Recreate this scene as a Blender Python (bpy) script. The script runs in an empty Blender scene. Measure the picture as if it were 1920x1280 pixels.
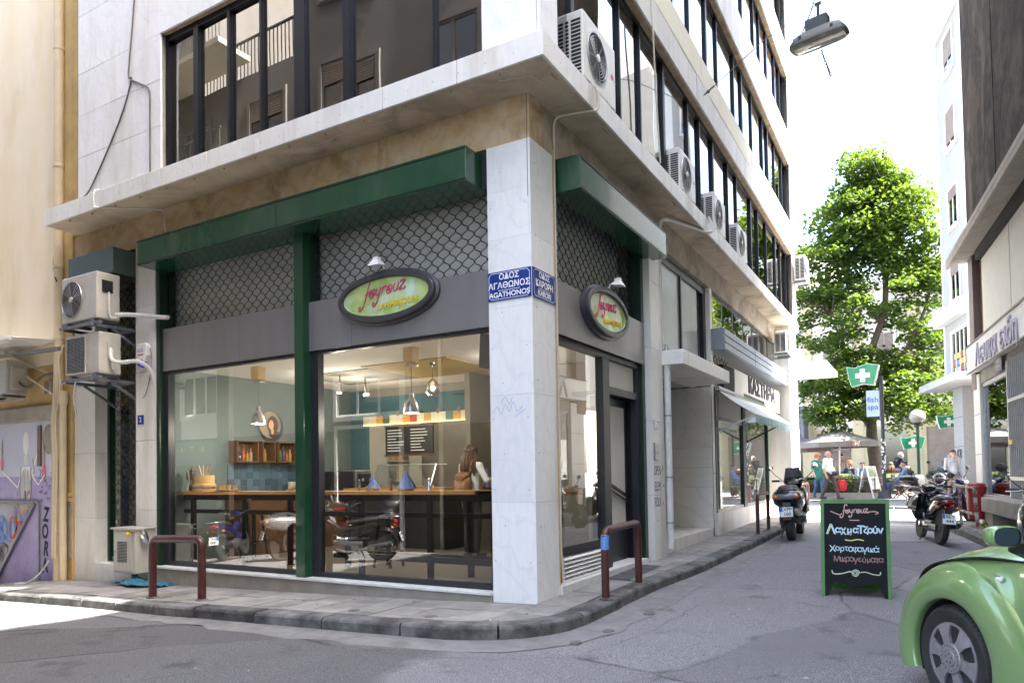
import bpy, math, random
import numpy as np
from mathutils import Vector, Matrix
random.seed(7)
PI = math.pi
S = bpy.context.scene
C = bpy.data.collections.new("place"); S.collection.children.link(C)

# ------------------------------------------------------------------ camera, sky, sun, exposure
cd = bpy.data.cameras.new("camera"); cam = bpy.data.objects.new("camera", cd); S.collection.objects.link(cam)
cd.sensor_width = 36.0; cd.lens = 25.12; cd.shift_y = 0.1096; cd.clip_start = 0.05; cd.clip_end = 900
yaw, pit, rol = math.radians(29.86841), math.radians(1.6204), math.radians(-0.9477)
fw = Vector((-math.sin(yaw)*math.cos(pit), math.cos(yaw)*math.cos(pit), math.sin(pit)))
r0 = Vector((math.cos(yaw), math.sin(yaw), 0)); u0 = r0.cross(fw)
rr = math.cos(rol)*r0 + math.sin(rol)*u0; uu = -math.sin(rol)*r0 + math.cos(rol)*u0
mw = Matrix((rr, uu, -fw)).transposed().to_4x4(); mw.translation = (3.5276, -6.6276, 1.35)
cam.matrix_world = mw; S.camera = cam

SUN_EL, SUN_AZ = math.radians(55), math.radians(2.5)       # azimuth measured from +X towards +Y
w = bpy.data.worlds.new("World"); S.world = w; w.use_nodes = True
nt = w.node_tree; bg = nt.nodes["Background"]
sky = nt.nodes.new("ShaderNodeTexSky"); sky.sky_type = 'NISHITA'; sky.sun_disc = False
sky.sun_elevation = SUN_EL; sky.sun_rotation = math.radians(90) - SUN_AZ
sky.air_density = 1.0; sky.dust_density = 4.0; sky.ozone_density = 0.6
nt.links.new(sky.outputs[0], bg.inputs[0]); bg.inputs[1].default_value = 0.15
sl = bpy.data.lights.new("sun", 'SUN'); sl.energy = 4.6; sl.angle = math.radians(0.5); sl.color = (1.0, 0.955, 0.88)
so = bpy.data.objects.new("sun", sl); S.collection.objects.link(so)
sd = Vector((math.cos(SUN_EL)*math.cos(SUN_AZ), math.cos(SUN_EL)*math.sin(SUN_AZ), math.sin(SUN_EL)))
so.rotation_euler = sd.to_track_quat('Z', 'Y').to_euler(); so.location = (20, 0, 40)
S.view_settings.view_transform = 'Standard'; S.view_settings.look = 'None'
S.view_settings.gamma = 1.0; S.view_settings.use_curve_mapping = False
S.view_settings.exposure = 3.3

# ------------------------------------------------------------------ mesh helpers
class M:
    def __init__(s): s.v = []; s.f = []; s.m = []
    def add(s, vs, fs, m=0):
        b = len(s.v); s.v += [tuple(map(float, p)) for p in vs]
        for f in fs: s.f.append([b+i for i in f]); s.m.append(m)
        return s
    def box(s, x0, x1, y0, y1, z0, z1, m=0):
        v = [(x0,y0,z0),(x1,y0,z0),(x1,y1,z0),(x0,y1,z0),(x0,y0,z1),(x1,y0,z1),(x1,y1,z1),(x0,y1,z1)]
        return s.add(v, [(0,3,2,1),(4,5,6,7),(0,1,5,4),(1,2,6,5),(2,3,7,6),(3,0,4,7)], m)
    def cbox(s, c, sx, sy, sz, rz=0, m=0, rx=0, ry=0):
        R = Matrix.Rotation(rz,3,'Z') @ Matrix.Rotation(ry,3,'Y') @ Matrix.Rotation(rx,3,'X'); c = Vector(c)
        v = [c + R @ Vector((a*sx/2, b*sy/2, d*sz/2)) for d in (-1,1) for a,b in ((-1,-1),(1,-1),(1,1),(-1,1))]
        return s.add(v, [(0,3,2,1),(4,5,6,7),(0,1,5,4),(1,2,6,5),(2,3,7,6),(3,0,4,7)], m)
    def bar(s, a, b, w, h, m=0, up=(0,0,1)):
        a = Vector(a); b = Vector(b); d = (b-a).normalized(); up = Vector(up)
        if abs(d.dot(up)) > .98: up = Vector((0,1,0))
        x = d.cross(up).normalized(); z = x.cross(d)
        v = [p + x*i*w/2 + z*j*h/2 for p in (a,b) for i,j in ((-1,-1),(1,-1),(1,1),(-1,1))]
        return s.add(v, [(0,1,2,3),(7,6,5,4),(0,4,5,1),(1,5,6,2),(2,6,7,3),(3,7,4,0)], m)
    def prism(s, poly, d, m=0):                           # planar polygon (3-D points) swept along vector d
        n = len(poly); d = Vector(d); a = [Vector(p) for p in poly]
        nn = Vector((0,0,0))
        for i in range(n): nn += a[i].cross(a[(i+1) % n])
        if nn.dot(d) < 0: a.reverse()
        v = a + [p + d for p in a]
        return s.add(v, [list(range(n-1,-1,-1)), list(range(n,2*n))] + [(i,(i+1)%n,n+(i+1)%n,n+i) for i in range(n)], m)
    def tube(s, pts, r, n=8, closed=False, m=0, caps=True):
        P = [Vector(p) for p in pts]; k = len(P); rs = r if isinstance(r,(list,tuple)) else [r]*k
        T = []
        for i in range(k):
            a = P[i-1] if (i or closed) else P[i]; b = P[(i+1) % k] if (i < k-1 or closed) else P[i]
            t = b - a; T.append(t.normalized() if t.length > 1e-9 else Vector((0,0,1)))
        up = Vector((0,0,1)) if abs(T[0].z) < .9 else Vector((1,0,0))
        x = T[0].cross(up).normalized(); vs = []
        for i in range(k):
            x = (x - T[i]*x.dot(T[i]));  x = x.normalized() if x.length > 1e-6 else T[i].orthogonal().normalized()
            y = T[i].cross(x)
            vs += [P[i] + (x*math.cos(2*PI*j/n) + y*math.sin(2*PI*j/n))*rs[i] for j in range(n)]
        fs = [(i*n+j, i*n+(j+1)%n, ((i+1)%k)*n+(j+1)%n, ((i+1)%k)*n+j) for i in range(k if closed else k-1) for j in range(n)]
        if caps and not closed: fs += [list(range(n-1,-1,-1)), list(range((k-1)*n, k*n))]
        return s.add(vs, fs, m)
    def lathe(s, prof, c=(0,0,0), n=20, ax=(0,0,1), m=0, sx=1, sy=1):      # prof: (radius, height along axis)
        c = Vector(c); z = Vector(ax).normalized(); x = z.orthogonal().normalized() if abs(z.z) < .99 else Vector((1,0,0)); y = z.cross(x)
        vs = [c + z*h + (x*math.cos(2*PI*j/n)*sx + y*math.sin(2*PI*j/n)*sy)*r for r,h in prof for j in range(n)]
        k = len(prof)
        fs = [(i*n+j, i*n+(j+1)%n, (i+1)*n+(j+1)%n, (i+1)*n+j) for i in range(k-1) for j in range(n)]
        if prof[0][0] > 1e-6 and abs(prof[0][1]-prof[1][1]) > 1e-9: fs.append(list(range(n-1,-1,-1)))
        if prof[-1][0] > 1e-6 and abs(prof[-1][1]-prof[-2][1]) > 1e-9: fs.append(list(range((k-1)*n, k*n)))
        return s.add(vs, fs, m)
    def ball(s, c, rx, ry=None, rz=None, n=14, k=9, m=0, R=None):
        ry = ry or rx; rz = rz or rx; c = Vector(c); vs = []
        for i in range(k+1):
            a = PI*i/k
            for j in range(n):
                p = Vector((rx*math.sin(a)*math.cos(2*PI*j/n), ry*math.sin(a)*math.sin(2*PI*j/n), -rz*math.cos(a)))
                vs.append(c + (R @ p if R else p))
        return s.add(vs, [(i*n+j, i*n+(j+1)%n, (i+1)*n+(j+1)%n, (i+1)*n+j) for i in range(k) for j in range(n)], m)
    def grid(s, fn, nu, nv, m=0, flip=False):
        vs = [fn(i/nu, j/nv) for j in range(nv+1) for i in range(nu+1)]; q = nu+1
        fs = [(j*q+i, j*q+i+1, (j+1)*q+i+1, (j+1)*q+i) for j in range(nv) for i in range(nu)]
        return s.add(vs, [f[::-1] for f in fs] if flip else fs, m)
    def loft(s, secs, n=20, m=0, caps=True):              # sections: (centre, half width x, half height z, exponent[, tilt]) stacked along y
        vs = []
        for c,a,b,e in secs:
            for j in range(n):
                t = 2*PI*j/n; ct, st = math.cos(t), math.sin(t)
                vs.append((c[0] + a*math.copysign(abs(ct)**e, ct), c[1], c[2] + b*math.copysign(abs(st)**e, st)))
        k = len(secs)
        fs = [(i*n+j, (i+1)*n+j, (i+1)*n+(j+1)%n, i*n+(j+1)%n) for i in range(k-1) for j in range(n)]
        if caps: fs += [list(range(n)), list(range(k*n-1, (k-1)*n-1, -1))]
        return s.add(vs, fs, m)
    def ribbon(s, pts, w, nrm, d=0.0015, m=0):            # flat painted stroke of width w, lifted by d along nrm
        P = [Vector(p) for p in pts]; N = Vector(nrm); k = len(P); vs = []
        for i in range(k):
            t = P[min(i+1,k-1)] - P[max(i-1,0)]; sd_ = N.cross(t)
            sd_ = sd_.normalized() if sd_.length > 1e-9 else Vector((1,0,0))
            ww = w[i] if isinstance(w,(list,tuple)) else w
            vs += [P[i] + sd_*ww/2 + N*d, P[i] - sd_*ww/2 + N*d]
        return s.add(vs, [(2*i, 2*i+1, 2*i+3, 2*i+2) for i in range(k-1)], m)
    def mesh(s, name, mats, smooth=False):
        me = bpy.data.meshes.new(name); me.from_pydata(s.v, [], s.f)
        for x in (mats if isinstance(mats,(list,tuple)) else [mats]): me.materials.append(x)
        me.polygons.foreach_set('material_index', s.m)
        if smooth:
            me.polygons.foreach_set('use_smooth', [True]*len(s.f))
            try: me.set_sharp_from_angle(angle=math.radians(38) if smooth is True else smooth)
            except Exception: pass
        me.update(); return me

def obj(name, mb, mats, parent=None, smooth=False, bevel=0, loc=None, rot=None):
    me = mb.mesh(name, mats, smooth) if isinstance(mb, M) else mb
    o = bpy.data.objects.new(name, me); C.objects.link(o)
    if parent: o.parent = parent
    if loc is not None: o.location = loc
    if rot is not None: o.rotation_euler = rot
    if bevel:
        b = o.modifiers.new("bevel", 'BEVEL'); b.width = bevel; b.segments = 2; b.limit_method = 'ANGLE'; b.harden_normals = False
    return o
def tag(o, label=None, cat=None, group=None, kind=None):
    if label: o['label'] = label
    if cat: o['category'] = cat
    if group: o['group'] = group
    if kind: o['kind'] = kind
    return o
def thing(name, label, cat, loc=(0,0,0), rz=0, group=None):
    o = bpy.data.objects.new(name, None); o.empty_display_size = .2; C.objects.link(o)
    o.location = loc; o.rotation_euler = (0,0,rz); return tag(o, label, cat, group)
def copy_tree(o, parent=None):
    c = o.copy(); C.objects.link(c)
    if parent: c.parent = parent
    for ch in list(o.children): copy_tree(ch, c)
    return c
def struct(name, mb, mats, parent=None, smooth=False):
    o = obj(name, mb, mats, parent, smooth)
    if not parent: o['kind'] = 'structure'
    return o

def cat_rom(pts, k=6):
    P = [Vector(p) for p in pts]; out = []
    for i in range(len(P)-1):
        a = P[max(i-1,0)]; b = P[i]; c = P[i+1]; d = P[min(i+2,len(P)-1)]
        for j in range(k):
            t = j/k
            out.append(.5*((2*b) + (c-a)*t + (2*a-5*b+4*c-d)*t*t + (3*b-3*c+d-a)*t**3))
    out.append(P[-1]); return out

_font_cache = {}
def text_mesh(s, size, mat, name='lettering', extrude=0.002, bold=0.0, shear=0, align='CENTER', xs=1.0):
    cu = bpy.data.curves.new(name, 'FONT'); cu.body = s; cu.size = size; cu.extrude = extrude; cu.offset = bold
    cu.align_x = align; cu.align_y = 'CENTER'; cu.shear = shear; cu.resolution_u = 3; cu.fill_mode = 'FRONT' if extrude == 0 else 'BOTH'
    o = bpy.data.objects.new(name, cu); C.objects.link(o); o.scale = (xs,1,1)
    bpy.context.view_layer.update()
    me = bpy.data.meshes.new_from_object(o.evaluated_get(bpy.context.evaluated_depsgraph_get()))
    bpy.data.objects.remove(o); me.materials.clear(); me.materials.append(mat); me.name = name
    if xs != 1.0: me.transform(Matrix.Diagonal((xs,1,1,1)))
    return me
def frame(o, origin, xdir, updir=(0,0,1)):                # place an object whose local x is xdir and local y is updir
    x = Vector(xdir).normalized(); y = Vector(updir); z = x.cross(y).normalized(); y = z.cross(x)
    m = Matrix((x,y,z)).transposed().to_4x4(); m.translation = origin
    o.matrix_local = m; return o
def text(s, size, mat, parent, origin, xdir, updir=(0,0,1), name='lettering', **k):
    o = obj(name, text_mesh(s, size, mat, name, **k), None, parent); return frame(o, origin, xdir, updir)

# ------------------------------------------------------------------ material helpers
def mat(name, col, rough=.6, metal=0, col2=None, scale=4, detail=6, lo=.35, hi=.65, bump=0, bscale=60, spec=.5,
        stretch=(1,1,1), col3=None, s3=1.2, lo3=.55, hi3=.75, rnd=0, coat=0, alpha=1, emit=None, estr=0, sheen=0, dist=.0):
    m = bpy.data.materials.new(name); m.use_nodes = True; t = m.node_tree; N = t.nodes; L = t.links; b = N["Principled BSDF"]
    b.inputs["Roughness"].default_value = rough; b.inputs["Metallic"].default_value = metal
    b.inputs["Specular IOR Level"].default_value = spec; b.inputs["Base Color"].default_value = (*col,1)
    if coat: b.inputs["Coat Weight"].default_value = coat; b.inputs["Coat Roughness"].default_value = .06
    if emit: b.inputs["Emission Color"].default_value = (*emit,1); b.inputs["Emission Strength"].default_value = estr
    if col2 is None and not bump and not col3: return m
    tc = N.new("ShaderNodeTexCoord"); mp = N.new("ShaderNodeMapping"); mp.inputs["Scale"].default_value = stretch
    L.new(tc.outputs["Object"], mp.inputs[0]); last = None
    def noise(sc, lo_, hi_, det=6):
        n = N.new("ShaderNodeTexNoise"); n.inputs["Scale"].default_value = sc; n.inputs["Detail"].default_value = det
        n.inputs["Roughness"].default_value = .62; n.inputs["Distortion"].default_value = dist; L.new(mp.outputs[0], n.inputs["Vector"])
        r = N.new("ShaderNodeMapRange"); r.inputs[1].default_value = lo_; r.inputs[2].default_value = hi_; L.new(n.outputs[0], r.inputs[0]); return r
    def mixc(a, c2, fac):
        x = N.new("ShaderNodeMix"); x.data_type = 'RGBA'; L.new(fac, x.inputs[0])
        if isinstance(a, tuple): x.inputs[6].default_value = (*a,1)
        else: L.new(a, x.inputs[6])
        x.inputs[7].default_value = (*c2,1); return x.outputs[2]
    cur = tuple(col)
    if col2 is not None: cur = mixc(cur, col2, noise(scale, lo, hi, detail).outputs[0])
    if col3 is not None: cur = mixc(cur, col3, noise(s3, lo3, hi3, 8).outputs[0])
    if rnd:
        oi = N.new("ShaderNodeObjectInfo"); r = N.new("ShaderNodeMapRange"); r.inputs[3].default_value = 1-rnd; r.inputs[4].default_value = 1+rnd
        L.new(oi.outputs["Random"], r.inputs[0]); hs = N.new("ShaderNodeHueSaturation"); L.new(r.outputs[0], hs.inputs["Value"])
        if isinstance(cur, tuple): hs.inputs["Color"].default_value = (*cur,1)
        else: L.new(cur, hs.inputs["Color"])
        cur = hs.outputs[0]
    if not isinstance(cur, tuple): L.new(cur, b.inputs["Base Color"])
    if bump:
        n = N.new("ShaderNodeTexNoise"); n.inputs["Scale"].default_value = bscale; n.inputs["Detail"].default_value = 5; L.new(mp.outputs[0], n.inputs["Vector"])
        bp = N.new("ShaderNodeBump"); bp.inputs["Strength"].default_value = bump; bp.inputs["Distance"].default_value = .01
        L.new(n.outputs[0], bp.inputs["Height"]); L.new(bp.outputs[0], b.inputs["Normal"])
    return m
def glass(name, tint=(1,1,1), refl=1.0, dark=None, darkfac=0.0, ior=1.5, base=0.0, wob=0.0):
    m = bpy.data.materials.new(name); m.use_nodes = True; t = m.node_tree; N = t.nodes; L = t.links; N.remove(N["Principled BSDF"])
    out = N["Material Output"]; tr = N.new("ShaderNodeBsdfTransparent"); tr.inputs[0].default_value = (*tint,1)
    gl = N.new("ShaderNodeBsdfGlossy"); gl.inputs["Roughness"].default_value = 0.0; gl.inputs[0].default_value = (refl,refl,refl,1)
    fr = N.new("ShaderNodeFresnel"); fr.inputs[0].default_value = ior
    fac = fr.outputs[0]
    if base:
        r = N.new("ShaderNodeMapRange"); r.inputs[3].default_value = base; r.inputs[4].default_value = 1.0; L.new(fac, r.inputs[0]); fac = r.outputs[0]
    mx = N.new("ShaderNodeMixShader"); L.new(fac, mx.inputs[0])
    if wob:
        tc = N.new("ShaderNodeTexCoord"); n = N.new("ShaderNodeTexNoise"); n.inputs["Scale"].default_value = 1.1; n.inputs["Detail"].default_value = 1
        L.new(tc.outputs["Object"], n.inputs["Vector"]); bp = N.new("ShaderNodeBump"); bp.inputs["Strength"].default_value = wob; bp.inputs["Distance"].default_value = .05
        L.new(n.outputs[0], bp.inputs["Height"]); L.new(bp.outputs[0], gl.inputs["Normal"])
    if dark:
        df = N.new("ShaderNodeBsdfDiffuse"); df.inputs[0].default_value = (*dark,1); m2 = N.new("ShaderNodeMixShader"); m2.inputs[0].default_value = darkfac
        L.new(tr.outputs[0], m2.inputs[1]); L.new(df.outputs[0], m2.inputs[2]); L.new(m2.outputs[0], mx.inputs[1])
    else: L.new(tr.outputs[0], mx.inputs[1])
    L.new(gl.outputs[0], mx.inputs[2]); L.new(mx.outputs[0], out.inputs[0]); return m

def marble_mat(name, base, vein, stain=None, vs=1.6, stretch=(1,1,1), lo3=.56, hi3=.8):
    m = mat(name, base, .42, col2=tuple(x*.93 for x in base), scale=9, rnd=.045, bump=.05, bscale=40, col3=stain, s3=.9, lo3=lo3, hi3=hi3, stretch=stretch)
    t = m.node_tree; N = t.nodes; L = t.links; b = N["Principled BSDF"]; src = b.inputs["Base Color"].links[0].from_socket
    tc = N.new("ShaderNodeTexCoord"); wv = N.new("ShaderNodeTexWave"); wv.inputs["Scale"].default_value = vs; wv.inputs["Distortion"].default_value = 14
    wv.inputs["Detail"].default_value = 5; wv.inputs["Detail Scale"].default_value = 1.3; L.new(tc.outputs["Object"], wv.inputs["Vector"])
    wv.bands_direction = 'DIAGONAL'
    r = N.new("ShaderNodeMapRange"); r.inputs[1].default_value = .86; r.inputs[2].default_value = 1.0; r.inputs[4].default_value = .26; L.new(wv.outputs["Fac"], r.inputs[0])
    x = N.new("ShaderNodeMix"); x.data_type = 'RGBA'; L.new(r.outputs[0], x.inputs[0]); L.new(src, x.inputs[6]); x.inputs[7].default_value = (*vein,1)
    L.new(x.outputs[2], b.inputs["Base Color"]); return m

MAT = {}
A = MAT
A['marble'] = marble_mat('white_marble', (.80,.80,.80), (.60,.62,.67), (.60,.57,.50), 1.5, lo3=.54, hi3=.80, stretch=(1.8,1.8,.4))
A['marble_dirty'] = marble_mat('weathered_marble', (.72,.70,.66), (.58,.58,.58), (.43,.38,.30), 1.3, lo3=.50, hi3=.74, stretch=(2.2,2.2,.35))
A['marble_hall'] = marble_mat('hall_marble', (.66,.64,.60), (.46,.44,.41), (.50,.45,.38), .9, stretch=(.4,.4,2.5))
A['marble_grey'] = marble_mat('grey_marble', (.34,.34,.34), (.16,.17,.18), None, 3)
A['sill'] = mat('sill_marble', (.72,.72,.70), .4, col2=(.6,.6,.57), scale=6, bump=.03)
A['soffit'] = mat('soffit_concrete', (.58,.485,.365), .85, col2=(.45,.365,.26), scale=2.2, col3=(.27,.22,.165), s3=1.1, lo3=.5, hi3=.72, bump=.15, bscale=25, dist=.8)
A['beam'] = mat('stained_beam', (.43,.29,.14), .8, col2=(.50,.40,.27), scale=2.6, col3=(.22,.14,.07), s3=1.6, lo3=.5, hi3=.75, bump=.08, bscale=30, dist=1.4)
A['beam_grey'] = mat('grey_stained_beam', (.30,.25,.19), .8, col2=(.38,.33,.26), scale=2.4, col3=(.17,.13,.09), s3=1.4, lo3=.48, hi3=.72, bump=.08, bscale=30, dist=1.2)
A['spandrel'] = mat('spandrel_stone', (.66,.65,.62), .6, col2=(.57,.55,.51), scale=3, bump=.03, rnd=.05, col3=(.43,.40,.34), s3=1.3, lo3=.52, hi3=.76, stretch=(1.8,1.8,.3))
A['yellowstain'] = mat('yellowed_stone', (.74,.70,.50), .7, col2=(.70,.68,.58), scale=2.2, stretch=(1,1.6,.25), bump=.03)
A['rust'] = mat('rusty_concrete', (.40,.33,.22), .9, col2=(.25,.17,.10), scale=5, bump=.2)
A['frame'] = mat('dark_frame', (.004,.005,.008), .4, spec=.3, col2=(.007,.008,.010), scale=30)
A['frame_grey'] = mat('charcoal_frame', (.022,.024,.030), .4, spec=.35, col2=(.027,.029,.034), scale=12)
A['green'] = mat('green_paint', (.010,.056,.026), .22, col2=(.013,.066,.031), scale=2.5, coat=.35, bump=.05, bscale=5, col3=(.045,.085,.055), s3=1.6, lo3=.54, hi3=.78, stretch=(1.4,1.4,.5))
A['green_dark'] = mat('dark_green_paint', (.006,.024,.014), .35, col2=(.008,.03,.018), scale=6)
A['green_box'] = mat('shutter_green', (.03,.05,.042), .4, col2=(.045,.065,.055), scale=5)
A['fascia'] = mat('fascia_grey', (.17,.162,.162), .30, col2=(.195,.187,.185), scale=3, bump=.03, bscale=300, col3=(.20,.19,.18), s3=1.2, lo3=.55, hi3=.8, stretch=(1.5,1.5,.4))
A['grille'] = mat('grille_metal', (.012,.026,.019), .4, metal=.3)
A['cream'] = mat('cream_panel', (.62,.60,.54), .7, col2=(.58,.56,.50), scale=4)
A['greyboard'] = mat('grey_board', (.50,.50,.465), .75, col2=(.40,.40,.37), scale=2.5, bump=.05)
A['glass'] = glass('shop_glass', (.80,.85,.85), ior=1.52, base=.15)
A['glass_side'] = glass('side_window_glass', (.70,.74,.73), ior=1.52, base=.24)
A['glass_dark'] = glass('tinted_glass', (.20,.18,.165), refl=.94, ior=1.5, base=.22, wob=.02)
A['glass_mirror'] = glass('reflective_glass', (.25,.27,.28), refl=.95, ior=1.5, base=.20, wob=.03)
A['glass_far'] = glass('window_glass', (.4,.45,.45), ior=1.5, base=.15)
A['frosted'] = mat('frosted_pane', (.33,.345,.32), .25, col2=(.27,.28,.255), scale=1.4)
A['white'] = mat('white_paint', (.78,.77,.74), .5, col2=(.72,.71,.67), scale=5)
A['plastic'] = mat('white_plastic', (.72,.71,.67), .4, col2=(.66,.65,.61), scale=7)
A['acgrey'] = mat('ac_casing', (.45,.43,.385), .45, col2=(.39,.37,.33), scale=6)
A['black'] = mat('black_plastic', (.012,.012,.013), .4, col2=(.02,.02,.021), scale=25)
A['dark'] = mat('dark_void', (.02,.02,.02), .9)
A['rubber'] = mat('rubber', (.016,.016,.017), .75, col2=(.026,.026,.026), scale=20)
A['metal'] = mat('grey_metal', (.35,.35,.35), .4, metal=.8, col2=(.28,.28,.28), scale=12)
A['chrome'] = mat('chrome', (.72,.72,.73), .12, metal=1)
A['steel'] = mat('bracket_steel', (.11,.125,.145), .5, col2=(.085,.095,.11), scale=8)
A['pipewhite'] = mat('pvc_pipe', (.66,.66,.64), .45, col2=(.56,.55,.52), scale=6)
A['cable'] = mat('cable_beige', (.50,.45,.36), .6)
A['cabledark'] = mat('cable_dark', (.11,.10,.085), .6)
A['yellow'] = mat('yellow_render', (.74,.62,.42), .9, col2=(.79,.70,.55), scale=1.1, bump=.3, bscale=45, col3=(.60,.47,.29), s3=.75, lo3=.52, hi3=.80, stretch=(1.3,1.3,.55))
A['yellowrough'] = mat('rough_yellow_render', (.60,.42,.17), .9, col2=(.45,.31,.13), scale=2, bump=.5, bscale=24, col3=(.34,.27,.17), s3=1.6)
A['pipeyellow'] = mat('yellow_pipe', (.64,.53,.34), .55, col2=(.58,.48,.32), scale=5)
A['purple'] = mat('purple_mural', (.33,.27,.50), .85, col2=(.40,.36,.54), scale=1.5, bump=.35, bscale=30, col3=(.26,.20,.44), s3=2)
A['palemural'] = mat('pale_mural', (.52,.55,.66), .85, col2=(.46,.48,.60), scale=1.5, bump=.35, bscale=30)
A['concrete'] = mat('concrete', (.34,.31,.27), .9, col2=(.26,.235,.20), scale=4, bump=.2, bscale=30)
A['ink'] = mat('black_spray', (.012,.012,.016), .6)
A['redink'] = mat('red_spray', (.45,.05,.045), .6)
A['pinkink'] = mat('pink_spray', (.66,.12,.20), .6)
A['greyink'] = mat('grey_spray', (.42,.42,.42), .7)
A['whiteink'] = mat('white_spray', (.74,.74,.72), .7)
A['blueink'] = mat('blue_spray', (.10,.22,.60), .6)
A['orangeink'] = mat('orange_spray', (.55,.25,.05), .6)
A['brownink'] = mat('brown_spray', (.16,.11,.09), .6)
A['bluesign'] = mat('blue_enamel', (.006,.035,.22), .25, col2=(.008,.042,.25), scale=8, coat=.3)
A['whitesign'] = mat('white_enamel', (.82,.82,.82), .35)
A['hoop'] = mat('hoop_maroon', (.055,.013,.011), .38, col2=(.08,.024,.02), scale=7, col3=(.028,.010,.009), s3=5, bump=.06, bscale=50)
A['wood'] = mat('bar_wood', (.52,.27,.09), .38, col2=(.40,.19,.06), scale=3, stretch=(.6,8,8), rnd=.05)
A['wooddark'] = mat('dark_wood', (.15,.07,.03), .5, col2=(.10,.05,.02), scale=5, stretch=(1,8,1))
A['woodpale'] = mat('pale_wood', (.62,.42,.20), .5, col2=(.52,.34,.15), scale=5, stretch=(1,1,6))
A['alu'] = mat('aluminium', (.72,.72,.73), .25, metal=.9, col2=(.6,.6,.62), scale=10)
# ------------------------------------------------------------------ ground
def interp(x, xs, ys):
    if x <= xs[0]: return ys[0]
    for i in range(len(xs)-1):
        if x <= xs[i+1]: return ys[i] + (ys[i+1]-ys[i])*(x-xs[i])/(xs[i+1]-xs[i])
    return ys[-1]
def pav(x, y):
    g = interp(x, [-30,-20,-14,-11,-8.6,-6.1,-4.3,0], [-2,-1.3,-.75,-.47,-.25,-.17,-.13,0])
    return g + .012*max(min(y,120),0)
def road(x, y):
    d = min(max((x-.95)/.9,0), max((4.0-x)/.6,0), 1) if y > -1 else min(max((-1.7-y)/.9,0),1)
    return pav(x,y) - .13 + .045*d*d*(3-2*d)
def clip(poly, hull):                                     # convex clip (hull counter-clockwise)
    out = poly
    for i in range(len(hull)):
        a, b = hull[i], hull[(i+1) % len(hull)]; inp, out = out, []
        ins = lambda p: (b[0]-a[0])*(p[1]-a[1]) - (b[1]-a[1])*(p[0]-a[0]) >= -1e-9
        for j in range(len(inp)):
            p, q = inp[j-1], inp[j]
            ip, iq = ins(p), ins(q)
            if ip != iq:
                d1 = (b[0]-a[0])*(p[1]-a[1]) - (b[1]-a[1])*(p[0]-a[0]); d2 = (b[0]-a[0])*(q[1]-a[1]) - (b[1]-a[1])*(q[0]-a[0])
                t = d1/(d1-d2); out.append((p[0]+(q[0]-p[0])*t, p[1]+(q[1]-p[1])*t))
            if iq: out.append(q)
        if len(out) < 3: return []
    return out
A['asphalt'] = mat('asphalt', (.105,.104,.110), .9, spec=.22, col2=(.38,.375,.38), scale=105, col3=(.20,.195,.19), s3=.55, lo3=.48, hi3=.80, bump=1.0, bscale=150, lo=.38, hi=.64)
A['asphalt_dark'] = mat('asphalt_patch', (.060,.060,.064), .88, col2=(.105,.105,.109), scale=38, col3=(.115,.113,.112), s3=.8, lo3=.5, hi3=.72, bump=.7, bscale=85)
A['gutter'] = mat('gutter_concrete', (.15,.145,.145), .85, col2=(.21,.205,.20), scale=5, col3=(.085,.082,.08), s3=2.2, bump=.4, bscale=60)
A['kerb'] = mat('kerb_stone', (.125,.12,.115), .9, col2=(.20,.195,.185), scale=11, col3=(.045,.044,.044), s3=2.6, lo3=.40, hi3=.62, bump=.7, bscale=45, rnd=.14)
A['tile'] = mat('paving_tile', (.285,.27,.245), .85, col2=(.225,.215,.20), scale=6, col3=(.135,.13,.125), s3=1.7, lo3=.44, hi3=.68, bump=.45, bscale=60, rnd=.16)
A['joint'] = mat('paving_joint', (.17,.16,.145), .95, col2=(.12,.11,.10), scale=8)
A['plaza'] = mat('plaza_paving', (.40,.385,.36), .85, col2=(.34,.325,.30), scale=3, bump=.2)

def axis(a, b, dense0, dense1, step):
    out = [a]; 
    x = dense0
    while x <= dense1: out.append(x); x += step
    out.append(b); return out
xs = [-150,-60,-30,-25] + [-20+i*.5 for i in range(0,54)] + [8,12,30,150]
ys = [-150,-60,-30,-15] + [-9+i*.5 for i in range(0,60)] + [24,30,45,80,120,260]
g = M(); q = len(xs)
g.add([(x,y,road(x,y)) for y in ys for x in xs], [(j*q+i, j*q+i+1, (j+1)*q+i+1, (j+1)*q+i) for j in range(len(ys)-1) for i in range(q-1)])
ROAD = struct('road', g, A['asphalt'], smooth=True)
def sheet(name, poly, off, m, label=None, jag=0):
    b = M(); n = len(poly); rng = random.Random(n*7)
    pts = []
    for i in range(n):                                    # ragged outline
        a, c = poly[i], poly[(i+1) % n]; L_ = math.dist(a,c); k = max(1,int(L_/.09))
        for j in range(k):
            t = j/k; pts.append((a[0]+(c[0]-a[0])*t + rng.uniform(-jag,jag), a[1]+(c[1]-a[1])*t + rng.uniform(-jag,jag)))
    b.add([(x,y,road(x,y)+off) for x,y in pts], [list(range(len(pts)))])
    return obj(name, b, m, ROAD)

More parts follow.
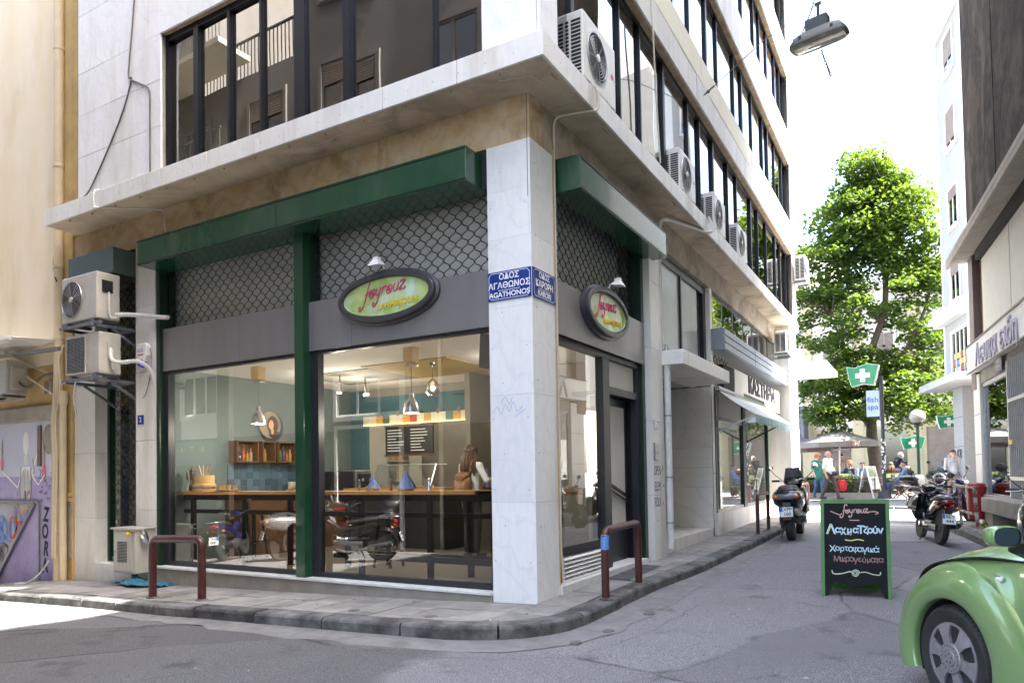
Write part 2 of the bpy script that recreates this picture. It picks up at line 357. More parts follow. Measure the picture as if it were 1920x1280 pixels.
def patchwork(m, sc, amt, crack):
    """old road: big irregular repairs of slightly different tone with broken seams between them"""
    t = m.node_tree; N = t.nodes; L = t.links; b = N["Principled BSDF"]; src = b.inputs["Base Color"].links[0].from_socket
    tc = N.new("ShaderNodeTexCoord"); nz = N.new("ShaderNodeTexNoise"); nz.inputs["Scale"].default_value = 1.6; nz.inputs["Detail"].default_value = 8; L.new(tc.outputs["Object"], nz.inputs["Vector"])
    mx = N.new("ShaderNodeMix"); mx.data_type = 'VECTOR'; mx.inputs[0].default_value = .16; L.new(tc.outputs["Object"], mx.inputs[4]); L.new(nz.outputs["Color"], mx.inputs[5])
    v1 = N.new("ShaderNodeTexVoronoi"); v1.inputs["Scale"].default_value = sc; L.new(mx.outputs[1], v1.inputs["Vector"])
    v2 = N.new("ShaderNodeTexVoronoi"); v2.feature = 'DISTANCE_TO_EDGE'; v2.inputs["Scale"].default_value = sc; L.new(mx.outputs[1], v2.inputs["Vector"])
    r1 = N.new("ShaderNodeMapRange"); r1.inputs[3].default_value = 1-amt; r1.inputs[4].default_value = 1+amt; sx = N.new("ShaderNodeSeparateColor"); L.new(v1.outputs["Color"], sx.inputs[0]); L.new(sx.outputs[0], r1.inputs[0])
    r2 = N.new("ShaderNodeMapRange"); r2.inputs[1].default_value = .0; r2.inputs[2].default_value = .010; r2.inputs[3].default_value = crack; r2.inputs[4].default_value = 1; L.new(v2.outputs["Distance"], r2.inputs[0])
    n3 = N.new("ShaderNodeTexNoise"); n3.inputs["Scale"].default_value = .9; n3.inputs["Detail"].default_value = 3; L.new(tc.outputs["Object"], n3.inputs["Vector"]); r3 = N.new("ShaderNodeMapRange"); r3.inputs[1].default_value = .46; r3.inputs[2].default_value = .56; L.new(n3.outputs[0], r3.inputs[0])
    mc = N.new("ShaderNodeMix"); mc.data_type = 'FLOAT'; L.new(r3.outputs[0], mc.inputs[0]); mc.inputs[2].default_value = 1; L.new(r2.outputs[0], mc.inputs[3])
    ml = N.new("ShaderNodeMath"); ml.operation = 'MULTIPLY'; L.new(r1.outputs[0], ml.inputs[0]); L.new(mc.outputs[0], ml.inputs[1])
    hs = N.new("ShaderNodeHueSaturation"); L.new(src, hs.inputs["Color"]); L.new(ml.outputs[0], hs.inputs["Value"]); L.new(hs.outputs[0], b.inputs["Base Color"])
patchwork(A['asphalt'], .36, .20, .42)
def darker_street(m, x0, val):
    """the left street carries a newer, darker coat of asphalt with a ragged joint at the crossing"""
    t = m.node_tree; N = t.nodes; L = t.links; b = N["Principled BSDF"]; src = b.inputs["Base Color"].links[0].from_socket
    tc = N.new("ShaderNodeTexCoord"); sp = N.new("ShaderNodeSeparateXYZ"); L.new(tc.outputs["Object"], sp.inputs[0]); n = N.new("ShaderNodeTexNoise"); n.inputs["Scale"].default_value = .8; n.inputs["Detail"].default_value = 9; L.new(tc.outputs["Object"], n.inputs["Vector"])
    a = N.new("ShaderNodeMath"); a.operation = 'MULTIPLY_ADD'; L.new(n.outputs[0], a.inputs[0]); a.inputs[1].default_value = 3.2; L.new(sp.outputs[0], a.inputs[2])
    a2 = N.new("ShaderNodeMath"); a2.operation = 'MULTIPLY_ADD'; L.new(sp.outputs[1], a2.inputs[0]); a2.inputs[1].default_value = .55; L.new(a.outputs[0], a2.inputs[2])
    r = N.new("ShaderNodeMapRange"); r.inputs[1].default_value = x0-.16; r.inputs[2].default_value = x0+.16; r.inputs[3].default_value = val; r.inputs[4].default_value = 1; L.new(a2.outputs[0], r.inputs[0])
    hs = N.new("ShaderNodeHueSaturation"); L.new(src, hs.inputs["Color"]); L.new(r.outputs[0], hs.inputs["Value"]); L.new(hs.outputs[0], b.inputs["Base Color"])
darker_street(A['asphalt'], .35, .60)
def oil_spots(m):
    t = m.node_tree; N = t.nodes; L = t.links; b = N["Principled BSDF"]; src = b.inputs["Base Color"].links[0].from_socket
    tc = N.new("ShaderNodeTexCoord"); n = N.new("ShaderNodeTexNoise"); n.inputs["Scale"].default_value = 1.9; n.inputs["Detail"].default_value = 7; n.inputs["Roughness"].default_value = .55; L.new(tc.outputs["Object"], n.inputs["Vector"])
    r = N.new("ShaderNodeMapRange"); r.inputs[1].default_value = .60; r.inputs[2].default_value = .74; r.inputs[3].default_value = 1; r.inputs[4].default_value = .55; L.new(n.outputs[0], r.inputs[0])
    hs = N.new("ShaderNodeHueSaturation"); L.new(src, hs.inputs["Color"]); L.new(r.outputs[0], hs.inputs["Value"]); L.new(hs.outputs[0], b.inputs["Base Color"])
oil_spots(A['asphalt'])

# the kerb line of the corner block, walked from the left street round the corner into the right street
kp = [(-26,-1.33),(-.35,-1.33)] + [(-.35+1.0*math.cos(a), -.33+1.0*math.sin(a)) for a in [math.radians(-90+i*7.5) for i in range(1,13)]] + [(.67,1.8),(.80,3.7),(.88,7),(.9,12),(.9,17.28)]
def resample(P, step):
    out = [P[0]]; acc = 0
    for i in range(len(P)-1):
        a, b = P[i], P[i+1]; L_ = math.dist(a,b); t = step-acc
        while t <= L_: out.append((a[0]+(b[0]-a[0])*t/L_, a[1]+(b[1]-a[1])*t/L_)); t += step
        acc = (acc + L_) % step
    out.append(P[-1]); return out
def left_normals(P):
    out = []
    for i in range(len(P)):
        a = P[max(i-1,0)]; b = P[min(i+1,len(P)-1)]; d = max(math.dist(a,b),1e-6); out.append((-(b[1]-a[1])/d, (b[0]-a[0])/d))
    return out
def kerb_run(P, parent, stone, width=.21, h=.13, sub=4, seed=3, gap=.012):
    fine = resample(P, stone/sub); rng = random.Random(seed); i = 0
    while i < len(fine)-2:
        k = sub if rng.random() < .7 else sub-1
        seg = fine[i:i+k+1]
        if len(seg) < 2: break
        nn = left_normals(seg); b = M(); vs = []
        dz = rng.uniform(-.006,.006); dn = rng.uniform(-.008,.008)
        for j,(p,n_) in enumerate(zip(seg,nn)):
            e = gap if j == 0 else (-gap if j == len(seg)-1 else 0)
            tx_, ty_ = n_[1]*e, -n_[0]*e
            z = pav(*p); prof = [(0,-h-.06),(.0,-.028),(.012,-.008),(.035,.002),(width,.004),(width,-h-.06)]
            for (d,zz) in prof:
                wob = rng.uniform(-.004,.004) if d < .05 else 0
                vs.append((p[0]+n_[0]*(d+dn*(d<.1)+wob)+tx_, p[1]+n_[1]*(d+dn*(d<.1)+wob)+ty_, z+zz+(dz if zz > -.05 else 0)))
        c = 6; m_ = len(seg)
        fs = [(a*c+e_, (a+1)*c+e_, (a+1)*c+(e_+1)%c, a*c+(e_+1)%c) for a in range(m_-1) for e_ in range(c)]
        fs += [list(range(c-1,-1,-1)), list(range((m_-1)*c, m_*c))]
        b.add(vs, [f[::-1] for f in fs]); obj('kerb_stone', b, A['kerb'], parent)
        i += k
def slab(name, poly, off=-.012, parent=None, m=None, th=.35, fine=.6):
    b = M(); pts = []
    n = len(poly)
    for i in range(n):
        a, c = poly[i], poly[(i+1)%n]; L_ = math.dist(a,c); k = max(1,int(L_/fine))
        for j in range(k): t = j/k; pts.append((a[0]+(c[0]-a[0])*t, a[1]+(c[1]-a[1])*t))
    return pts
hullA = [(-14,-1.11),(-.35,-1.11)] + [(-.35+.78*math.cos(a), -.33+.78*math.sin(a)) for a in [math.radians(-90+i*9) for i in range(1,11)]] + [(.435,1.8),(-14,1.8)]
hullB = [(0,1.8),(.455,1.8),(.585,3.7),(.665,7),(.685,17.2),(0,17.2)]
P1 = M()                                                  # base under the tiles, in strips so that it follows the slope
for i in range(60):
    x0, x1 = -26+i*.4333, -26+(i+1)*.4333
    P1.add([(x0,-1.13,pav(x0,0)-.014),(x1,-1.13,pav(x1,0)-.014),(x1,.6,pav(x1,0)-.014),(x0,.6,pav(x0,0)-.014)], [(0,1,2,3)])
cen = (0,0)
arc = [(-.35+.8*math.cos(a), -.33+.8*math.sin(a)) for a in [math.radians(-90+i*9) for i in range(0,11)]] + [(.455,1.8)]
fan = [(0,1.8),(0,0),(0,-.0),(-.35,-1.13)]
P1.add([(x,y,pav(x,y)-.0142) for x,y in [(0,-.0),(0,-1.13),(-.35,-1.13)] ], [(0,2,1)])
pa = [(0,1.8),(0,-1.13)] + arc[1:]
pa = [p for p in pa if p[0] >= -1e-6]
P1.add([(x,y,pav(x,y)-.0144) for x,y in pa], [list(range(len(pa)))])
P1.add([(x,y,pav(x,y)-.0146) for x,y in [(0,1.8),(.46,1.8),(.59,3.7),(.67,7),(.69,17.3),(0,17.3)]], [(0,1,2,3,4,5)])
P1.add([(x,y,pav(x,y)-.0148) for x,y in [(-1.2,4.4),(.02,4.4),(.02,7.4),(-1.2,7.4)]], [(0,1,2,3)])
PAV = struct('pavement', P1, A['joint'])
kerb_run(kp, PAV, 1.0)
cnt = 0; rng = random.Random(11)
def tile(poly, mm, parent, lift=0.0, th=.02):
    cx_ = sum(p[0] for p in poly)/len(poly); cy_ = sum(p[1] for p in poly)/len(poly)
    sh = [(p[0]+(cx_-p[0])*.012, p[1]+(cy_-p[1])*.012) for p in poly]; n = len(sh)
    tx_, ty_ = rng.uniform(-.006,.006), rng.uniform(-.006,.006); dz = rng.uniform(-.004,.003)+lift
    vs = [(x,y,pav(x,y)-.03) for x,y in sh] + [(x,y,pav(x,y)+dz+tx_*(x-cx_)+ty_*(y-cy_)) for x,y in sh]
    b = M(); b.add(vs, [list(range(n,2*n))] + [(i,(i+1)%n,n+(i+1)%n,n+i) for i in range(n)])
    return obj('paving_tile', b, mm, parent)
T = .44
for i in range(-30, 2):
    for j in range(-3, 4):
        x0, y0 = i*T-.03, j*T-.10
        if y0 > 1.36: continue
        cx_, cy_ = x0+T/2, y0+T/2
        if cy_ > .06 and cx_ < .02: continue
        pl = clip([(x0,y0),(x0+T,y0),(x0+T,y0+T),(x0,y0+T)], hullA)
        if cy_ > -.1 and cx_ > -.1: pl = clip(pl, [(.0,-2),(2,-2),(2,1.8),(0,1.8)]) if pl and cy_ > .05 else pl
        if len(pl) >= 3: tile(pl, A['tile'], PAV)
for j in range(0, 36):
    for i in range(2):
        x0, y0 = i*.36-.02, 1.8+j*T
        if 1.02 < y0+.2 < 3.1 and i == 0 and y0+.2 < 2.9: continue
        pl = clip([(x0,y0),(x0+.36,y0),(x0+.36,y0+T),(x0,y0+T)], hullB)
        if len(pl) >= 3: tile(pl, A['tile'], PAV)
A['iron'] = mat('iron_grate', (.10,.10,.10), .7, metal=.2, col2=(.14,.135,.13), scale=14)
for y0 in (1.80, 2.25, 2.70):                             # iron gratings set in the narrow pavement
    b = M(); z = pav(.2,y0)
    b.box(.03,.35,y0,y0+.02,z-.04,z+.004); b.box(.03,.35,y0+.40,y0+.42,z-.04,z+.004); b.box(.03,.05,y0,y0+.42,z-.04,z+.0045); b.box(.33,.35,y0,y0+.42,z-.04,z+.0045)
    for k in range(9): b.box(.05,.33,y0+.04+k*.04,y0+.062+k*.04,z-.03,z+.003)
    obj('iron_grate', b, A['iron'], PAV)
for x,y in ((-1.68,-.935),(-.66,-.97)):
    b = M(); b.lathe([(0,.006),(.05,.006),(.062,.003),(.066,-.03)], (x,y,pav(x,y)+.004), 18); obj('valve_cover', b, A['iron'], PAV, True)
for k in range(7):
    x, y = rng.uniform(-3,.2), rng.uniform(-1.05,-.3)
    b = M(); b.lathe([(0,.003),(rng.uniform(.012,.022),.0015)], (x,y,pav(x,y)+.004), 9); obj('chewing_gum', b, A['dark'], PAV)
# concrete gutter along the kerb
gp = resample(kp, .25); gn = left_normals(gp); b = M(); vs = []; rng2 = random.Random(5)
for p,n_ in zip(gp,gn):
    wd = .40 + rng2.uniform(-.05,.05) - (.12 if p[0] < -3 else 0)
    for d in (-.02, wd*.5, wd): x, y = p[0]-n_[0]*d, p[1]-n_[1]*d; vs.append((x,y,road(x,y)+.006+.004*(d<.3)))
b.add(vs, [(3*i+k, 3*i+k+1, 3*i+4+k, 3*i+3+k) for i in range(len(gp)-1) for k in (0,1)]); obj('gutter', b, A['gutter'], ROAD, True)
for x,y,r in ((.95,-.4,.055),(.87,-.95,.05),(1.03,.51,.06)):
    b = M(); b.lathe([(0,.004),(r*.9,.004),(r,-.02)], (x,y,road(x,y)+.012), 16, sy=1.4); obj('drain_lid', b, A['iron'], ROAD)
# cracks in the asphalt
for pl in ([(-1.36,-1.72),(-1.28,-2.1),(-1.2,-2.6),(-1.26,-3.0),(-1.5,-3.4)], [(-1.37,-1.75),(-1.0,-1.87),(-.47,-1.95),(.1,-1.93),(.6,-1.75)], [(.2,-1.85),(.9,-1.55),(1.2,-1.0),(1.35,-.2),(1.4,1.2)], [(1.5,-2.2),(1.9,-1.6),(2.1,-1.7),(2.6,-1.2)]):
    b = M(); pts = [(x+rng.uniform(-.03,.03), y+rng.uniform(-.03,.03)) for x,y in [tuple(v[:2]) for v in cat_rom([(*p,0) for p in pl], 9)]]
    b.ribbon([(x,y,road(x,y)+.013) for x,y in pts], [rng.uniform(.001,.007) for _ in pts], (0,0,1)); obj('crack', b, A['dark'], ROAD)
# fallen leaves and bits of litter on the road
A['leafdry'] = mat('dry_leaf', (.30,.14,.03), .8)
A['litter'] = mat('paper_litter', (.6,.58,.55), .8)
b = M(); rng = random.Random(23)
for k in range(46):
    x, y = rng.uniform(-2.5,3.2), rng.uniform(-3.6,4); s_ = rng.uniform(.008,.026); a = rng.uniform(0,6.3); z = road(x,y)+.016 if not (y > -1.35 and x < .7) else pav(x,y)+.012
    c, s2 = math.cos(a)*s_, math.sin(a)*s_
    b.add([(x-c,y-s2,z),(x+s2*.5,y-c*.5,z+.006),(x+c,y+s2,z+.001),(x-s2*.5,y+c*.5,z+.005)], [(0,1,2,3)], 0 if rng.random() < .75 else 1)
tag(obj('fallen_leaves', b, [A['leafdry'],A['litter']]), 'dry leaves and specks of litter scattered on the asphalt', 'litter', kind='stuff')

# pavement of the opposite side and the raised square at the far end
def ground_sheet(pts, off, m, name): 
    b = M(); b.add([(x,y,pav(x,y)+off) for x,y in pts], [list(range(len(pts)))]); return struct(name, b, m)
kr = [(3.99,12.4),(3.92,11.5),(4.02,10.6),(4.30,8.8),(4.62,6.5),(5.0,4),(5.5,0),(6.6,-6)]
RP = ground_sheet([(9,12.4)] + kr + [(9,-6)], -.004, A['tile'], 'right_pavement')
kerb_run([(8,12.4)] + kr, RP, .9, seed=8)
PL = M()
for i in range(12):
    y0 = 17.3+i*7
    PL.add([(x,y,pav(x,y)-.003) for x,y in ((-60,y0),(60,y0),(60,y0+7),(-60,y0+7))], [(0,1,2,3)])
PLZ = struct('square_paving', PL, A['plaza'])
kerb_run([(-1,17.3),(9,17.3)], PLZ, 1.0, seed=12)
# ------------------------------------------------------------------ the corner building
CB = thing('corner_building', 'white marble corner office block with long window bands above a green shop front', 'building')
def part(name, mb, m, parent=CB, **k): return obj(name, mb, m, parent, **k)
def bx(*a): return M().box(*a)
rng = random.Random(4)
def clad(axis_, u0, u1, v0, v1, plane, cols, rows, m, parent=CB, th=.03, stag=0, name='marble_panel', gap=.003, skip=None):
    """individual stone slabs on a wall; axis_ 'x': wall faces -Y at y=plane, 'y': wall faces +X at x=plane"""
    du = (u1-u0)/cols; dv = (v1-v0)/rows
    for j in range(rows):
        for i in range(cols):
            a, b = u0+i*du+gap, u0+(i+1)*du-gap; c, d = v0+j*dv+gap, v0+(j+1)*dv-gap
            if skip and skip((a+b)/2,(c+d)/2): continue
            e = rng.uniform(-.0022,.0022)
            mb = bx(a,b,plane+e,plane+th,c,d) if axis_ == 'x' else bx(plane-th,plane+e,a,b,c,d)
            part(name, mb, m, parent)
ZS, ZL = 5.41, 5.646                                     # underside and top of the ledge
XR, YL = .40, -.50                                       # upper wall planes
YE = 15.9                                                # far end of the building
TOP = 21.6
# cores
part('ground_floor_core', M().box(-8.55,-6.5,.9,9,-.6,5.4).box(-6.5,-1.3,6.2,9,-.6,5.4).box(-6.5,-1.6,9,YE,-.6,5.4).box(-3.5,-1.25,7.6,9,0,5.4), A['cream'])
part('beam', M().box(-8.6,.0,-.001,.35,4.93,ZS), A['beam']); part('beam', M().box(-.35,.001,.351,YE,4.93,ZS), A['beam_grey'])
part('upper_core', M().box(-7.58,-.55,.25,YE-.2,ZL+.01,TOP-.05), A['dark'])
# ledge with its marble edge slabs
part('ledge_slab', M().box(-8.46,.43,-.53,YE,ZS,ZL-.004), A['soffit'])
for i in range(9):
    x0 = -8.48+i*.992
    part('ledge_edge_slab', bx(x0+.003,x0+.989,-.56,-.53,ZS-.012,ZL), A['marble_dirty'], bevel=.004)
for i in range(16):
    y0 = -.56+i*1.02
    part('ledge_edge_slab', bx(.43,.46,y0+.003,min(y0+1.017,YE+.1),ZS-.012,ZL+.001), A['marble_dirty'], bevel=.004)
for i in range(14):                                       # rusty drip stubs under the ledge
    x = -7.9+i*.6; part('rusty_rod', M().tube([(x,-.44,ZS+.01),(x+.02,-.47,ZS-.02),(x+.05,-.50,ZS-.03)], .008, 5), A['rust'])
for i in range(10):
    y = -.2+i*1.35; part('rusty_rod', M().tube([(.36,y,ZS+.01),(.38,y+.03,ZS-.025),(.39,y+.10,ZS-.03)], .008, 5), A['rust'])
# pale repair scars on the soffit
A['scar'] = mat('plaster_scar', (.55,.50,.44), .9)
def scar(pts, w_, name='plaster_crack'):
    P_ = cat_rom([(x,y,0) for x,y in pts], 8); b = M()
    b.ribbon([(p.x+rng.uniform(-.012,.012), p.y+rng.uniform(-.012,.012), ZS) for p in P_], [rng.uniform(.25,1)*w_ for _ in P_], (0,0,-1), d=.003); part(name, b, A['scar'])
scar([(-.15,-.35),(.05,-.30),(.16,-.25),(.22,.0),(.30,.25),(.33,.42)], .022)
scar([(.33,.42),(.2,.40),(.12,.36),(.09,.28)], .03); scar([(.1,.5),(.25,.52),(.36,.62),(.40,.75)], .025)
scar([(.28,3.6),(.33,3.8),(.30,4.1)], .02); scar([(.2,5.9),(.3,6.1),(.34,6.5)], .016); scar([(-1.6,-.3),(-2.2,-.35),(-2.8,-.30)], .016)

# corner pillar
zz = [-.05,1.05,2.2,3.15,3.9,4.42,4.93]
for a,b in zip(zz[:-1],zz[1:]):
    part('marble_panel', bx(-.54,-.032,-.0,.03,a+.0012,b-.0012), A['marble'])
    part('marble_panel', bx(-.032,.0,-.002,.53,a+.0012,b-.0014), A['marble'])
part('pillar_core', bx(-.50,-.033,.031,.52,-.1,4.94), A['concrete'])
part('pillar_edge_strip', M().box(-.015,.004,.531,.565,.05,5.0), A['woodpale'])
part('corner_joint', bx(-.034,-.028,-.003,.003,4.3,ZS-.002), A['dark'])
# left pillar, left-most column
def column(x0, x1, y1, seams, m, ztop=4.95):
    for a,b in zip(seams[:-1],seams[1:]):
        part('marble_panel', bx(x0,x1,0,.03,a+.003,b-.003), m); part('marble_panel', bx(x1-.03,x1+.001,.031,y1,a+.003,b-.003), m)
    part('pillar_core', bx(x0+.02,x1-.031,.031,y1,-.5,ztop), A['concrete'])
column(-6.93,-6.45,.22,[-.3,.9,1.95,3.0,4.0,4.93], A['marble_dirty'])
column(-8.60,-8.02,.42,[-.5,.75,1.8,2.9,3.95,4.93], A['marble_dirty'])
part('door_threshold', bx(-8.02,-6.93,-.01,.5,-.4,.045), A['sill'])

# upper left front
for k in range(5):
    z0 = ZL+2.85*k if k == 0 else 8.5+2.62*(k-1); z1 = 7.6+2.62*k
    clad('x', -7.6,-5.56, z0+.002, z1, YL, 3, 3, A['marble'])
    clad('x', -.27,.368, z0+.002, z1, YL, 1, 2, A['marble'])
    clad('x', -7.6,.368, z1, 8.5+2.62*k, YL, 9, 1, A['marble'])
    clad('y', -.50,-.10, z0+.002, z1, XR, 1, 2, A['marble'])
    clad('y', -.50,YE, z1, 8.5+2.62*k, XR, 17, 1, A['spandrel'])
    clad('y', YE-.55,YE, z0+.002, z1, XR, 1, 2, A['spandrel'])
    # concrete lintel above the windows
    part('lintel', M().box(-5.56,-.27,-.469,-.33,z1-.001,z1+.12).box(.22,.369,-.1,YE-.55,z1-.001,z1+.12), A['rust'])
    part('pier_core', M().box(-7.58,-5.58,-.469,.25,z0,z1).box(-.265,.369,-.469,-.12,z0,z1).box(-7.58,.369,-.468,.25,z1+.12,8.5+2.62*k).box(-.5,.368,.25,YE,z1+.12,8.5+2.62*k), A['concrete'])
    # left window band
    fr = M(); yp = -.37
    mull = [(-5.56,-5.50),(-4.96,-4.86),(-4.27,-4.22),(-3.655,-3.62),(-3.04,-2.86),(-2.24,-2.13),(-.94,-.92),(-.32,-.27)]
    for a,b in mull: fr.box(a,b,yp-.05,yp+.04,z0,z1)
    fr.box(-5.56,-.27,yp-.045,yp+.035,z1-.09,z1-.001).box(-5.56,-.27,yp-.04,yp+.03,z0,z0+.05)
    fo = part('window_frame', fr, A['frame'])
    for (a,b),(c,d) in zip(mull[:-1],mull[1:]):
        t = rng.uniform(-.006,.006); u = rng.uniform(-.004,.004)   # real panes never sit quite true
        p = M().add([(b,yp+t,z0+.05),(c,yp-t,z0+.05),(c,yp-t+u,z1-.09),(b,yp+t+u,z1-.09)], [(0,1,2,3)])
        obj('pane', p, A['glass_dark'], fo)
    # right window band
    fr = M(); xp = .24; ys_ = [-.10]; y = .55
    steps = [1.45,.78,1.05,1.3,.72,.95,1.15,.80]; i = 0
    while y < YE-.75: ys_.append(y); y += steps[(i+k) % 8]; i += 1
    ys_.append(YE-.55)
    for i,y in enumerate(ys_):
        wdt = .09 if i % 3 == 1 else .04
        fr.box(xp-.05,xp+.04,y-wdt/2,y+wdt/2,z0,z1)
    fr.box(xp-.045,xp+.035,-.1,YE-.55,z1-.07,z1-.001).box(xp-.04,xp+.03,-.1,YE-.55,z0,z0+.05)
    fo = part('window_frame', fr, A['frame'])
    for a,b in zip(ys_[:-1],ys_[1:]):
        t = rng.uniform(-.005,.005); u = rng.uniform(-.004,.004)
        p = M().add([(xp+t,a+.02,z0+.05),(xp-t,b-.02,z0+.05),(xp-t+u,b-.02,z1-.07),(xp+t+u,a+.02,z1-.07)], [(0,1,2,3)])
        obj('pane', p, A['glass_mirror'], fo)
part('roof_slab', bx(-7.7,.5,-.6,YE+.1,TOP,TOP+.25), A['concrete'])
part('end_wall', M().box(-7.6,.398,YE+.001,YE+.06,ZS,TOP).box(-1.6,.3,YE-.3,YE,-.3,ZS), A['spandrel'])
# yellowed stain band below the second-floor windows of the right front: the slabs themselves are discoloured
for i in range(6):
    y0 = 1.6+i*1.33; part('stained_panel', bx(.40,.4045,y0,y0+1.322,8.05-.0*i,8.5), A['yellowstain'])
# fixing dots of the marble slabs
b = M()
for (u0,u1,v0,v1,pl,ax) in ((-7.5,-5.6,5.8,8.6,YL,'x'),(-.5,-.06,.3,4.9,0,'x'),(.05,.5,.3,4.9,0,'y'),(-6.88,-6.52,0.2,4.8,0,'x'),(-8.5,-8.1,.2,4.8,0,'x'),(-.5,15,7.7,8.0,XR,'y'),(-8.4,.4,5.46,5.6,-.56,'x'),(-.5,15,5.46,5.6,.46,'y')):
    nu = max(2,round((u1-u0)/.33)); nv = max(1,round((v1-v0)/.38))
    for i in range(nu):
        for j in range(nv):
            u = u0+(u1-u0)*(i+.5*(j%2)*.6)/max(nu-1,1)*.97; v = v0+(v1-v0)*(j+.3)/nv; r = .0062
            if ax == 'x': b.add([(u-r,pl-.004,v),(u,pl-.004,v-r),(u+r,pl-.004,v),(u,pl-.004,v+r)], [(0,1,2,3)])
            else: b.add([(pl+.004,u-r,v),(pl+.004,u,v-r),(pl+.004,u+r,v),(pl+.004,u,v+r)], [(0,1,2,3)])
tag(part('fixing_dots', b, A['dark']), kind='stuff')

# ------------------------------------------------------------------ shop front on the left street
SF = thing('corner_shop', 'tall glazed shop front of the corner shop with grey fascia and green posts', 'shop front')
def sp(name, mb, m, **k): return obj(name, mb, m, SF, **k)
sp('sill', M().box(-6.42,-3.42,-.055,.3,.045,.075).box(-3.415,-.545,-.055,.3,.045,.0755), A['sill'], bevel=.004)
sp('sill_base', M().box(-6.42,-.545,-.03,.3,-.5,.044), A['concrete'])
sp('post', M().box(-3.49,-3.33,-.03,.11,.076,4.6), A['green'], bevel=.006)
sp('post', M().box(-6.449,-6.37,.02,.16,.076,4.6), A['green_dark'])
fz0, fz1 = 2.985, 3.62
for a,b in ((-6.449,-4.66),(-4.655,-2.6),(-2.595,-.545)): sp('fascia_panel', bx(a,b,.075,.105,fz0,fz1), A['fascia'])
sp('fascia_back', M().box(-6.449,-.545,.106,.3,fz0+.02,fz1-.01), A['frame'])
GY = .15
fr = M()
for a,b in ((-6.37,-6.28),(-3.33,-3.20),(-.60,-.545)): fr.box(a,b,GY-.05,GY+.05,.076,fz0)
fr.box(-6.37,-.545,GY-.045,GY+.045,.076,.135).box(-6.37,-.545,GY-.045,GY+.045,fz0-.04,fz0-.001)
FR = sp('window_frame', fr, A['frame_grey'])
for a,b in ((-6.28,-3.49),(-3.20,-.60)):
    obj('pane', M().add([(a,GY,.135),(b,GY,.135),(b,GY,fz0-.04),(a,GY,fz0-.04)], [(0,1,2,3)]), A['glass'], FR)
# space behind the roller grille, above the fascia
sp('upper_board', M().box(-6.449,-3.49,.34,.38,fz1,4.93), A['greyboard']); sp('upper_board', M().box(-3.40,-.545,.34,.38,fz1,4.93), A['greyboard'])
A['paper'] = mat('pale_paper', (.52,.51,.46), .8, col2=(.46,.45,.40), scale=3)
sp('board_notice', M().box(-6.0,-3.75,.325,.338,fz1+.02,4.22), A['paper'])
def grille(name, u0, u1, v0, v1, fixed, ax, parent, r=.0062, cw=.086, ch=.080, m=None):
    """roller grille: interlocking wavy wires that touch in turn, giving rounded cells"""
    b = M(); nu = int((u1-u0)/cw)
    for i in range(nu+1):
        u = u0+i*cw; nv = int((v1-v0)/ch)
        pts = []
        for j in range(nv*6+1):
            cq = math.cos(j/6*PI + (PI if i % 2 else 0)); off = cw*.47*math.copysign(abs(cq)**.62, cq); v = v0+(v1-v0)*j/(nv*6)
            off += rng.uniform(-.0022,.0022); pts.append((u+off, fixed+.002*(i % 2), v) if ax == 'x' else (fixed+.002*(i % 2), u+off, v))
        b.tube(pts, r, 4, caps=False)
    return tag(obj(name, b, m or A['grille'], parent), kind='stuff')
RG = thing('roller_grille', 'green roller grille pulled up above the grey fascia on the left street', 'security grille')
grille('lattice', -6.33, -3.52, fz1+.005, 4.92, .22, 'x', RG)
grille('lattice', -3.31, -.56, fz1+.005, 4.92, .222, 'x', RG)
obj('guide_rail', M().box(-6.449,-6.36,.17,.28,fz1,4.92), A['green_dark'], RG); obj('guide_rail', M().box(-3.49,-3.33,.115,.28,fz1,4.92), A['green_dark'], RG)
# green housings
def housing(name_label, boxes, m, cat='shutter housing', group=None, splits=()):
    x0,x1,y0,y1,z0,z1 = boxes
    t = thing('shutter_housing', name_label, cat, (0,0,0), 0, group)
    obj('casing', bx(x0,x1,y0,y1,z0,z1), m, t, bevel=.006); return t
H1 = housing('long green roller shutter housing above the two shop windows with the oval sign', (-6.42,-.62,-.30,.20,4.50,4.88), A['green'])
for z in (4.525,4.855): obj('edge_trim', bx(-6.42,-.62,-.308,-.301,z-.008,z+.008), A['green_dark'], H1)
obj('seam', bx(-3.512,-3.508,-.304,-.3005,4.535,4.845), A['green_dark'], H1)
obj('fixing_gap', M().box(-.62,-.545,.02,.2,4.5,4.93), A['dark'], H1)

# ------------------------------------------------------------------ shop front on the right street
SR = thing('shop_entrance', 'shop entrance bay round the corner with display window and grey fascia', 'shop front')
def rp(name, mb, m, **k): return obj(name, mb, m, SR, **k)
rp('step', M().box(-.5,.035,.535,3.40,-.1,.10), A['sill'], bevel=.005)
rz0, rz1 = 2.93, 3.545
rp('fascia_panel', bx(-.03,.0,.566,3.50,rz0,rz1), A['fascia']); rp('fascia_back', bx(-.3,-.031,.566,3.36,rz0+.02,rz1-.01), A['frame'])
GX = -.12
fr = M().box(GX-.05,GX+.05,.566,.74,.101,rz0).box(GX-.05,GX+.055,2.05,2.27,.101,rz0).box(GX-.045,GX+.05,.74,2.05,.40,.50).box(GX-.05,GX+.06,.566,3.4,2.86,rz0-.001)
fr.box(GX-.05,GX+.05,3.32,3.44,.101,2.86).box(GX-.05,GX+.05,2.27,3.32,2.40,2.50)
FR2 = rp('window_frame', fr, A['frame_grey'])
obj('pane', M().add([(GX,.74,.5),(GX,2.05,.5),(GX,2.05,2.86),(GX,.74,2.86)], [(0,1,2,3)]), A['glass_side'], FR2)
rp('transom_panel', bx(GX-.03,GX+.0,2.27,3.32,2.50,2.86), A['cream'])
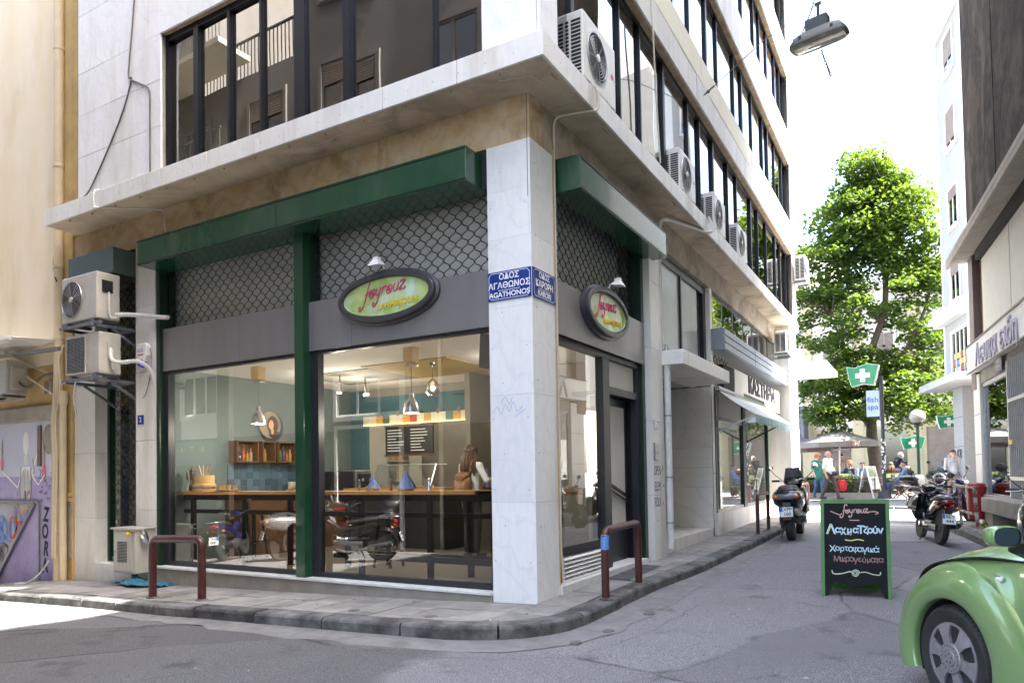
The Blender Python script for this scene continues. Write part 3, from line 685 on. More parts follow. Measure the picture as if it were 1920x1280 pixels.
for k in range(6): rp('louvre_slat', M().cbox((GX+.045,1.40,.125+k*.048),.055,1.30,.008,0,0,0,math.radians(38)), A['white'])
rp('louvre_back', bx(GX-.08,GX-.02,.74,2.05,.10,.40), A['black'])
rp('louvre_frame', M().box(GX+.0,GX+.075,.735,.75,.101,.40).box(GX,GX+.075,2.04,2.05,.101,.40), A['white'])
DR = rp('door', M().box(GX-.16,GX-.12,2.27,2.30,.101,2.40).box(GX-.16,GX-.12,3.24,3.30,.101,2.40).box(GX-.16,GX-.12,2.30,3.24,2.28,2.40).box(GX-.16,GX-.12,2.30,3.24,.101,.60), A['frame_grey'])
obj('door_panel', bx(GX-.15,GX-.125,2.30,3.24,.60,2.28), A['cream'], DR)
obj('handrail', M().bar((GX-.09,2.29,1.27),(GX-.09,3.24,1.0),.03,.035).bar((GX-.09,2.29,1.20),(GX-.09,3.24,.93),.03,.02), A['frame'], DR)
rp('door_reveal', M().box(GX-.5,GX-.05,3.301,3.32,.101,2.39).box(GX-.5,GX-.06,2.27,3.3,2.41,2.46), A['frame'])
rp('guide_post', M().box(-.16,-.02,3.441,3.56,.05,4.6), A['green_dark'])
rp('upper_board', bx(-.42,-.38,.566,3.5,rz1,4.93), A['greyboard'])
RG2 = thing('roller_grille', 'green roller grille above the grey fascia of the entrance bay', 'security grille')
grille('lattice', .62, 3.42, rz1+.005, 4.92, -.16, 'y', RG2)
obj('guide_rail', M().box(-.2,-.1,3.40,3.50,rz1,4.92), A['green_dark'], RG2)
H2 = housing('shorter green shutter housing round the corner above the shop entrance', (-.05,.30,.62,3.72,4.53,4.92), A['green'])
for z in (4.552,4.898): obj('edge_trim', bx(.301,.308,.62,3.72,z-.008,z+.008), A['green_dark'], H2)
# marble column with pipes, right of the entrance bay
for a,b in zip([-.05,1.0,2.1,3.2,4.2],[1.0,2.1,3.2,4.2,4.93]):
    part('marble_panel', bx(-.2,.079,3.565,3.595,a+.003,b-.003), A['marble_dirty'])
    part('marble_panel', bx(.05,.08,3.596,4.10,a+.003,b-.003), A['marble_dirty'])
part('pillar_core', bx(-.4,.049,3.596,4.10,-.1,4.93), A['concrete'])

# ------------------------------------------------------------------ building entrance with its canopy
part('hall_wall', M().box(-1.25,.0,7.30,7.34,.0,3.0), A['dark'])
for k in range(7): part('hall_slab', bx(-1.2,.0,7.27,7.30,.25+k*.39+.0015,.25+(k+1)*.39-.0015), A['marble_hall'])
part('hall_wall', M().box(-1.25,-1.2,4.1,7.3,0,3).box(-1.25,-.2,4.10,4.14,0,3), A['cream'])
part('hall_step', M().box(-1.2,.0,4.141,7.27,-.1,.25), A['marble_dirty'])
part('entrance_canopy', M().box(-.4,.42,4.08,7.05,2.99,3.215), A['marble_dirty'], bevel=.01)
part('entrance_ceiling', bx(-1.2,-.401,4.14,7.3,3.0,3.05), A['greyboard'])
EW = part('clerestory_frame', M().box(-.16,-.08,4.35,4.45,3.22,4.9).box(-.16,-.08,7.18,7.36,3.22,4.92).box(-.16,-.08,5.70,5.76,3.22,4.9).box(-.16,-.08,4.45,7.18,4.78,4.90).box(-.16,-.08,4.45,7.18,3.22,3.28), A['frame_grey'])
obj('pane', bx(-.13,-.115,4.45,5.70,3.28,4.78), A['frosted'], EW); obj('pane', bx(-.13,-.115,5.76,6.85,3.28,4.78), A['frosted'], EW)
part('clerestory_end', bx(-.5,-.2,6.85,7.18,3.22,4.92), A['frame'])
for a,b in zip([0,1.3,2.4,3.5],[1.3,2.4,3.5,4.93]): part('marble_panel', bx(-.3,.005,7.36,7.52,a+.003,b-.003), A['marble_dirty'])
LP = thing('bulkhead_lamp', 'small grey bulkhead lamp on the wall inside the building entrance', 'wall lamp')
obj('body', M().box(-.9,-.78,7.16,7.268,2.62,2.80), A['metal'], LP, bevel=.01); obj('bracket', M().box(-.86,-.82,7.14,7.268,2.80,2.9), A['metal'], LP)

# ------------------------------------------------------------------ fixings on the column: pipes, number, bell
DP = thing('downpipe', 'white rain pipe with cables strapped to the marble column beside the entrance', 'pipe')
obj('pipe', M().tube([(.13,4.16,.16),(.13,4.16,3.12)], .052, 12), A['pipewhite'], DP, True)
obj('collar', M().lathe([(.045,0),(.058,.02),(.058,.09),(.04,.14),(.035,.2)], (.13,4.16,3.12), 12), A['metal'], DP, True)
for z in (.55,1.25,2.2): obj('clamp', M().lathe([(.057,0),(.057,.025)], (.13,4.16,z), 12), A['metal'], DP, True)
for k in range(3): obj('cable', M().tube(cat_rom([(.10,4.13+k*.02,3.25),(.09,4.08+k*.03,3.7),(.085,4.04+k*.035,4.4),(.085,4.03+k*.035,4.93)],5), .012, 6), [A['pipewhite'],A['cable'],A['metal']][k], DP, True)
HN = thing('house_number', 'little blue enamel plate numbered 23 on the marble column by the downpipe', 'number plate')
obj('plate', bx(.081,.086,3.62,3.76,1.98,2.12), A['bluesign'], HN); text('23', .11, A['whitesign'], HN, (.0865,3.69,2.05), (0,1,0), extrude=.001)
DB = thing('doorbell', 'grey metal intercom box on the marble column above the black lettering', 'intercom')
obj('box', bx(.081,.11,3.58,3.76,1.52,1.78), A['metal'], DB, bevel=.006); obj('button', M().lathe([(.014,0),(.01,.008)], (.11,3.68,1.63), 10, (1,0,0)), A['black'], DB)
GF = thing('graffiti_words', 'thin black hand lettering OPEN ELEM FOLK sprayed on the marble column', 'graffiti')
for k,s_ in enumerate(('OPEN','ELEM','FOLK')): text(s_, .20, A['ink'], GF, (.0815,3.74,1.36-k*.235), (0,1,0), extrude=.0005, xs=.62)
b = M()
for k,(y,z,dy,dz) in enumerate(((3.95,1.35,.05,.10),(3.97,1.12,.06,.02),(3.97,.90,.04,-.07),(3.7,.62,.03,.01))): obj('stroke', M().ribbon([(.081,y,z),(.081,y+dy,z+dz)], .018, (1,0,0)), A['ink'], GF)
# ------------------------------------------------------------------ shop interior
A['ceil'] = mat('ceiling_white', (.80,.79,.76), .9)
A['ochre'] = mat('ceiling_ochre', (.50,.36,.13), .8, col2=(.46,.33,.12), scale=3)
A['beigewall'] = mat('beige_wall', (.25,.235,.205), .85, col2=(.22,.205,.18), scale=2)
A['teal'] = mat('teal_wall', (.045,.115,.14), .8, col2=(.055,.13,.155), scale=3)
A['bluegrey'] = mat('blue_grey_wall', (.13,.17,.175), .85, col2=(.115,.15,.155), scale=2)
A['terrazzo'] = mat('terrazzo_floor', (.11,.095,.08), .35, col2=(.19,.17,.145), scale=60, lo=.45, hi=.6, detail=2)
IN = thing('shop_interior', 'bright interior room of the corner shop seen through its windows', 'room')
def ip(name, mb, m, **k): return obj(name, mb, m, IN, **k)
ip('floor', bx(-6.5,-1.3,.301,6.09,-.02,.10), A['terrazzo'])
ip('floor', bx(-1.299,-.3,.301,4.05,-.02,.10), A['terrazzo'])
ip('ceiling', bx(-6.5,-1.3,.20,6.09,3.05,3.12), A['ceil']); ip('ceiling', bx(-1.299,-.5,.20,4.05,3.05,3.12), A['ceil'])
ip('ceiling_panel', bx(-3.95,-2.35,1.75,3.3,3.035,3.049), A['ochre']); ip('ceiling_panel', bx(-5.6,-3.96,1.95,3.3,3.037,3.0495), A['beigewall'])
ip('left_wall', bx(-6.5,-6.42,.301,4.2,.1,3.05), A['bluegrey'])
ip('back_wall', M().box(-6.5,-6.0,4.2,4.28,.1,3.05).box(-6.0,-1.3,4.2,4.28,2.52,2.90), A['teal'])
ip('wall_stripe', bx(-6.0,-1.3,4.19,4.28,2.901,3.05), A['beigewall'])
ip('kitchen_wall', M().box(-6.5,-1.3,6.1,6.19,.1,3.05), A['beigewall'])
ip('right_wall', M().box(-3.0,-2.9,3.2,6.1,.1,3.04).box(-1.9,-.35,3.35,3.45,.1,3.04), A['beigewall'])
ip('stair_wall', M().box(-.42,-.36,2.3,3.4,.1,3.0), A['cream'])
A['strip'] = mat('light_strip', (1,.8,.3), .5, emit=(1.0,.62,.16), estr=.8)
cols = [(.55,.50,.40),(.55,.50,.40),(.50,.27,.05),(.05,.10,.08),(.60,.55,.44),(.55,.50,.40),(.50,.27,.05),(.35,.05,.03),(.60,.55,.44),(.42,.28,.10),(.60,.55,.44),(.60,.55,.44),(.06,.16,.15),(.50,.27,.05),(.60,.55,.44),(.35,.05,.03),(.02,.02,.03),(.50,.27,.05),(.60,.55,.44),(.10,.25,.05),(.02,.02,.03),(.5,.27,.05)]
cm = {}
for i,c in enumerate(cols):
    if c not in cm: cm[c] = mat('colour_panel', c, .6)
    x0 = -6.0+i*.165
    ip('colour_panel', bx(x0+.002,x0+.163,4.10,4.18,2.34,2.52), cm[c])
ip('light_strip', bx(-5.95,-2.4,4.05,4.075,2.335,2.35), A['strip'])
for i in range(8):
    c = Vector((-5.6+i*.47,4.085,2.545)); s_ = .055
    ip('diamond', M().prism([c+Vector((s_,0,0)),c+Vector((0,0,s_)),c-Vector((s_,0,0)),c-Vector((0,0,s_))], (0,.01,0)), A['brownink'])
bl = bpy.data.lights.new('strip_light','AREA'); bl.shape='RECTANGLE'; bl.size=3.4; bl.size_y=.05; bl.energy=.8; bl.color=(1,.72,.35)
bo = bpy.data.objects.new('strip_light', bl); C.objects.link(bo); bo.location=(-4.2,4.0,2.33); bo.rotation_euler=(math.radians(-25),0,0); bo.parent = IN
# wooden wall boxes with bottles, blue tiles below
for k,(y0,y1) in enumerate(((1.28,1.72),(1.80,2.08),(2.14,2.62),(2.7,3.15))):
    sb = thing('wall_shelf', ['open wooden wall box of bottles nearest the street window','small open wooden wall box, second from the street window','open wooden wall box of glasses beside the green post','open wooden wall box deepest in the shop'][k], 'shelf', (-6.42,0,0), 0, 'wooden wall boxes')
    obj('shelf_frame', M().box(.0,.22,y0,y1,1.62,1.64).box(.0,.22,y0,y1,1.96,1.98).box(0,.22,y0,y0+.02,1.641,1.959).box(0,.22,y1-.02,y1,1.641,1.959), A['wooddark'], sb)
    obj('shelf_back', M().box(.002,.012,y0+.02,y1-.02,1.641,1.959), A['wooddark'], sb)
    for j in range(int((y1-y0-.06)/.075)):
        h = .17+.05*((j*7+k*3)%3); col = [(.10,.16,.06),(.35,.10,.04),(.30,.28,.2),(.05,.06,.10),(.4,.22,.05)][(j*3+k)%5]
        key = ('bottle',col); MAT.setdefault(key, mat('bottle_glass', col, .15))
        bt = tag(obj('bottle', M().lathe([(.026,0),(.028,.01),(.028,h*.6),(.010,h*.78),(.010,h),(.0,h)], (-6.31,y0+.06+j*.075,1.641), 8), MAT[key], None, True), ['first','second','third','fourth','fifth','sixth','seventh'][j]+' bottle from the street end of the '+['wall box nearest the window','small second wall box','third wall box by the green post','deepest wall box'][k], 'bottle', 'bottles in the wall boxes')
A['bluetile'] = mat('blue_tile', (.06,.11,.17), .2, col2=(.09,.15,.20), scale=2, rnd=.35)
for i in range(15):
    for j in range(4): ip('wall_tile', bx(-6.42,-6.408,1.25+i*.13+.002,1.25+(i+1)*.13-.002,1.10+j*.12+.002,1.10+(j+1)*.12-.002), A['bluetile'])
PT = thing('round_portrait', 'round wall picture of a dark haired head in warm brown tones', 'picture', (-6.40,2.16,2.25))
A['disc'] = mat('picture_ground', (.30,.25,.18), .6, col2=(.20,.16,.11), scale=5); A['skinpaint'] = mat('painted_face', (.60,.36,.20), .6); A['hairpaint'] = mat('painted_hair', (.035,.022,.03), .6, col2=(.09,.04,.03), scale=9)
obj('ring', M().lathe([(.26,0),(.26,.012),(.0,.012)], (0,0,0), 32, (1,0,0)), mat('picture_ring', (.03,.05,.08), .6), PT)  # dark disc set slightly off centre behind the picture
obj('disc', M().lathe([(.235,.02),(.235,.035),(0,.035)], (0,-.05,.03), 32, (1,0,0)), A['disc'], PT)
obj('painted_head', M().ball((.036,.0,.03),.004,.125,.16,14,8).ball((.036,.03,-.13),.004,.12,.07,12,6), A['hairpaint'], PT)
obj('painted_face', M().ball((.042,-.035,.03),.003,.055,.085,12,8).ball((.041,-.01,-.08),.003,.03,.06), A['skinpaint'], PT)
# bar along the window
BR = thing('window_bar', 'long wooden bar counter on a dark steel frame behind the shop window', 'bar counter')
for k in range(6):
    x0 = -6.38+k*.965; obj('plank', bx(x0+.002,x0+.963,.30,.62,1.12,1.165), A['wood'], BR)
lm = M()
for x in (-6.1,-4.95,-3.75,-2.75,-1.66,-.75):
    lm2 = M().box(x-.03,x+.03,.36,.42,.10,1.10); obj('leg', lm2, A['frame'], BR)
for x in (-4.4,-3.3,-1.30): obj('leg', M().box(x-.03,x+.03,.70,.76,.10,1.08), A['frame'], BR)
obj('rail', M().box(-6.3,-.6,.365,.415,1.04,1.119).box(-6.3,-.6,.37,.41,.84,.90).box(-3.2,-.6,.345,.40,.30,.37).box(-3.2,-.6,.70,.75,.30,.36), A['frame'], BR)
obj('bar_end', bx(-.95,-.50,.30,.62,1.1205,1.1655), A['wood'], BR)
WB2 = thing('window_bar', 'short wooden bar shelf behind the side display window', 'bar counter')
obj('plank', bx(-.95,-.45,.75,2.2,1.065,1.11), A['wood'], WB2); obj('leg', M().box(-.72,-.66,1.95,2.01,.1,1.064), A['frame'], WB2); obj('leg', M().box(-.72,-.66,.85,.91,.1,1.064), A['frame'], WB2)
# things on the bar
t = thing('coffee_pot', 'tall shiny metal coffee pot at the left end of the window bar', 'coffee pot', (-6.22,.45,1.166))
obj('body', M().lathe([(.075,0),(.078,.02),(.055,.16),(.05,.18),(.066,.30),(.066,.32),(.02,.37),(.012,.40),(0,.405)], (0,0,0), 10), A['chrome'], t, .5); obj('handle', M().tube([(-.06,0,.30),(-.12,0,.29),(-.11,0,.18)], .012, 6), A['black'], t, True)
t = thing('wooden_bucket', 'pale wooden tub of sticks standing beside the coffee pot on the bar', 'tub', (-5.93,.46,1.166))
obj('tub', M().lathe([(.16,0),(.165,.10),(.14,.12),(.14,.24),(.12,.24),(.12,.2),(0,.2)], (0,0,0), 18), A['woodpale'], t, .5); obj('hoop', M().lathe([(.168,0),(.17,.03)], (0,0,.04), 18), A['alu'], t)
for k in range(4): obj('stick', M().bar((-.05+k*.03,0,.2),(-.16+k*.1,.02,.40),.014,.006), A['woodpale'], t)
t = thing('glass_tray', 'round tray of little tea glasses on the bar behind the left window', 'tray', (-5.42,.46,1.166))
obj('tray', M().lathe([(.16,0),(.20,.012),(.20,.02),(0,.012)], (0,0,0), 20), A['alu'], t, .5)
A['amber'] = mat('amber_glass', (.45,.28,.10), .1, coat=.5)
for k in range(9):
    a = k*.7; gx_, gy_ = .14*math.cos(a)*(1 if k else 0), .11*math.sin(a)*(1 if k else 0)
    tag(obj('tea_glass', M().lathe([(.022,0),(.018,.03),(.028,.075),(.025,.075),(.014,.02)], (-5.42+gx_,.46+gy_,1.186), 8), A['amber'], None, True), 'little amber tea glass on the round tray', 'glass', 'tea glasses on the tray')
A['bluecloth'] = mat('blue_cloth', (.14,.22,.55), .8, col2=(.2,.29,.62), scale=9)
for k,(x,y,s_) in enumerate(((-2.62,.47,.75),(-2.08,.47,1.05),)):
    t = thing('napkin_holder', ['smaller blue napkin stack over a yellow tub on the bar','larger blue napkin stack standing on the bar near its middle'][k], 'napkins', (x,y,1.166), 0, 'napkin stacks on the bar')
    b = M(); rg = random.Random(k)
    for a in range(9):
        an = a*.7; w_ = .10*s_*(1+.3*rg.random()); b.add([(0,0,.24*s_),(math.cos(an)*w_,math.sin(an)*w_,.03),(math.cos(an+.75)*w_,math.sin(an+.75)*w_,.02)], [(0,1,2)])
    obj('napkin', b, A['bluecloth'], t); obj('tub', bx(-.10*s_,.07*s_,-.07,.06,0,.055), mat('yellow_tub',(.55,.40,.06),.5), t, bevel=.008)
for k,x in enumerate((-2.88,-2.35,-1.75)):
    tag(obj('pepper_mill', M().lathe([(.022,0),(.016,.05),(.02,.10),(.012,.12),(.018,.14),(0,.155)], (x,.5,1.166), 8), [A['chrome'],A['wooddark'],A['alu']][k], None, True), ['small chrome shaker left of the yellow tub','dark wooden mill between the napkin stacks','small metal shaker right of the larger napkin stack'][k], 'shaker')
t = thing('napkin_holder', 'blue napkins heaped on the short bar behind the side window', 'napkins', (-.62,.95,1.112))
b = M(); rg = random.Random(9)
for a in range(10):
    an = a*.65; b.add([(0,0,.17),(math.cos(an)*.13,math.sin(an)*.13,.03+.04*rg.random()),(math.cos(an+.8)*.13,math.sin(an+.8)*.13,.02)], [(0,1,2)])
obj('napkin', b, A['bluecloth'], t)
# display counter and kitchen shelves
t = thing('display_counter', 'dark counter with a low glass display case in the middle of the shop', 'counter', (-4.45,3.5,.10))
obj('base', bx(-1.2,1.0,-.3,.3,0,1.0), A['black'], t); obj('top', bx(-1.22,1.02,-.33,.32,1.0,1.04), A['wood'], t)
cs = obj('case_frame', M().bar((-.62,-.25,1.04),(-.62,-.05,1.45),.015,.015).bar((.68,-.25,1.04),(.68,-.05,1.45),.015,.015).bar((-.62,-.05,1.45),(.68,-.05,1.45),.015,.015).bar((-.62,.25,1.45),(.68,.25,1.45),.015,.015), A['alu'], t)
obj('case_glass', M().add([(-.62,-.25,1.04),(.68,-.25,1.04),(.68,-.05,1.45),(-.62,-.05,1.45)], [(0,1,2,3)]), A['glass'], t)
t = thing('back_counter', 'pale cupboard run with a dark oven at the back left of the shop', 'counter', (-6.0,3.2,.1))
obj('cupboard', bx(-.4,.2,-2.0,.9,0,.92), A['wooddark'], t); obj('worktop', bx(-.42,.22,-2.02,.92,.921,.96), A['metal'], t); obj('oven', bx(-.3,.18,-.2,.4,.961,1.35), A['black'], t); obj('bin', M().lathe([(.1,0),(.1,.22),(0,.22)], (0,-.9,.961), 14), A['cream'], t, .5)
t = thing('kitchen_shelf', 'tall lit kitchen shelf stacked with yellow boxes and jars', 'shelving', (-6.2,5.6,.1))
obj('upright', M().box(-.32,-.28,-.2,.2,0,2.6).box(.30,.34,-.2,.2,0,2.6), A['cream'], t)
for k in range(6): obj('board', bx(-.28,.30,-.2,.2,.3+k*.42,.32+k*.42), A['cream'], t)
for k in range(5):
    for j in range(3): obj('box', bx(-.26+j*.185,-.10+j*.185,-.16,.12,.321+k*.42,.321+k*.42+.2+.1*((k+j)%2)), [mat('yellow_box',(.50,.38,.10),.6),A['wood'],A['brownink']][(k+j)%3] if not (k==0 and j==9) else A['wood'], t)
# round board and speaker
t = thing('round_blackboard', 'round black chalkboard high on the wall behind the standing woman', 'blackboard', (-2.99,3.9,2.22))
obj('disc', M().lathe([(.26,0),(.26,.02),(0,.02)], (-.02,0,0), 28, (-1,0,0)), A['black'], t)
t = thing('loudspeaker', 'black loudspeaker tilted under the ceiling beside the corner pillar', 'loudspeaker', (-.76,.45,2.78))
obj('cabinet', M().cbox((0,0,0),.26,.24,.40,0,0,math.radians(12),math.radians(12)), A['black'], t, bevel=.02); obj('bracket', M().box(-.02,.02,.0,.03,.15,.27), A['black'], t)
t = thing('wall_poster', 'dark menu poster in a wooden frame behind the woman with the rucksack', 'poster', (-1.75,3.34,1.75))
obj('frame', M().box(-.3,.3,-.012,.008,-.5,.5), A['wood'], t); obj('sheet', bx(-.27,.27,-.018,-.0125,-.47,.47), A['black'], t)
# pendant lamps
A['bulb'] = mat('lit_bulb', (1,.85,.6), .5, emit=(1,.78,.45), estr=3)
def lamp_light(loc, e, parent, r=.05, col=(1,.87,.70)):
    l = bpy.data.lights.new('lamp_light','POINT'); l.energy = e; l.color = col; l.shadow_soft_size = r
    o = bpy.data.objects.new('lamp_light', l); C.objects.link(o); o.parent = parent; o.location = loc
def pendant(x, y, label):
    t = thing('pendant_lamp', label, 'pendant lamp', (x,y,3.05), 0, 'aluminium pendant lamps over the bar')
    obj('canopy', bx(-.075,.075,-.075,.075,-.20,0), A['woodpale'], t, bevel=.004); obj('canopy_plate', M().lathe([(.10,0),(.10,.012)], (0,0,-.245), 16).tube([(.05,0,-.24),(.05,0,-.2)],.008,5).tube([(-.05,0,-.24),(-.05,0,-.2)],.008,5), A['alu'], t)
    obj('cord', M().tube([(0,0,-.24),(0,0,-.62)], .005, 5), A['cabledark'], t)
    obj('shade', M().lathe([(.03,.0),(.035,-.06),(.042,-.07),(.075,-.12),(.10,-.20),(.112,-.27),(.108,-.27),(.09,-.19),(.03,-.07)], (0,0,-.60), 22), A['alu'], t, .6)
    obj('bulb', M().ball((0,0,-.80),.04), A['bulb'], t, True); lamp_light((0,0,-.92), 9, t)
pendant(-5.255,.90,'aluminium bell pendant lamp hanging behind the left shop window')
pendant(-2.34,.93,'aluminium bell pendant lamp hanging behind the right shop window')
t = thing('glass_pendant', 'clear glass pendant lamp hanging under the ochre ceiling panel', 'pendant lamp', (-2.80,2.04,3.035))
obj('canopy', M().lathe([(.055,0),(.05,-.03),(.015,-.06),(0,-.06)], (0,0,0), 14), A['chrome'], t, .5); obj('cord', M().tube([(0,0,-.05),(0,0,-.25)], .006, 5), A['cabledark'], t)
A['clear'] = glass('clear_glass', (.97,.97,.97), ior=1.5)
obj('shade', M().lathe([(.02,0),(.06,-.04),(.09,-.12),(.10,-.2),(.085,-.26)], (0,0,-.24), 16), A['clear'], t, True); obj('bulb', M().ball((0,0,-.38),.035), A['bulb'], t, True)
for k,(x,y) in enumerate(((-4.823,2.212),(-4.75,2.75))):
    t = thing('spot_lamp', ['chrome ceiling spot lamp shining down beside the green post','chrome ceiling spot lamp turned aside, deeper in the shop'][k], 'spot lamp', (x,y,3.05), 0, 'ceiling spots')
    obj('arm', M().tube([(0,0,0),(0,0,-.14)], .012, 6), A['black'], t); obj('head', M().lathe([(.035,0),(.04,-.08),(.055,-.17),(.05,-.17),(.02,-.05)], (0,0,-.14), 14, (0,0,1) if k==0 else (-.3,.1,.95)), A['chrome'], t, .6)
    obj('bulb', M().ball((0,0,-.27) if k==0 else (.03,-.01,-.26),.03), A['bulb'], t, True)
    lamp_light((0,0,-.36), 6, t)
for k,(x,y) in enumerate(((-5.2,5.2),(-4.0,5.2),(-1.6,2.2))):
    t = thing('ceiling_downlight', ['round recessed downlight over the kitchen shelf','round recessed downlight over the kitchen, right of the shelf','round recessed downlight above the woman with the rucksack'][k], 'downlight', (x,y,3.049), 0, 'recessed downlights')
    obj('ring', M().lathe([(.08,0),(.08,-.01),(.06,-.01)], (0,0,0), 16), A['alu'], t); obj('disc', M().lathe([(.06,-.004),(0,-.004)], (0,0,0), 16), A['bulb'], t); lamp_light((0,0,-.1), 3, t, .06)
# coloured glass panes etc. of the entrance side: nothing else inside

# clutter that fills a working café
for k,(x,y) in enumerate(((-5.55,1.05),(-4.35,1.05),(-2.9,1.1))):
    t = thing('bar_stool', ['dark bar stool under the bar at the left window','dark bar stool under the bar beside the green post','dark bar stool under the bar in the right window'][k], 'stool', (x,y,.10), 0, 'bar stools')
    obj('seat', M().lathe([(.17,0),(.18,.02),(.17,.04),(0,.04)], (0,0,.70), 18), A['wooddark'], t, .6)
    for q in range(4): a = PI/4+q*PI/2; obj('leg', M().bar((.20*math.cos(a),.20*math.sin(a),0),(.12*math.cos(a),.12*math.sin(a),.70),.025,.025), A['frame'], t)
    obj('foot_ring', M().tube([(.175*math.cos(2*PI*j/16),.175*math.sin(2*PI*j/16),.25) for j in range(16)], .01, 5, True), A['frame'], t)
t = thing('menu_board', 'black hanging menu board with pale lines above the display counter', 'menu board', (-4.75,3.95,2.05)); obj('panel', bx(-.55,.55,-.02,.02,-.30,.22), A['black'], t); obj('frame', M().box(-.58,.58,-.025,.025,.22,.25).box(-.58,.58,-.025,.025,-.33,-.30), A['wooddark'], t)
b = M(); R_ = random.Random(5)
for k in range(8):
    for c in range(2): x0 = -.5+c*.55; b.box(x0,x0+R_.uniform(.2,.4),-.024,-.0205,.15-k*.055,.165-k*.055)
obj('menu_lines', b, A['whiteink'], t)
for k in range(6):
    x = -5.0+k*.22; tag(obj('pastry_plate', M().lathe([(.085,.0),(.09,.012),(.06,.02),(.05,.05),(0,.06)], (x,3.45,1.141), 12), A['woodpale'], None, True), ['first','second','third','fourth','fifth','sixth'][k]+' plate of golden pastry from the left inside the glass display case', 'plate', 'plates in the display case')
for k in range(7):
    h = .22+.05*(k%3); tag(obj('bottle', M().lathe([(.035,0),(.037,h*.6),(.013,h*.8),(.013,h),(0,h)], (-3.35+k*.10,3.62,1.141), 10), [A['pharm0'],A['brownink'],A['bluecloth']][k%3] if 'pharm0' in A else [A['amber'],A['brownink'],A['bluecloth']][k%3], None, True), ['first','second','third','fourth','fifth','sixth','seventh'][k]+' bottle from the left on the counter right of the display case', 'bottle', 'bottles on the counter')
t = thing('coffee_machine', 'boxy steel coffee machine on the back counter of the shop', 'coffee machine', (-6.1,3.9,1.06)); obj('body', bx(-.28,.28,-.22,.22,.0,.42), A['metal'], t, bevel=.03); obj('front', bx(.281,.30,-.18,.18,.08,.34), A['black'], t)
for s_ in (-1,1): obj('group_head', M().lathe([(.035,0),(.03,.06)], (.34,s_*.10,.2), 10), A['chrome'], t); obj('handle', M().bar((.34,s_*.10,.2),(.46,s_*.10,.19),.02,.02), A['black'], t)
t = thing('wall_fan', 'dark wall mounted fan arm above the coloured panels', 'lamp', (-3.35,4.12,2.72)); obj('arm', M().tube([(0,0,0),(0,-.25,.05),(-.3,-.3,.06)], .014, 6), A['black'], t); obj('head', M().lathe([(.05,0),(.07,-.12),(.02,-.14)], (.05,-.25,.02), 12), A['chrome'], t, .6)
# ------------------------------------------------------------------ signs on the shop
def stroke_text(strokes, origin, xdir, updir, size, w_, mats_, parent, nrm, name='lettering', lift=.002, solid=0):
    O = Vector(origin); X = Vector(xdir); U = Vector(updir); b = M()
    for st in strokes:
        P_ = cat_rom([O + X*(p[0]*size) + U*(p[1]*size) for p in st], 6)
        if solid: b.tube([p + Vector(nrm)*solid for p in P_], w_/2, 6)
        else: b.ribbon(P_, w_, nrm, d=lift)
    return obj(name, b, mats_, parent)
FEY = [  # a looping hand for the word on the oval sign (unit: x-height 1)
 [(.95,2.0),(.85,2.35),(.6,2.45),(.35,2.2),(.2,1.5),(.1,.6),(-.05,-.4),(-.25,-1.1),(-.6,-1.35),(-.9,-1.15),(-.8,-.85),(-.6,-.95)], [(-.15,.55),(.2,.65),(.55,.85)],
 [(.6,.35),(.85,.6),(1.15,.65),(1.2,.4),(.95,.35),(.95,.7),(1.3,1.0),(1.5,.75),(1.35,.2),(.95,-.05),(.65,.1),(.6,.6),(.8,1.0)],
 [(1.65,1.0),(1.65,.4),(1.9,.15),(2.2,.4),(2.35,1.05)], [(2.35,1.05),(2.2,.1),(2.05,-.7),(1.75,-1.15),(1.4,-1.1),(1.4,-.75),(1.65,-.8)],
 [(2.7,1.05),(2.65,.1)], [(2.66,.7),(2.9,1.05),(3.2,1.1),(3.25,.85)],
 [(3.55,.55),(3.75,.75),(3.9,.5),(3.65,.35),(3.5,.7),(3.75,1.05),(4.1,.95),(4.2,.5),(4.0,.1),(3.6,.05),(3.35,.4),(3.5,.95)],
 [(4.5,1.1),(4.45,.4),(4.7,.1),(5.0,.35),(5.15,1.15)], [(5.15,1.15),(5.1,.15)],
 [(5.5,.95),(5.45,1.2),(5.8,1.25),(6.15,1.2),(5.75,.65),(5.35,.15),(5.8,.2),(6.15,.1),(6.3,.35),(6.1,.45)] ]
A['ovalgreen'] = mat('mottled_green_print', (.28,.45,.12), .35, col2=(.50,.57,.20), scale=6, col3=(.56,.68,.54), s3=4, lo3=.46, hi3=.66, coat=.4)
A['ovalframe'] = mat('oval_frame', (.045,.042,.048), .35, col2=(.055,.052,.058), scale=8)
A['pink'] = mat('pink_letters', (.55,.05,.17), .4); A['gold'] = mat('yellow_letters', (.72,.48,.02), .45)
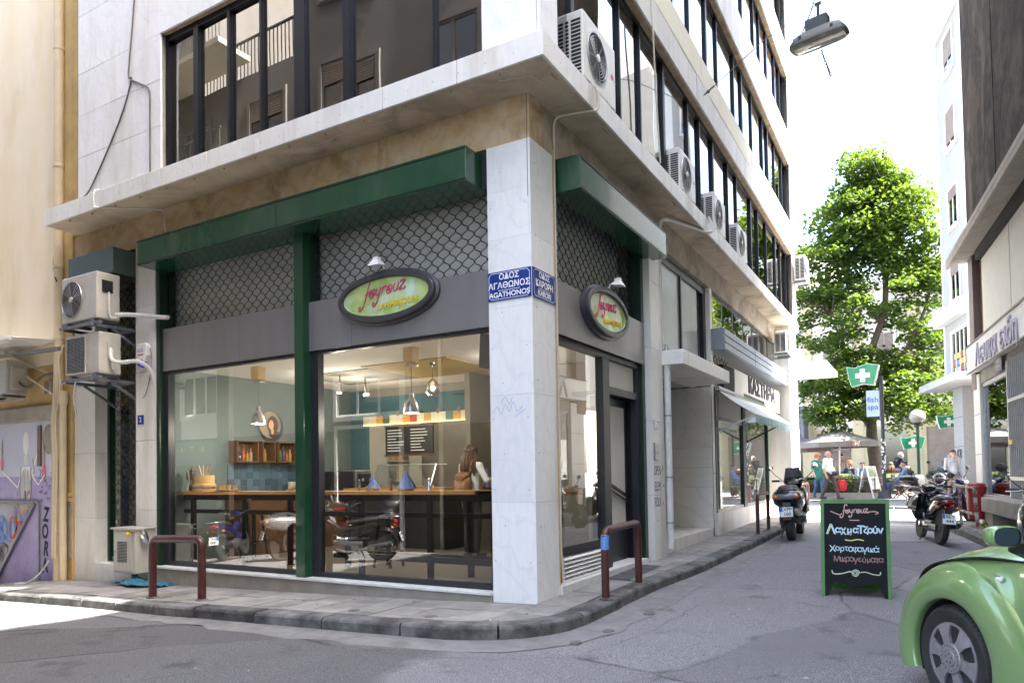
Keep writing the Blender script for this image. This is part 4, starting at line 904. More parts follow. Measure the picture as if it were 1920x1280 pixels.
def oval_sign(center, xdir, nrm, a, b_, label):
    t = thing('oval_sign', label, 'shop sign', center, 0, 'oval signs of the corner shop'); X = Vector(xdir); U = Vector((0,0,1)); N_ = Vector(nrm)
    def ring(prof, name, m, n=48):
        mb = M(); vs = []
        for k_,(f,d) in enumerate(prof): vs += [X*(a*math.cos(2*PI*j/n) - 0) * 1 + X*0 + X*(f*math.cos(2*PI*j/n)) + U*((b_+f)*math.sin(2*PI*j/n)) + N_*d for j in range(n)]
        k = len(prof); fs = [(i*n+j, i*n+(j+1)%n, (i+1)*n+(j+1)%n, (i+1)*n+j) for i in range(k-1) for j in range(n)]
        mb.add(vs, fs); return obj(name, mb, m, t, .7)
    ring([(0,.0),(0,.03),(-.03,.05),(-.045,.05)], 'outer_rim', A['ovalframe']); ring([(-.03,.05),(-.03,.09),(-.045,.105),(-.10,.105),(-.11,.06)], 'rim', A['ovalframe'])
    n = 48; mb = M(); mb.add([X*((a-.105)*math.cos(2*PI*j/n)) + U*((b_-.105)*math.sin(2*PI*j/n)) + N_*.062 for j in range(n)], [list(range(n))]); obj('face', mb, A['ovalgreen'], t)
    ring([(-.105,.0625),(-.115,.075),(-.122,.064)], 'bead', mat('pale_bead',(.45,.60,.25),.3))
    s_ = a*.125; o = -X*(a*.40) + U*(b_*.02) + N_*.066
    tilt = (X + U*.07).normalized(); up = (U + X*.22).normalized()
    stroke_text(FEY, o, tilt, up, s_, .015 if a > .75 else .014, A['pink'], t, N_, solid=.004)
    text('LAHMAJOUN', .105*a/.77, A['gold'], t, X*(a*.23) - U*(b_*.30) + N_*.066, tilt, up, extrude=.004, bold=.001, shear=.2)
    for sgn in (1,-1): obj('screw', M().ball(tuple(X*(sgn*(a-.095)) + N_*.08), .012), A['alu'], t)
    return t
oval_sign((-2.0,.074,3.50), (1,0,0), (0,-1,0), .77, .335, 'wide oval sign with a green face and pink script over the two left street windows')
oval_sign((.001,1.93,3.40), (0,1,0), (1,0,0), .73, .34, 'oval green sign with pink script round the corner above the shop entrance')
def flood(center, nrm, xdir, label):
    t = thing('flood_lamp', label, 'flood lamp', center, 0, 'flood lamps over the oval signs'); N_ = Vector(nrm); X = Vector(xdir)
    def P(a, b_, c): return tuple(X*a + N_*b_ + Vector((0,0,c)))
    b = M()
    top = [P(-.045,.03,.07),P(.045,.03,.07),P(.045,.11,.075),P(-.045,.11,.075)]; bot = [P(-.085,.01,.02),P(.085,.01,.02),P(.085,.15,.0),P(-.085,.15,.0)]
    b.add(bot+top, [(0,1,5,4),(1,2,6,5),(2,3,7,6),(3,0,4,7),(4,5,6,7)]); obj('housing', b, A['white'], t, bevel=.004)
    b = M(); b.add([tuple(Vector(p)-Vector((0,0,.001))) for p in bot], [(0,1,2,3)]); obj('lens', b, mat('lamp_lens', (.75,.73,.65), .15), t)
    obj('arm', M().tube([P(0,-.06,.0),P(0,-.03,.05),P(0,.05,.07)], .012, 6), A['white'], t); obj('junction_box', M().cbox(P(0,.07,.092),.08,.07,.035), A['white'], t, bevel=.006)
flood((-2.03,-.03,3.84), (0,-1,0), (1,0,0), 'small white flood lamp on top of the oval sign over the street windows')
flood((.10,2.05,3.75), (1,0,0), (0,1,0), 'small white flood lamp on top of the oval sign by the entrance')
# street name plates
def plate(lines, origin, xdir, nrm, wdt, h, label, sizes, ys_, line_y, lw, xs=1.0):
    t = thing('street_name_plate', label, 'street sign', origin, 0, 'blue street name plates'); X = Vector(xdir); N_ = Vector(nrm); U = Vector((0,0,1))
    q = [X*(-wdt/2) + U*(-h/2), X*(wdt/2) + U*(-h/2), X*(wdt/2) + U*(h/2), X*(-wdt/2) + U*(h/2)]
    obj('plate', M().prism(q, N_*.012), A['bluesign'], t)
    cx_, cy_ = wdt/2-.016, h/2-.016; k = .03
    out = [(-cx_+k,-cy_),(cx_-k,-cy_),(cx_,-cy_+k),(cx_,cy_-k),(cx_-k,cy_),(-cx_+k,cy_),(-cx_,cy_-k),(-cx_,-cy_+k),(-cx_+k,-cy_)]
    b = M()
    for p,q2 in zip(out[:-1],out[1:]): b.ribbon([X*p[0]+U*p[1], X*q2[0]+U*q2[1]], .005, N_, d=.0135)
    b.ribbon([X*(-lw/2)+U*line_y, X*(lw/2)+U*line_y], .005, N_, d=.0135); obj('border', b, A['whitesign'], t)
    for s_,sz,y in zip(lines,sizes,ys_): text(s_, sz, A['whitesign'], t, U*y + N_*.0125, X, extrude=.001, bold=.0015, xs=xs)
plate(('ΟΔΟΣ','ΑΓΑΘΩΝΟΣ','AGATHONOS'), (-.272,-.002,3.385), (1,0,0), (0,-1,0), .535, .315, 'blue enamel street plate reading ΑΓΑΘΩΝΟΣ on the left face of the corner pillar', (.088,.092,.080), (.095,.0,-.098), -.05, .27)
plate(('ΟΔΟΣ','ΚΑΡΟΡΗ','KARORI'), (.002,.262,3.385), (0,1,0), (1,0,0), .52, .315, 'blue enamel street plate reading ΚΑΡΟΡΗ on the right face of the corner pillar', (.088,.10,.086), (.095,.0,-.098), -.05, .27)
t = thing('number_plate', 'small blue enamel plate numbered 2 on the narrow pillar left of the shop window', 'number plate', (-6.80,-.002,2.27))
obj('plate', bx(-.07,.07,-.01,0,-.07,.07), A['bluesign'], t); text('2', .11, A['whitesign'], t, (0,-.0105,0), (1,0,0), extrude=.001)
# alarm box
t = thing('alarm_siren', 'white alarm siren box with a blue dome on the narrow pillar', 'alarm', (-6.68,-.003,3.28))
b = M(); prof = [(.10,.14),(.13,.10),(.13,-.05),(.09,-.13),(.05,-.16)]
pl = [(x,z) for x,z in prof] + [(-x,z) for x,z in prof[::-1]]
b.prism([(x,-.0,z) for x,z in pl], (0,-.075,0)); obj('case', b, A['white'], t, bevel=.012)
obj('dome', M().ball((0,-.055,-.165),.085,.06,.065), mat('blue_dome', (.02,.03,.55), .15, coat=.5), t, True)
text('ASG', .085, mat('alarm_print', (.05,.08,.30), .5), t, (-.02,-.0765,.03), (1,0,0), extrude=.0005); obj('underline', bx(-.08,.06,-.077,-.0755,-.045,-.025), A['redink'], t)
obj('cable', M().tube(cat_rom([(.12,-.01,.08),(.16,-.012,-.05),(.13,-.012,-.35),(.02,-.012,-.62),(-.06,-.01,-.68)],6), .005, 5), A['cabledark'], t, True)
t = thing('graffiti_scribble', 'faint blue pen scribble at head height on the corner pillar', 'graffiti', (-.40,-.001,2.02))
stroke_text([[(-.1,0),(-.05,.06),(0,-.02),(.05,.08),(.1,.0),(.15,.1),(.2,.0),(.26,.05)],[(0,.1),(.05,.16),(.1,.08),(.14,.16)],[(.16,-.06),(.3,.02)]], (0,0,0), (1,0,0), (0,0,1), 1, .006, mat('faded_blue_ink',(.38,.42,.62),.7), t, (0,-1,0))
# ------------------------------------------------------------------ left bay: door grille, housings, AC units
DG = thing('door_grille', 'green roller grille closing the narrow doorway beside the gas box', 'security grille')
grille('lattice', -7.95, -6.98, .12, 4.45, .26, 'x', DG)
obj('guide_rail', M().box(-8.02,-7.96,.2,.3,.05,4.5), A['green_dark'], DG); obj('guide_rail', M().box(-6.97,-6.931,.2,.3,.05,4.5), A['green_dark'], DG); obj('bottom_bar', bx(-7.96,-6.97,.24,.28,.06,.12), A['metal'], DG)
DB2 = thing('doorway', 'dark doorway with a beige door leaf and a vent behind the narrow roller grille', 'door')
obj('back', bx(-8.02,-6.93,.75,.8,.0,4.9), A['dark'], DB2); obj('leaf', bx(-7.75,-6.93,.70,.74,.05,2.45), A['brownink'], DB2)
for k in range(6): obj('vent_slat', bx(-7.75,-6.95,.66,.69,2.55+k*.05,2.58+k*.05), A['metal'], DB2)
H3 = housing('small dark green shutter housing above the air conditioners on the left', (-8.15,-6.94,-.35,.2,4.48,4.87), A['green_box'])
obj('edge_trim', bx(-8.15,-6.94,-.357,-.351,4.48,4.50), A['green_dark'], H3)
def ac_unit(label, loc, rz=0, L_=.85, D_=.32, Hh=.70, style='fan', m='acgrey', brand=None, group='air conditioner units', fx=-.16):
    """front faces local -Y, centre bottom at origin"""
    t = thing('air_conditioner', label, 'air conditioner', loc, rz, group); x0, x1 = -L_/2, L_/2
    obj('casing', M().box(x0,x1,-D_/2,D_/2,.04,Hh), A[m], t, bevel=.018)
    obj('foot', M().box(x0+.08,x0+.16,-D_/2-.01,D_/2+.01,0,.039), A['steel'], t); obj('foot', M().box(x1-.16,x1-.08,-D_/2-.01,D_/2+.01,0,.039), A['steel'], t)
    yf = -D_/2; R_ = min(Hh*.38,.27); cz = Hh*.52
    if style == 'fan':
        obj('fan_opening', M().lathe([(R_,.002),(0,.003)], (fx,yf-.001,cz), 32, (0,-1,0)), A['dark'], t)
        b = M()
        for k in range(7): r = R_*(k+1.2)/8.2; b.tube([(fx+r*math.cos(2*PI*j/28), yf-.014, cz+r*math.sin(2*PI*j/28)) for j in range(28)], .0028, 4, True)
        for k in range(8): a = k*PI/4+.2; b.bar((fx+.03*math.cos(a),yf-.016,cz+.03*math.sin(a)),(fx+R_*math.cos(a),yf-.012,cz+R_*math.sin(a)),.006,.006)
        b.tube([(fx+R_*math.cos(2*PI*j/32), yf-.008, cz+R_*math.sin(2*PI*j/32)) for j in range(32)], .009, 5, True)
        obj('fan_grille', b, A['metal'], t, True)
        b = M()
        for k in range(3):
            a = k*2*PI/3; b.add([(fx+.05*math.cos(a),yf-.006,cz+.05*math.sin(a)),(fx+R_*.92*math.cos(a-.25),yf-.0045,cz+R_*.92*math.sin(a-.25)),(fx+R_*.92*math.cos(a+.55),yf-.0075,cz+R_*.92*math.sin(a+.55)),(fx+.05*math.cos(a+.8),yf-.006,cz+.05*math.sin(a+.8))], [(0,1,2,3)])
        obj('fan_blade', b, mat('fan_blade',(.11,.11,.115),.4), t); obj('hub', M().lathe([(R_*.17,0),(R_*.15,.014),(0,.02)], (fx,yf-.012,cz), 16, (0,-1,0)), A[m], t, .6)
    else:
        b = M(); gx0, gx1 = x0+.03, x0+L_*.60
        b.box(gx0,gx1,yf-.003,yf-.001,.08,Hh-.05); obj('grille_back', b, A['dark'], t)
        b = M()
        for k in range(26): z = .085+k*(Hh-.15)/25; b.box(gx0,gx1,yf-.012,yf-.004,z,z+.007)
        for k in range(14): x = gx0+k*(gx1-gx0)/13; b.box(x-.003,x+.003,yf-.014,yf-.0121,.08,Hh-.05)
        obj('fan_grille', b, A['metal'], t); obj('panel_rim', M().box(gx0-.015,gx0,yf-.015,yf-.001,.06,Hh-.03).box(gx1,gx1+.015,yf-.015,yf-.001,.06,Hh-.03).box(gx0,gx1,yf-.015,yf-.001,Hh-.05,Hh-.03).box(gx0,gx1,yf-.015,yf-.001,.06,.08), A[m], t)
    return t
def side_vents(t, L_, D_, Hh, side=-1):                   # slotted end panel
    b = M(); x = side*L_/2
    for c in range(2):
        for k in range(15):
            z = .08+k*(Hh-.16)/15; y0 = -D_/2+.03+c*(D_/2-.02)
            b.box(min(x,x+side*.004),max(x,x+side*.004),y0,y0+D_/2-.05,z,z+(Hh-.16)/15*.62)
    obj('side_slots', b, A['dark'], t)
def bracket(label, x0, x1, z, yb, depth):
    t = thing('wall_bracket', label, 'bracket', (0,0,0), 0, 'steel brackets under the air conditioners'); b = M()
    for x in (x0+.06,x1-.06):
        obj('arm', M().bar((x,yb,z),(x,yb-depth,z),.04,.045), A['steel'], t); obj('strut', M().bar((x,yb-.02,z-.32),(x,yb-depth*.62,z-.025),.035,.035), A['steel'], t)
    obj('rail', M().bar((x0-.05,yb-depth+.06,z+.02),(x1+.1,yb-depth+.06,z+.02),.05,.04), A['steel'], t); obj('rail', M().bar((x0-.05,yb-.12,z+.02),(x1+.3,yb-.12,z+.02),.05,.04), A['steel'], t)
u1 = ac_unit('upper of the two grey air conditioners on brackets, with a round fan and insulated pipe', (-7.40,-.42,3.71), 0, .92, .36, .74, 'fan', 'acgrey', fx=-.18)
u2 = ac_unit('lower of the two grey air conditioners on brackets, with a square mesh grille', (-7.36,-.40,2.90), 0, .86, .34, .66, 'mesh', 'acgrey')
bracket('dark steel bracket carrying the upper air conditioner with the round fan', -7.86, -6.95, 3.66, .2, .85); bracket('dark steel bracket carrying the lower air conditioner with the mesh grille', -7.80, -6.95, 2.85, .2, .85)
obj('connection_box', M().box(.46,.475,-.10,.06,.44,.62), A['black'], u1)
obj('pipe', M().tube(cat_rom([(.47,.0,.45),(.50,-.02,.25),(.50,.0,.08),(.56,.06,.06)],6), .016, 7), A['pipewhite'], u1, True)
obj('insulated_pipe', M().tube(cat_rom([(.5,.08,.12),(.62,.20,.13),(.9,.33,.10),(1.2,.37,.05),(1.32,.38,.04)],6), .034, 8), A['pipewhite'], u1, True)
obj('connection_box', M().box(.43,.445,-.05,.07,.38,.50), A['acgrey'], u2)
obj('pipe', M().tube(cat_rom([(.44,.0,.42),(.50,-.02,.25),(.62,.05,.20),(.80,.2,.22),(.86,.36,.1),(.87,.42,-.12)],6), .03, 8), A['pipewhite'], u2, True)
obj('pipe', M().tube(cat_rom([(.44,.03,.40),(.47,.0,.2),(.5,.0,.1)],6), .014, 6), A['pipewhite'], u2, True)
obj('drain_hose', M().tube(cat_rom([(-.3,-.1,.0),(-.5,-.02,-.25),(-.68,.12,-.5)],6), .012, 6), A['pipewhite'], u2, True)
for k,(y,lab) in enumerate(((.95,'big white air conditioner with a round fan standing at the building corner on the ledge'),(4.5,'second white air conditioner along the ledge from the building corner'),(6.55,'third white air conditioner along the ledge from the building corner'),(8.45,'fourth white air conditioner on the ledge, reflecting near the leafy panes'))):
    t = ac_unit(lab, (.27,y,ZL+.002), PI/2, .95 if k == 0 else .86, .33, .80 if k == 0 else .68, 'fan', 'plastic', fx=-.10, group='white air conditioners along the ledge'); side_vents(t, .95 if k == 0 else .86, .33, .80 if k == 0 else .68)
    lx, lz = (.36,.42) if k == 0 else (.33,.36)
    obj('badge', M().lathe([(.035,.002),(0,.002)], (lx,-.167,lz), 14, (0,-1,0)), mat('red_badge',(.55,.04,.09),.4), t)
    if k == 0: text('LG', .06, mat('badge_grey',(.35,.35,.36),.5), t, (lx+.085,-.1665,lz-.02), (1,0,0), extrude=.0005)
t = thing('cable_loop', 'beige hose looping from the corner air conditioner under the ledge to the pillar', 'hose')
obj('hose', M().tube(cat_rom([(.475,.72,5.64),(.49,.74,5.52),(.48,.72,5.41),(.40,.66,5.385),(.2,.60,5.375),(.04,.55,5.33),(.02,.548,5.05)],7), .014, 7), A['cable'], t, True)
obj('wire', M().tube([(.02,.548,5.05),(.02,.549,.5),(.03,.56,.16)], .010, 6), A['cable'], t, True)
t = thing('cable_loop', 'pale hose pair looping over the ledge to the end of the green entrance housing', 'hose')
for k in range(2): obj('hose', M().tube(cat_rom([(.475,5.55+k*.04,5.68),(.51,5.57+k*.04,5.55),(.49,5.50+k*.04,5.40),(.3,4.9+k*.05,5.37),(.1,4.2+k*.05,5.3),(.085,4.08+k*.04,4.95)],7), .02, 7), A['pipewhite'], t, True)
t = thing('facade_cable', 'beige cable hanging down the right facade past the first window band', 'cable')
obj('wire', M().tube(cat_rom([(.425,2.6,13.2),(.43,2.72,10.5),(.43,2.85,8.1),(.44,2.88,7.5),(.43,3.0,6.6),(.45,3.05,5.68)],6), .012, 6), A['cable'], t, True)
t = thing('facade_cable', 'dark forked cable hanging across the white marble wall at the upper left', 'cable')
obj('wire', M().tube(cat_rom([(-6.02,-.515,9.6),(-6.15,-.515,8.2),(-6.28,-.515,7.25),(-6.22,-.515,7.12),(-6.5,-.515,6.6),(-7.2,-.515,5.8),(-7.42,-.53,5.65)],7), .012, 6), A['cabledark'], t, True)
obj('wire', M().tube(cat_rom([(-6.22,-.515,7.12),(-6.0,-.515,7.0),(-5.80,-.515,6.85),(-5.78,-.515,6.5),(-5.78,-.515,5.66)],7), .012, 6), A['cabledark'], t, True)
t = thing('facade_cable', 'pale cable bent over the left end of the ledge and down to the green housing', 'cable')
obj('wire', M().tube(cat_rom([(-7.02,-.50,5.70),(-7.03,-.58,5.64),(-7.02,-.585,5.42),(-6.98,-.57,5.40),(-6.6,-.3,5.395),(-6.25,-.0,5.38),(-6.2,-.01,5.2),(-6.15,-.02,4.95)],7), .011, 6), A['pipewhite'], t, True)
# gas meter box
t = thing('gas_box', 'grey metal gas meter cabinet on a pipe beside the narrow doorway', 'gas cabinet', (-6.70,-.20,-.17))
obj('cabinet', M().box(-.27,.27,-.13,.19,.16,.80), A['acgrey'], t, bevel=.008); obj('lid', M().box(-.30,.30,-.16,.19,.801,.825), A['acgrey'], t)
obj('door', M().box(-.25,.20,-.14,-.131,.19,.77), A['acgrey'], t, bevel=.004); 
b = M()
for i in range(8):
    for j in range(14): b.box(-.15+i*.03,-.13+i*.03,-.1435,-.1401,.32+j*.022,.334+j*.022)
obj('vent', b, A['dark'], t); obj('valve', M().tube([(.12,-.10,.76),(.24,-.19,.74)],.012,6).ball((.12,-.15,.74),.03), A['gold'], t); obj('lock', M().lathe([(.02,0),(.02,.012)],(-.21,-.141,.48),10,(0,-1,0)), A['metal'], t)
obj('pipe', M().tube([(.05,0,.0),(.05,0,.17)], .045, 10), A['iron'], t, True); obj('regulator', M().lathe([(.03,0),(.05,.05),(.05,.15),(.03,.2)], (.33,.0,.60), 12, (0,-.3,1)), A['chrome'], t, True)
A['tarp'] = mat('blue_plastic', (.015,.10,.16), .5, col2=(.02,.13,.20), scale=8)
t = thing('plastic_sheet', 'crumpled blue plastic sheeting lying under the gas cabinet', 'plastic sheet', (-6.45,-.30,pav(-6.45,0)))
rg = random.Random(2)
hh = [[rg.uniform(.0,.05) for _ in range(8)] for _ in range(13)]
obj('sheet', M().grid(lambda u,v: (-.42+u*1.05, -.16+v*.36+.05*math.sin(9*u), .012+hh[int(u*12)][int(v*7)]+.10*max(0,1-abs(u-.32)*5)*(1-abs(2*v-1))), 12, 7), A['tarp'], t)
# ------------------------------------------------------------------ yellow neighbour on the left
YB = thing('yellow_building', 'yellow rendered building left of the marble block with a painted lower wall', 'building', (0,0,0))
def yp(name, mb, m, **k): return obj(name, mb, m, YB, **k)
yp('wall', bx(-26,-8.605,.0,7,3.35,19), A['yellow'])
yp('lower_wall', bx(-26,-8.605,.02,7,2.66,3.349), A['yellowrough'])
yp('mural_wall', M().box(-26,-8.95,.03,6.9,-2.2,1.45), A['purple']); yp('mural_wall', bx(-26,-8.95,.03,6.9,1.451,2.40), A['palemural'])
yp('ledge_band', M().box(-26,-8.95,-.05,.3,2.401,2.659), A['concrete'], bevel=.02)
yp('pilaster', bx(-8.95,-8.605,-.035,.3,-.6,19), A['yellowrough']); yp('return_wall', bx(-8.604,-7.604,-.03,.3,5.42,19), A['yellowrough']); yp('plinth_patch', M().box(-8.84,-8.64,-.05,-.0351,.10,1.0), A['concrete']); yp('plinth_moulding', M().box(-8.88,-8.61,-.08,-.0352,1.02,1.08).box(-8.87,-8.62,-.07,-.0352,1.10,1.16), A['yellowrough'])
t = thing('drainpipe', 'thick yellow painted drainpipe running the full height of the yellow corner', 'pipe')
obj('pipe', M().tube([(-8.90,-.10,-.28),(-8.90,-.10,19)], .075, 12), A['pipeyellow'], t, True)
for z in (.5,1.6,2.5,3.7,4.9,6.6,8.6): obj('collar', M().lathe([(.077,0),(.086,.01),(.086,.05),(.077,.06)], (-8.90,-.10,z), 12), A['pipeyellow'], t, True)
t = thing('drainpipe', 'thinner yellow pipe beside the drainpipe ending in a hopper below the brackets', 'pipe')
obj('pipe', M().tube([(-8.72,-.12,-.26),(-8.72,-.12,2.7)], .055, 10), A['pipeyellow'], t, True); obj('hopper', M().lathe([(.06,0),(.075,.08),(.075,.2),(.05,.24)], (-8.72,-.12,2.6), 10), A['pipeyellow'], t, True)
t = thing('cable_bundle', 'bundle of beige cables strapped to the yellow drainpipe', 'cable')
for k in range(4): obj('cable', M().tube(cat_rom([(-8.90+k*.03,-.20,.1),(-8.88+k*.04,-.20,1.7),(-8.91+k*.035,-.20,2.3),(-8.86+k*.06,-.19,2.9),(-8.85+k*.03,-.17,3.35),(-8.7,-.12,3.6)],6), .014, 6), [A['cable'],A['pipeyellow']][k%2], t, True)
t = thing('facade_cable', 'dark cable end dangling below the left end of the ledge', 'cable')
obj('wire', M().tube(cat_rom([(-8.9,-.12,5.42),(-8.97,-.14,5.1),(-8.95,-.15,4.85),(-8.85,-.17,4.70),(-8.82,-.17,4.66)],6), .012, 6), A['ink'], t, True)
t = thing('cable_loop', 'two loose white cables lying at the foot of the yellow drainpipe', 'cable')
for k in range(2): obj('wire', M().tube(cat_rom([(-9.0,-.2,.05),(-9.15,-.25,-.15),(-9.35,-.30-k*.05,pav(-9.35,0)+.015),(-9.6,-.36-k*.06,pav(-9.6,0)+.015)],6), .012, 6), A['pipewhite'], t, True)
# canopy, its rail and the air conditioner under it
t = thing('sheet_canopy', 'torn pale sheet metal canopy over the painted wall at the left edge', 'canopy')
obj('sheet', M().grid(lambda u,v: (-12.6+u*3.75, .02-v*.85, 3.62+.10*u-.05*v+.02*math.sin(u*23)*(v)+.012*math.sin(u*61)), 40, 4).grid(lambda u,v: (-12.6+u*3.75, -.83, 3.57+.10*u+.02*math.sin(u*23)+.012*math.sin(u*61)-.05*v), 40, 1), A['white'], t, True)
obj('rail', M().bar((-12.6,-.75,3.48),(-8.15,-.48,3.43),.05,.06), A['metal'], t); obj('strut', M().bar((-9.3,.0,3.15),(-9.35,-.7,3.47),.03,.03).bar((-9.3,-.4,3.1),(-8.95,-.1,2.75),.025,.025), A['concrete'], t)
t = ac_unit('old beige air conditioner under the torn canopy above the painted wall', (-10.25,-.30,2.80), 0, .9, .34, .62, 'mesh', 'acgrey')
obj('valve_cover', M().box(.452,.52,-.12,.1,.12,.5), A['acgrey'], t, bevel=.015); obj('pipe', M().tube(cat_rom([(.5,.0,.25),(.7,.05,.15),(.9,.2,.35),(1.2,.28,.38)],6),.02,6), A['cabledark'], t, True)
obj('bracket', M().bar((-.55,.1,-.02),(.75,-.05,-.06),.05,.04), A['concrete'], t)
t = thing('conduit_box', 'small grey conduit box on the rough yellow wall', 'junction box', (-9.32,.0,2.95)); obj('box', bx(-.09,.09,-.07,.02,-.12,.12), A['concrete'], t, bevel=.01); obj('cover', bx(-.07,.07,-.075,-.07,-.10,.10), A['brownink'], t)
# hatch and painting
t = thing('metal_hatch', 'graffitied grey metal hatch set diagonally into the purple wall', 'hatch')
obj('sheet', M().prism([(-12.4,.02,.97),(-9.83,.02,.97),(-11.15,.02,-.42),(-12.4,.02,-.42)], (0,-.03,0)), mat('hatch_metal',(.36,.35,.37),.5,col2=(.28,.27,.30),scale=2), t)
obj('frame', M().bar((-9.80,-.015,1.0),(-11.16,-.015,-.44),.03,.05).bar((-12.4,-.015,1.0),(-9.66,-.015,1.0),.03,.04).bar((-9.66,-.015,1.02),(-9.66,-.015,-.34),.03,.03), A['metal'], t)
t = thing('graffiti_tag', 'looping blue and brown spray tags on the grey metal hatch', 'graffiti')
R_ = random.Random(6)
for k,(mk,cx_,cz_) in enumerate((('blueink',-10.95,.55),('blueink',-11.05,.2),('blueink',-10.75,.45),('orangeink',-10.25,.80),('blueink',-10.3,.7),('redink',-10.45,.52),('brownink',-11.0,-.05),('brownink',-10.85,.1))):
    pts = [(cx_+.28*math.cos(a*1.05+k)*(.5+.5*R_.random()), -.013, cz_+.26*math.sin(a*1.7+k)*(.5+.5*R_.random())) for a in range(9)]
    pts = [(min(p[0], -9.95-(.9-p[2])*.9) , p[1], max(-.35,min(.93,p[2]))) for p in pts]
    b = M(); b.ribbon(cat_rom(pts,6), .035, (0,-1,0), d=.002+.001*k); obj('spray_line', b, A[mk], t)
t = thing('graffiti_letters', 'black letters ZORA sprayed one below the other on the purple wall', 'graffiti')
for k,s_ in enumerate('ZORA'): text(s_, .34, A['ink'], t, (-9.53-(k%2)*.03,.027,.78-k*.29), (1,0,.08*(1 if k%2 else -1)), extrude=.001, bold=.012, xs=.72, shear=.12)
t = thing('painted_figure', 'thin pale painted figure with a long bare head and spread arms on the wall', 'mural')
def disc(name, pts, m, par, lift): b = M(); b.add([(x,.03-lift,z) for x,z in pts], [list(range(len(pts)))]); return obj(name, b, m, par)
def ell(cx_, cz_, a, b_, n=18, rot=0): return [(cx_+a*math.cos(2*PI*j/n)*math.cos(rot)-b_*math.sin(2*PI*j/n)*math.sin(rot), cz_+a*math.cos(2*PI*j/n)*math.sin(rot)+b_*math.sin(2*PI*j/n)*math.cos(rot)) for j in range(n)]
disc('head', ell(-10.18,2.03,.10,.21), A['whiteink'], t, .004)
disc('torso', [(-10.32,1.62),(-10.05,1.62),(-10.02,1.40),(-10.10,1.2),(-10.25,1.2),(-10.34,1.4)], A['whiteink'], t, .0042)
disc('leg', ell(-10.30,1.22,.075,.36,18,-.12), A['greyink'], t, .005); disc('leg', ell(-10.09,1.24,.075,.34,18,.10), A['greyink'], t, .0052)
b = M(); 
for pl in ([(-10.30,1.6),(-10.45,1.25),(-10.75,1.42),(-11.0,1.55)], [(-10.05,1.6),(-9.92,1.42),(-9.78,1.30),(-9.55,1.48)], [(-10.22,1.82),(-10.2,1.65)], [(-10.15,1.82),(-10.14,1.65)], [(-9.98,1.5),(-9.8,1.85)]): b.ribbon([(x,.03,z) for x,z in pl], .035, (0,-1,0), d=.006)
obj('arm_lines', b, A['whiteink'], t)
b = M()
for pl in ([(-10.34,1.62),(-10.38,1.2),(-10.3,.86)], [(-10.2,1.6),(-10.2,.9)], [(-10.02,1.6),(-10.0,1.2),(-10.05,.88)], [(-9.95,1.75),(-9.9,1.5)]): b.ribbon([(x,.03,z) for x,z in pl], .018, (0,-1,0), d=.007)
obj('outline', b, A['brownink'], t); R_ = random.Random(3)
b = M()
for k in range(16): x, z = -10.2+R_.uniform(-.25,.3), 1.05+R_.uniform(-.25,.2); b.ribbon([(x,.03,z),(x-.02,.03,z-.07)], .018, (0,-1,0), d=.0075)
obj('red_drip', b, A['redink'], t)
for k,(x,z) in enumerate(((-9.58,1.53),(-11.0,1.68))):
    t = thing('painted_flower', ['pink painted bud on a grey stem at the right of the mural','pink painted bud at the far left of the mural'][k], 'mural')
    disc('bud', ell(x,z,.06,.13), A['pinkink'], t, .005); disc('stem', ell(x,z+.26,.03,.2), A['concrete'], t, .004)
t = thing('dark_slot', 'dark red vertical iron strip fixed to the mural wall', 'iron strip'); obj('strip', bx(-9.76,-9.66,-.0,.03,1.62,2.32), A['wooddark'], t)
t = thing('plaster_patch', 'round bare plaster patch with scratched letters on the mural wall', 'patch'); disc('patch', ell(-9.44,2.08,.2,.26), A['concrete'], t, .004)
b = M(); R_ = random.Random(12)
for k in range(38): x, z = -9.56+R_.uniform(-.16,.2), 1.3+R_.uniform(-.28,.25); a = R_.uniform(0,3); b.ribbon([(x,.03,z),(x+.05*math.cos(a),.03,z+.05*math.sin(a))], .012, (0,-1,0), d=.006)
t = thing('graffiti_scribble', 'small black scribbles above the black letters on the purple wall', 'graffiti'); obj('strokes', b, A['ink'], t)

# ------------------------------------------------------------------ the building across the left street (seen in the window reflections) and the blocks that shade the crossing
A['brownwall'] = mat('brown_render', (.022,.018,.016), .95, spec=.08, col2=(.048,.040,.034), scale=3.2, col3=(.125,.105,.09), s3=.85, lo3=.46, hi3=.78, bump=1.0, bscale=16, stretch=(1,1,.85), dist=.5)  # pale blotches over the worn render paint in sunlight thrown back by windows
A['drab'] = mat('drab_render', (.20,.185,.165), .9, col2=(.24,.22,.20), scale=1, bump=.1)
A['creamwall'] = mat('cream_render', (.56,.52,.41), .9, col2=(.62,.58,.48), scale=1.5, bump=.1)
A['creamdark'] = mat('ochre_render', (.44,.37,.22), .9, col2=(.50,.43,.28), scale=2)
A['paleblue'] = mat('pale_blue_render', (.33,.335,.325), .85, col2=(.36,.365,.355), scale=1.5, bump=.08)
A['whitetrim'] = mat('white_trim', (.74,.74,.72), .6, col2=(.68,.68,.66), scale=4)
A['shutter'] = mat('brown_shutter', (.20,.155,.12), .7, col2=(.25,.20,.16), scale=3)
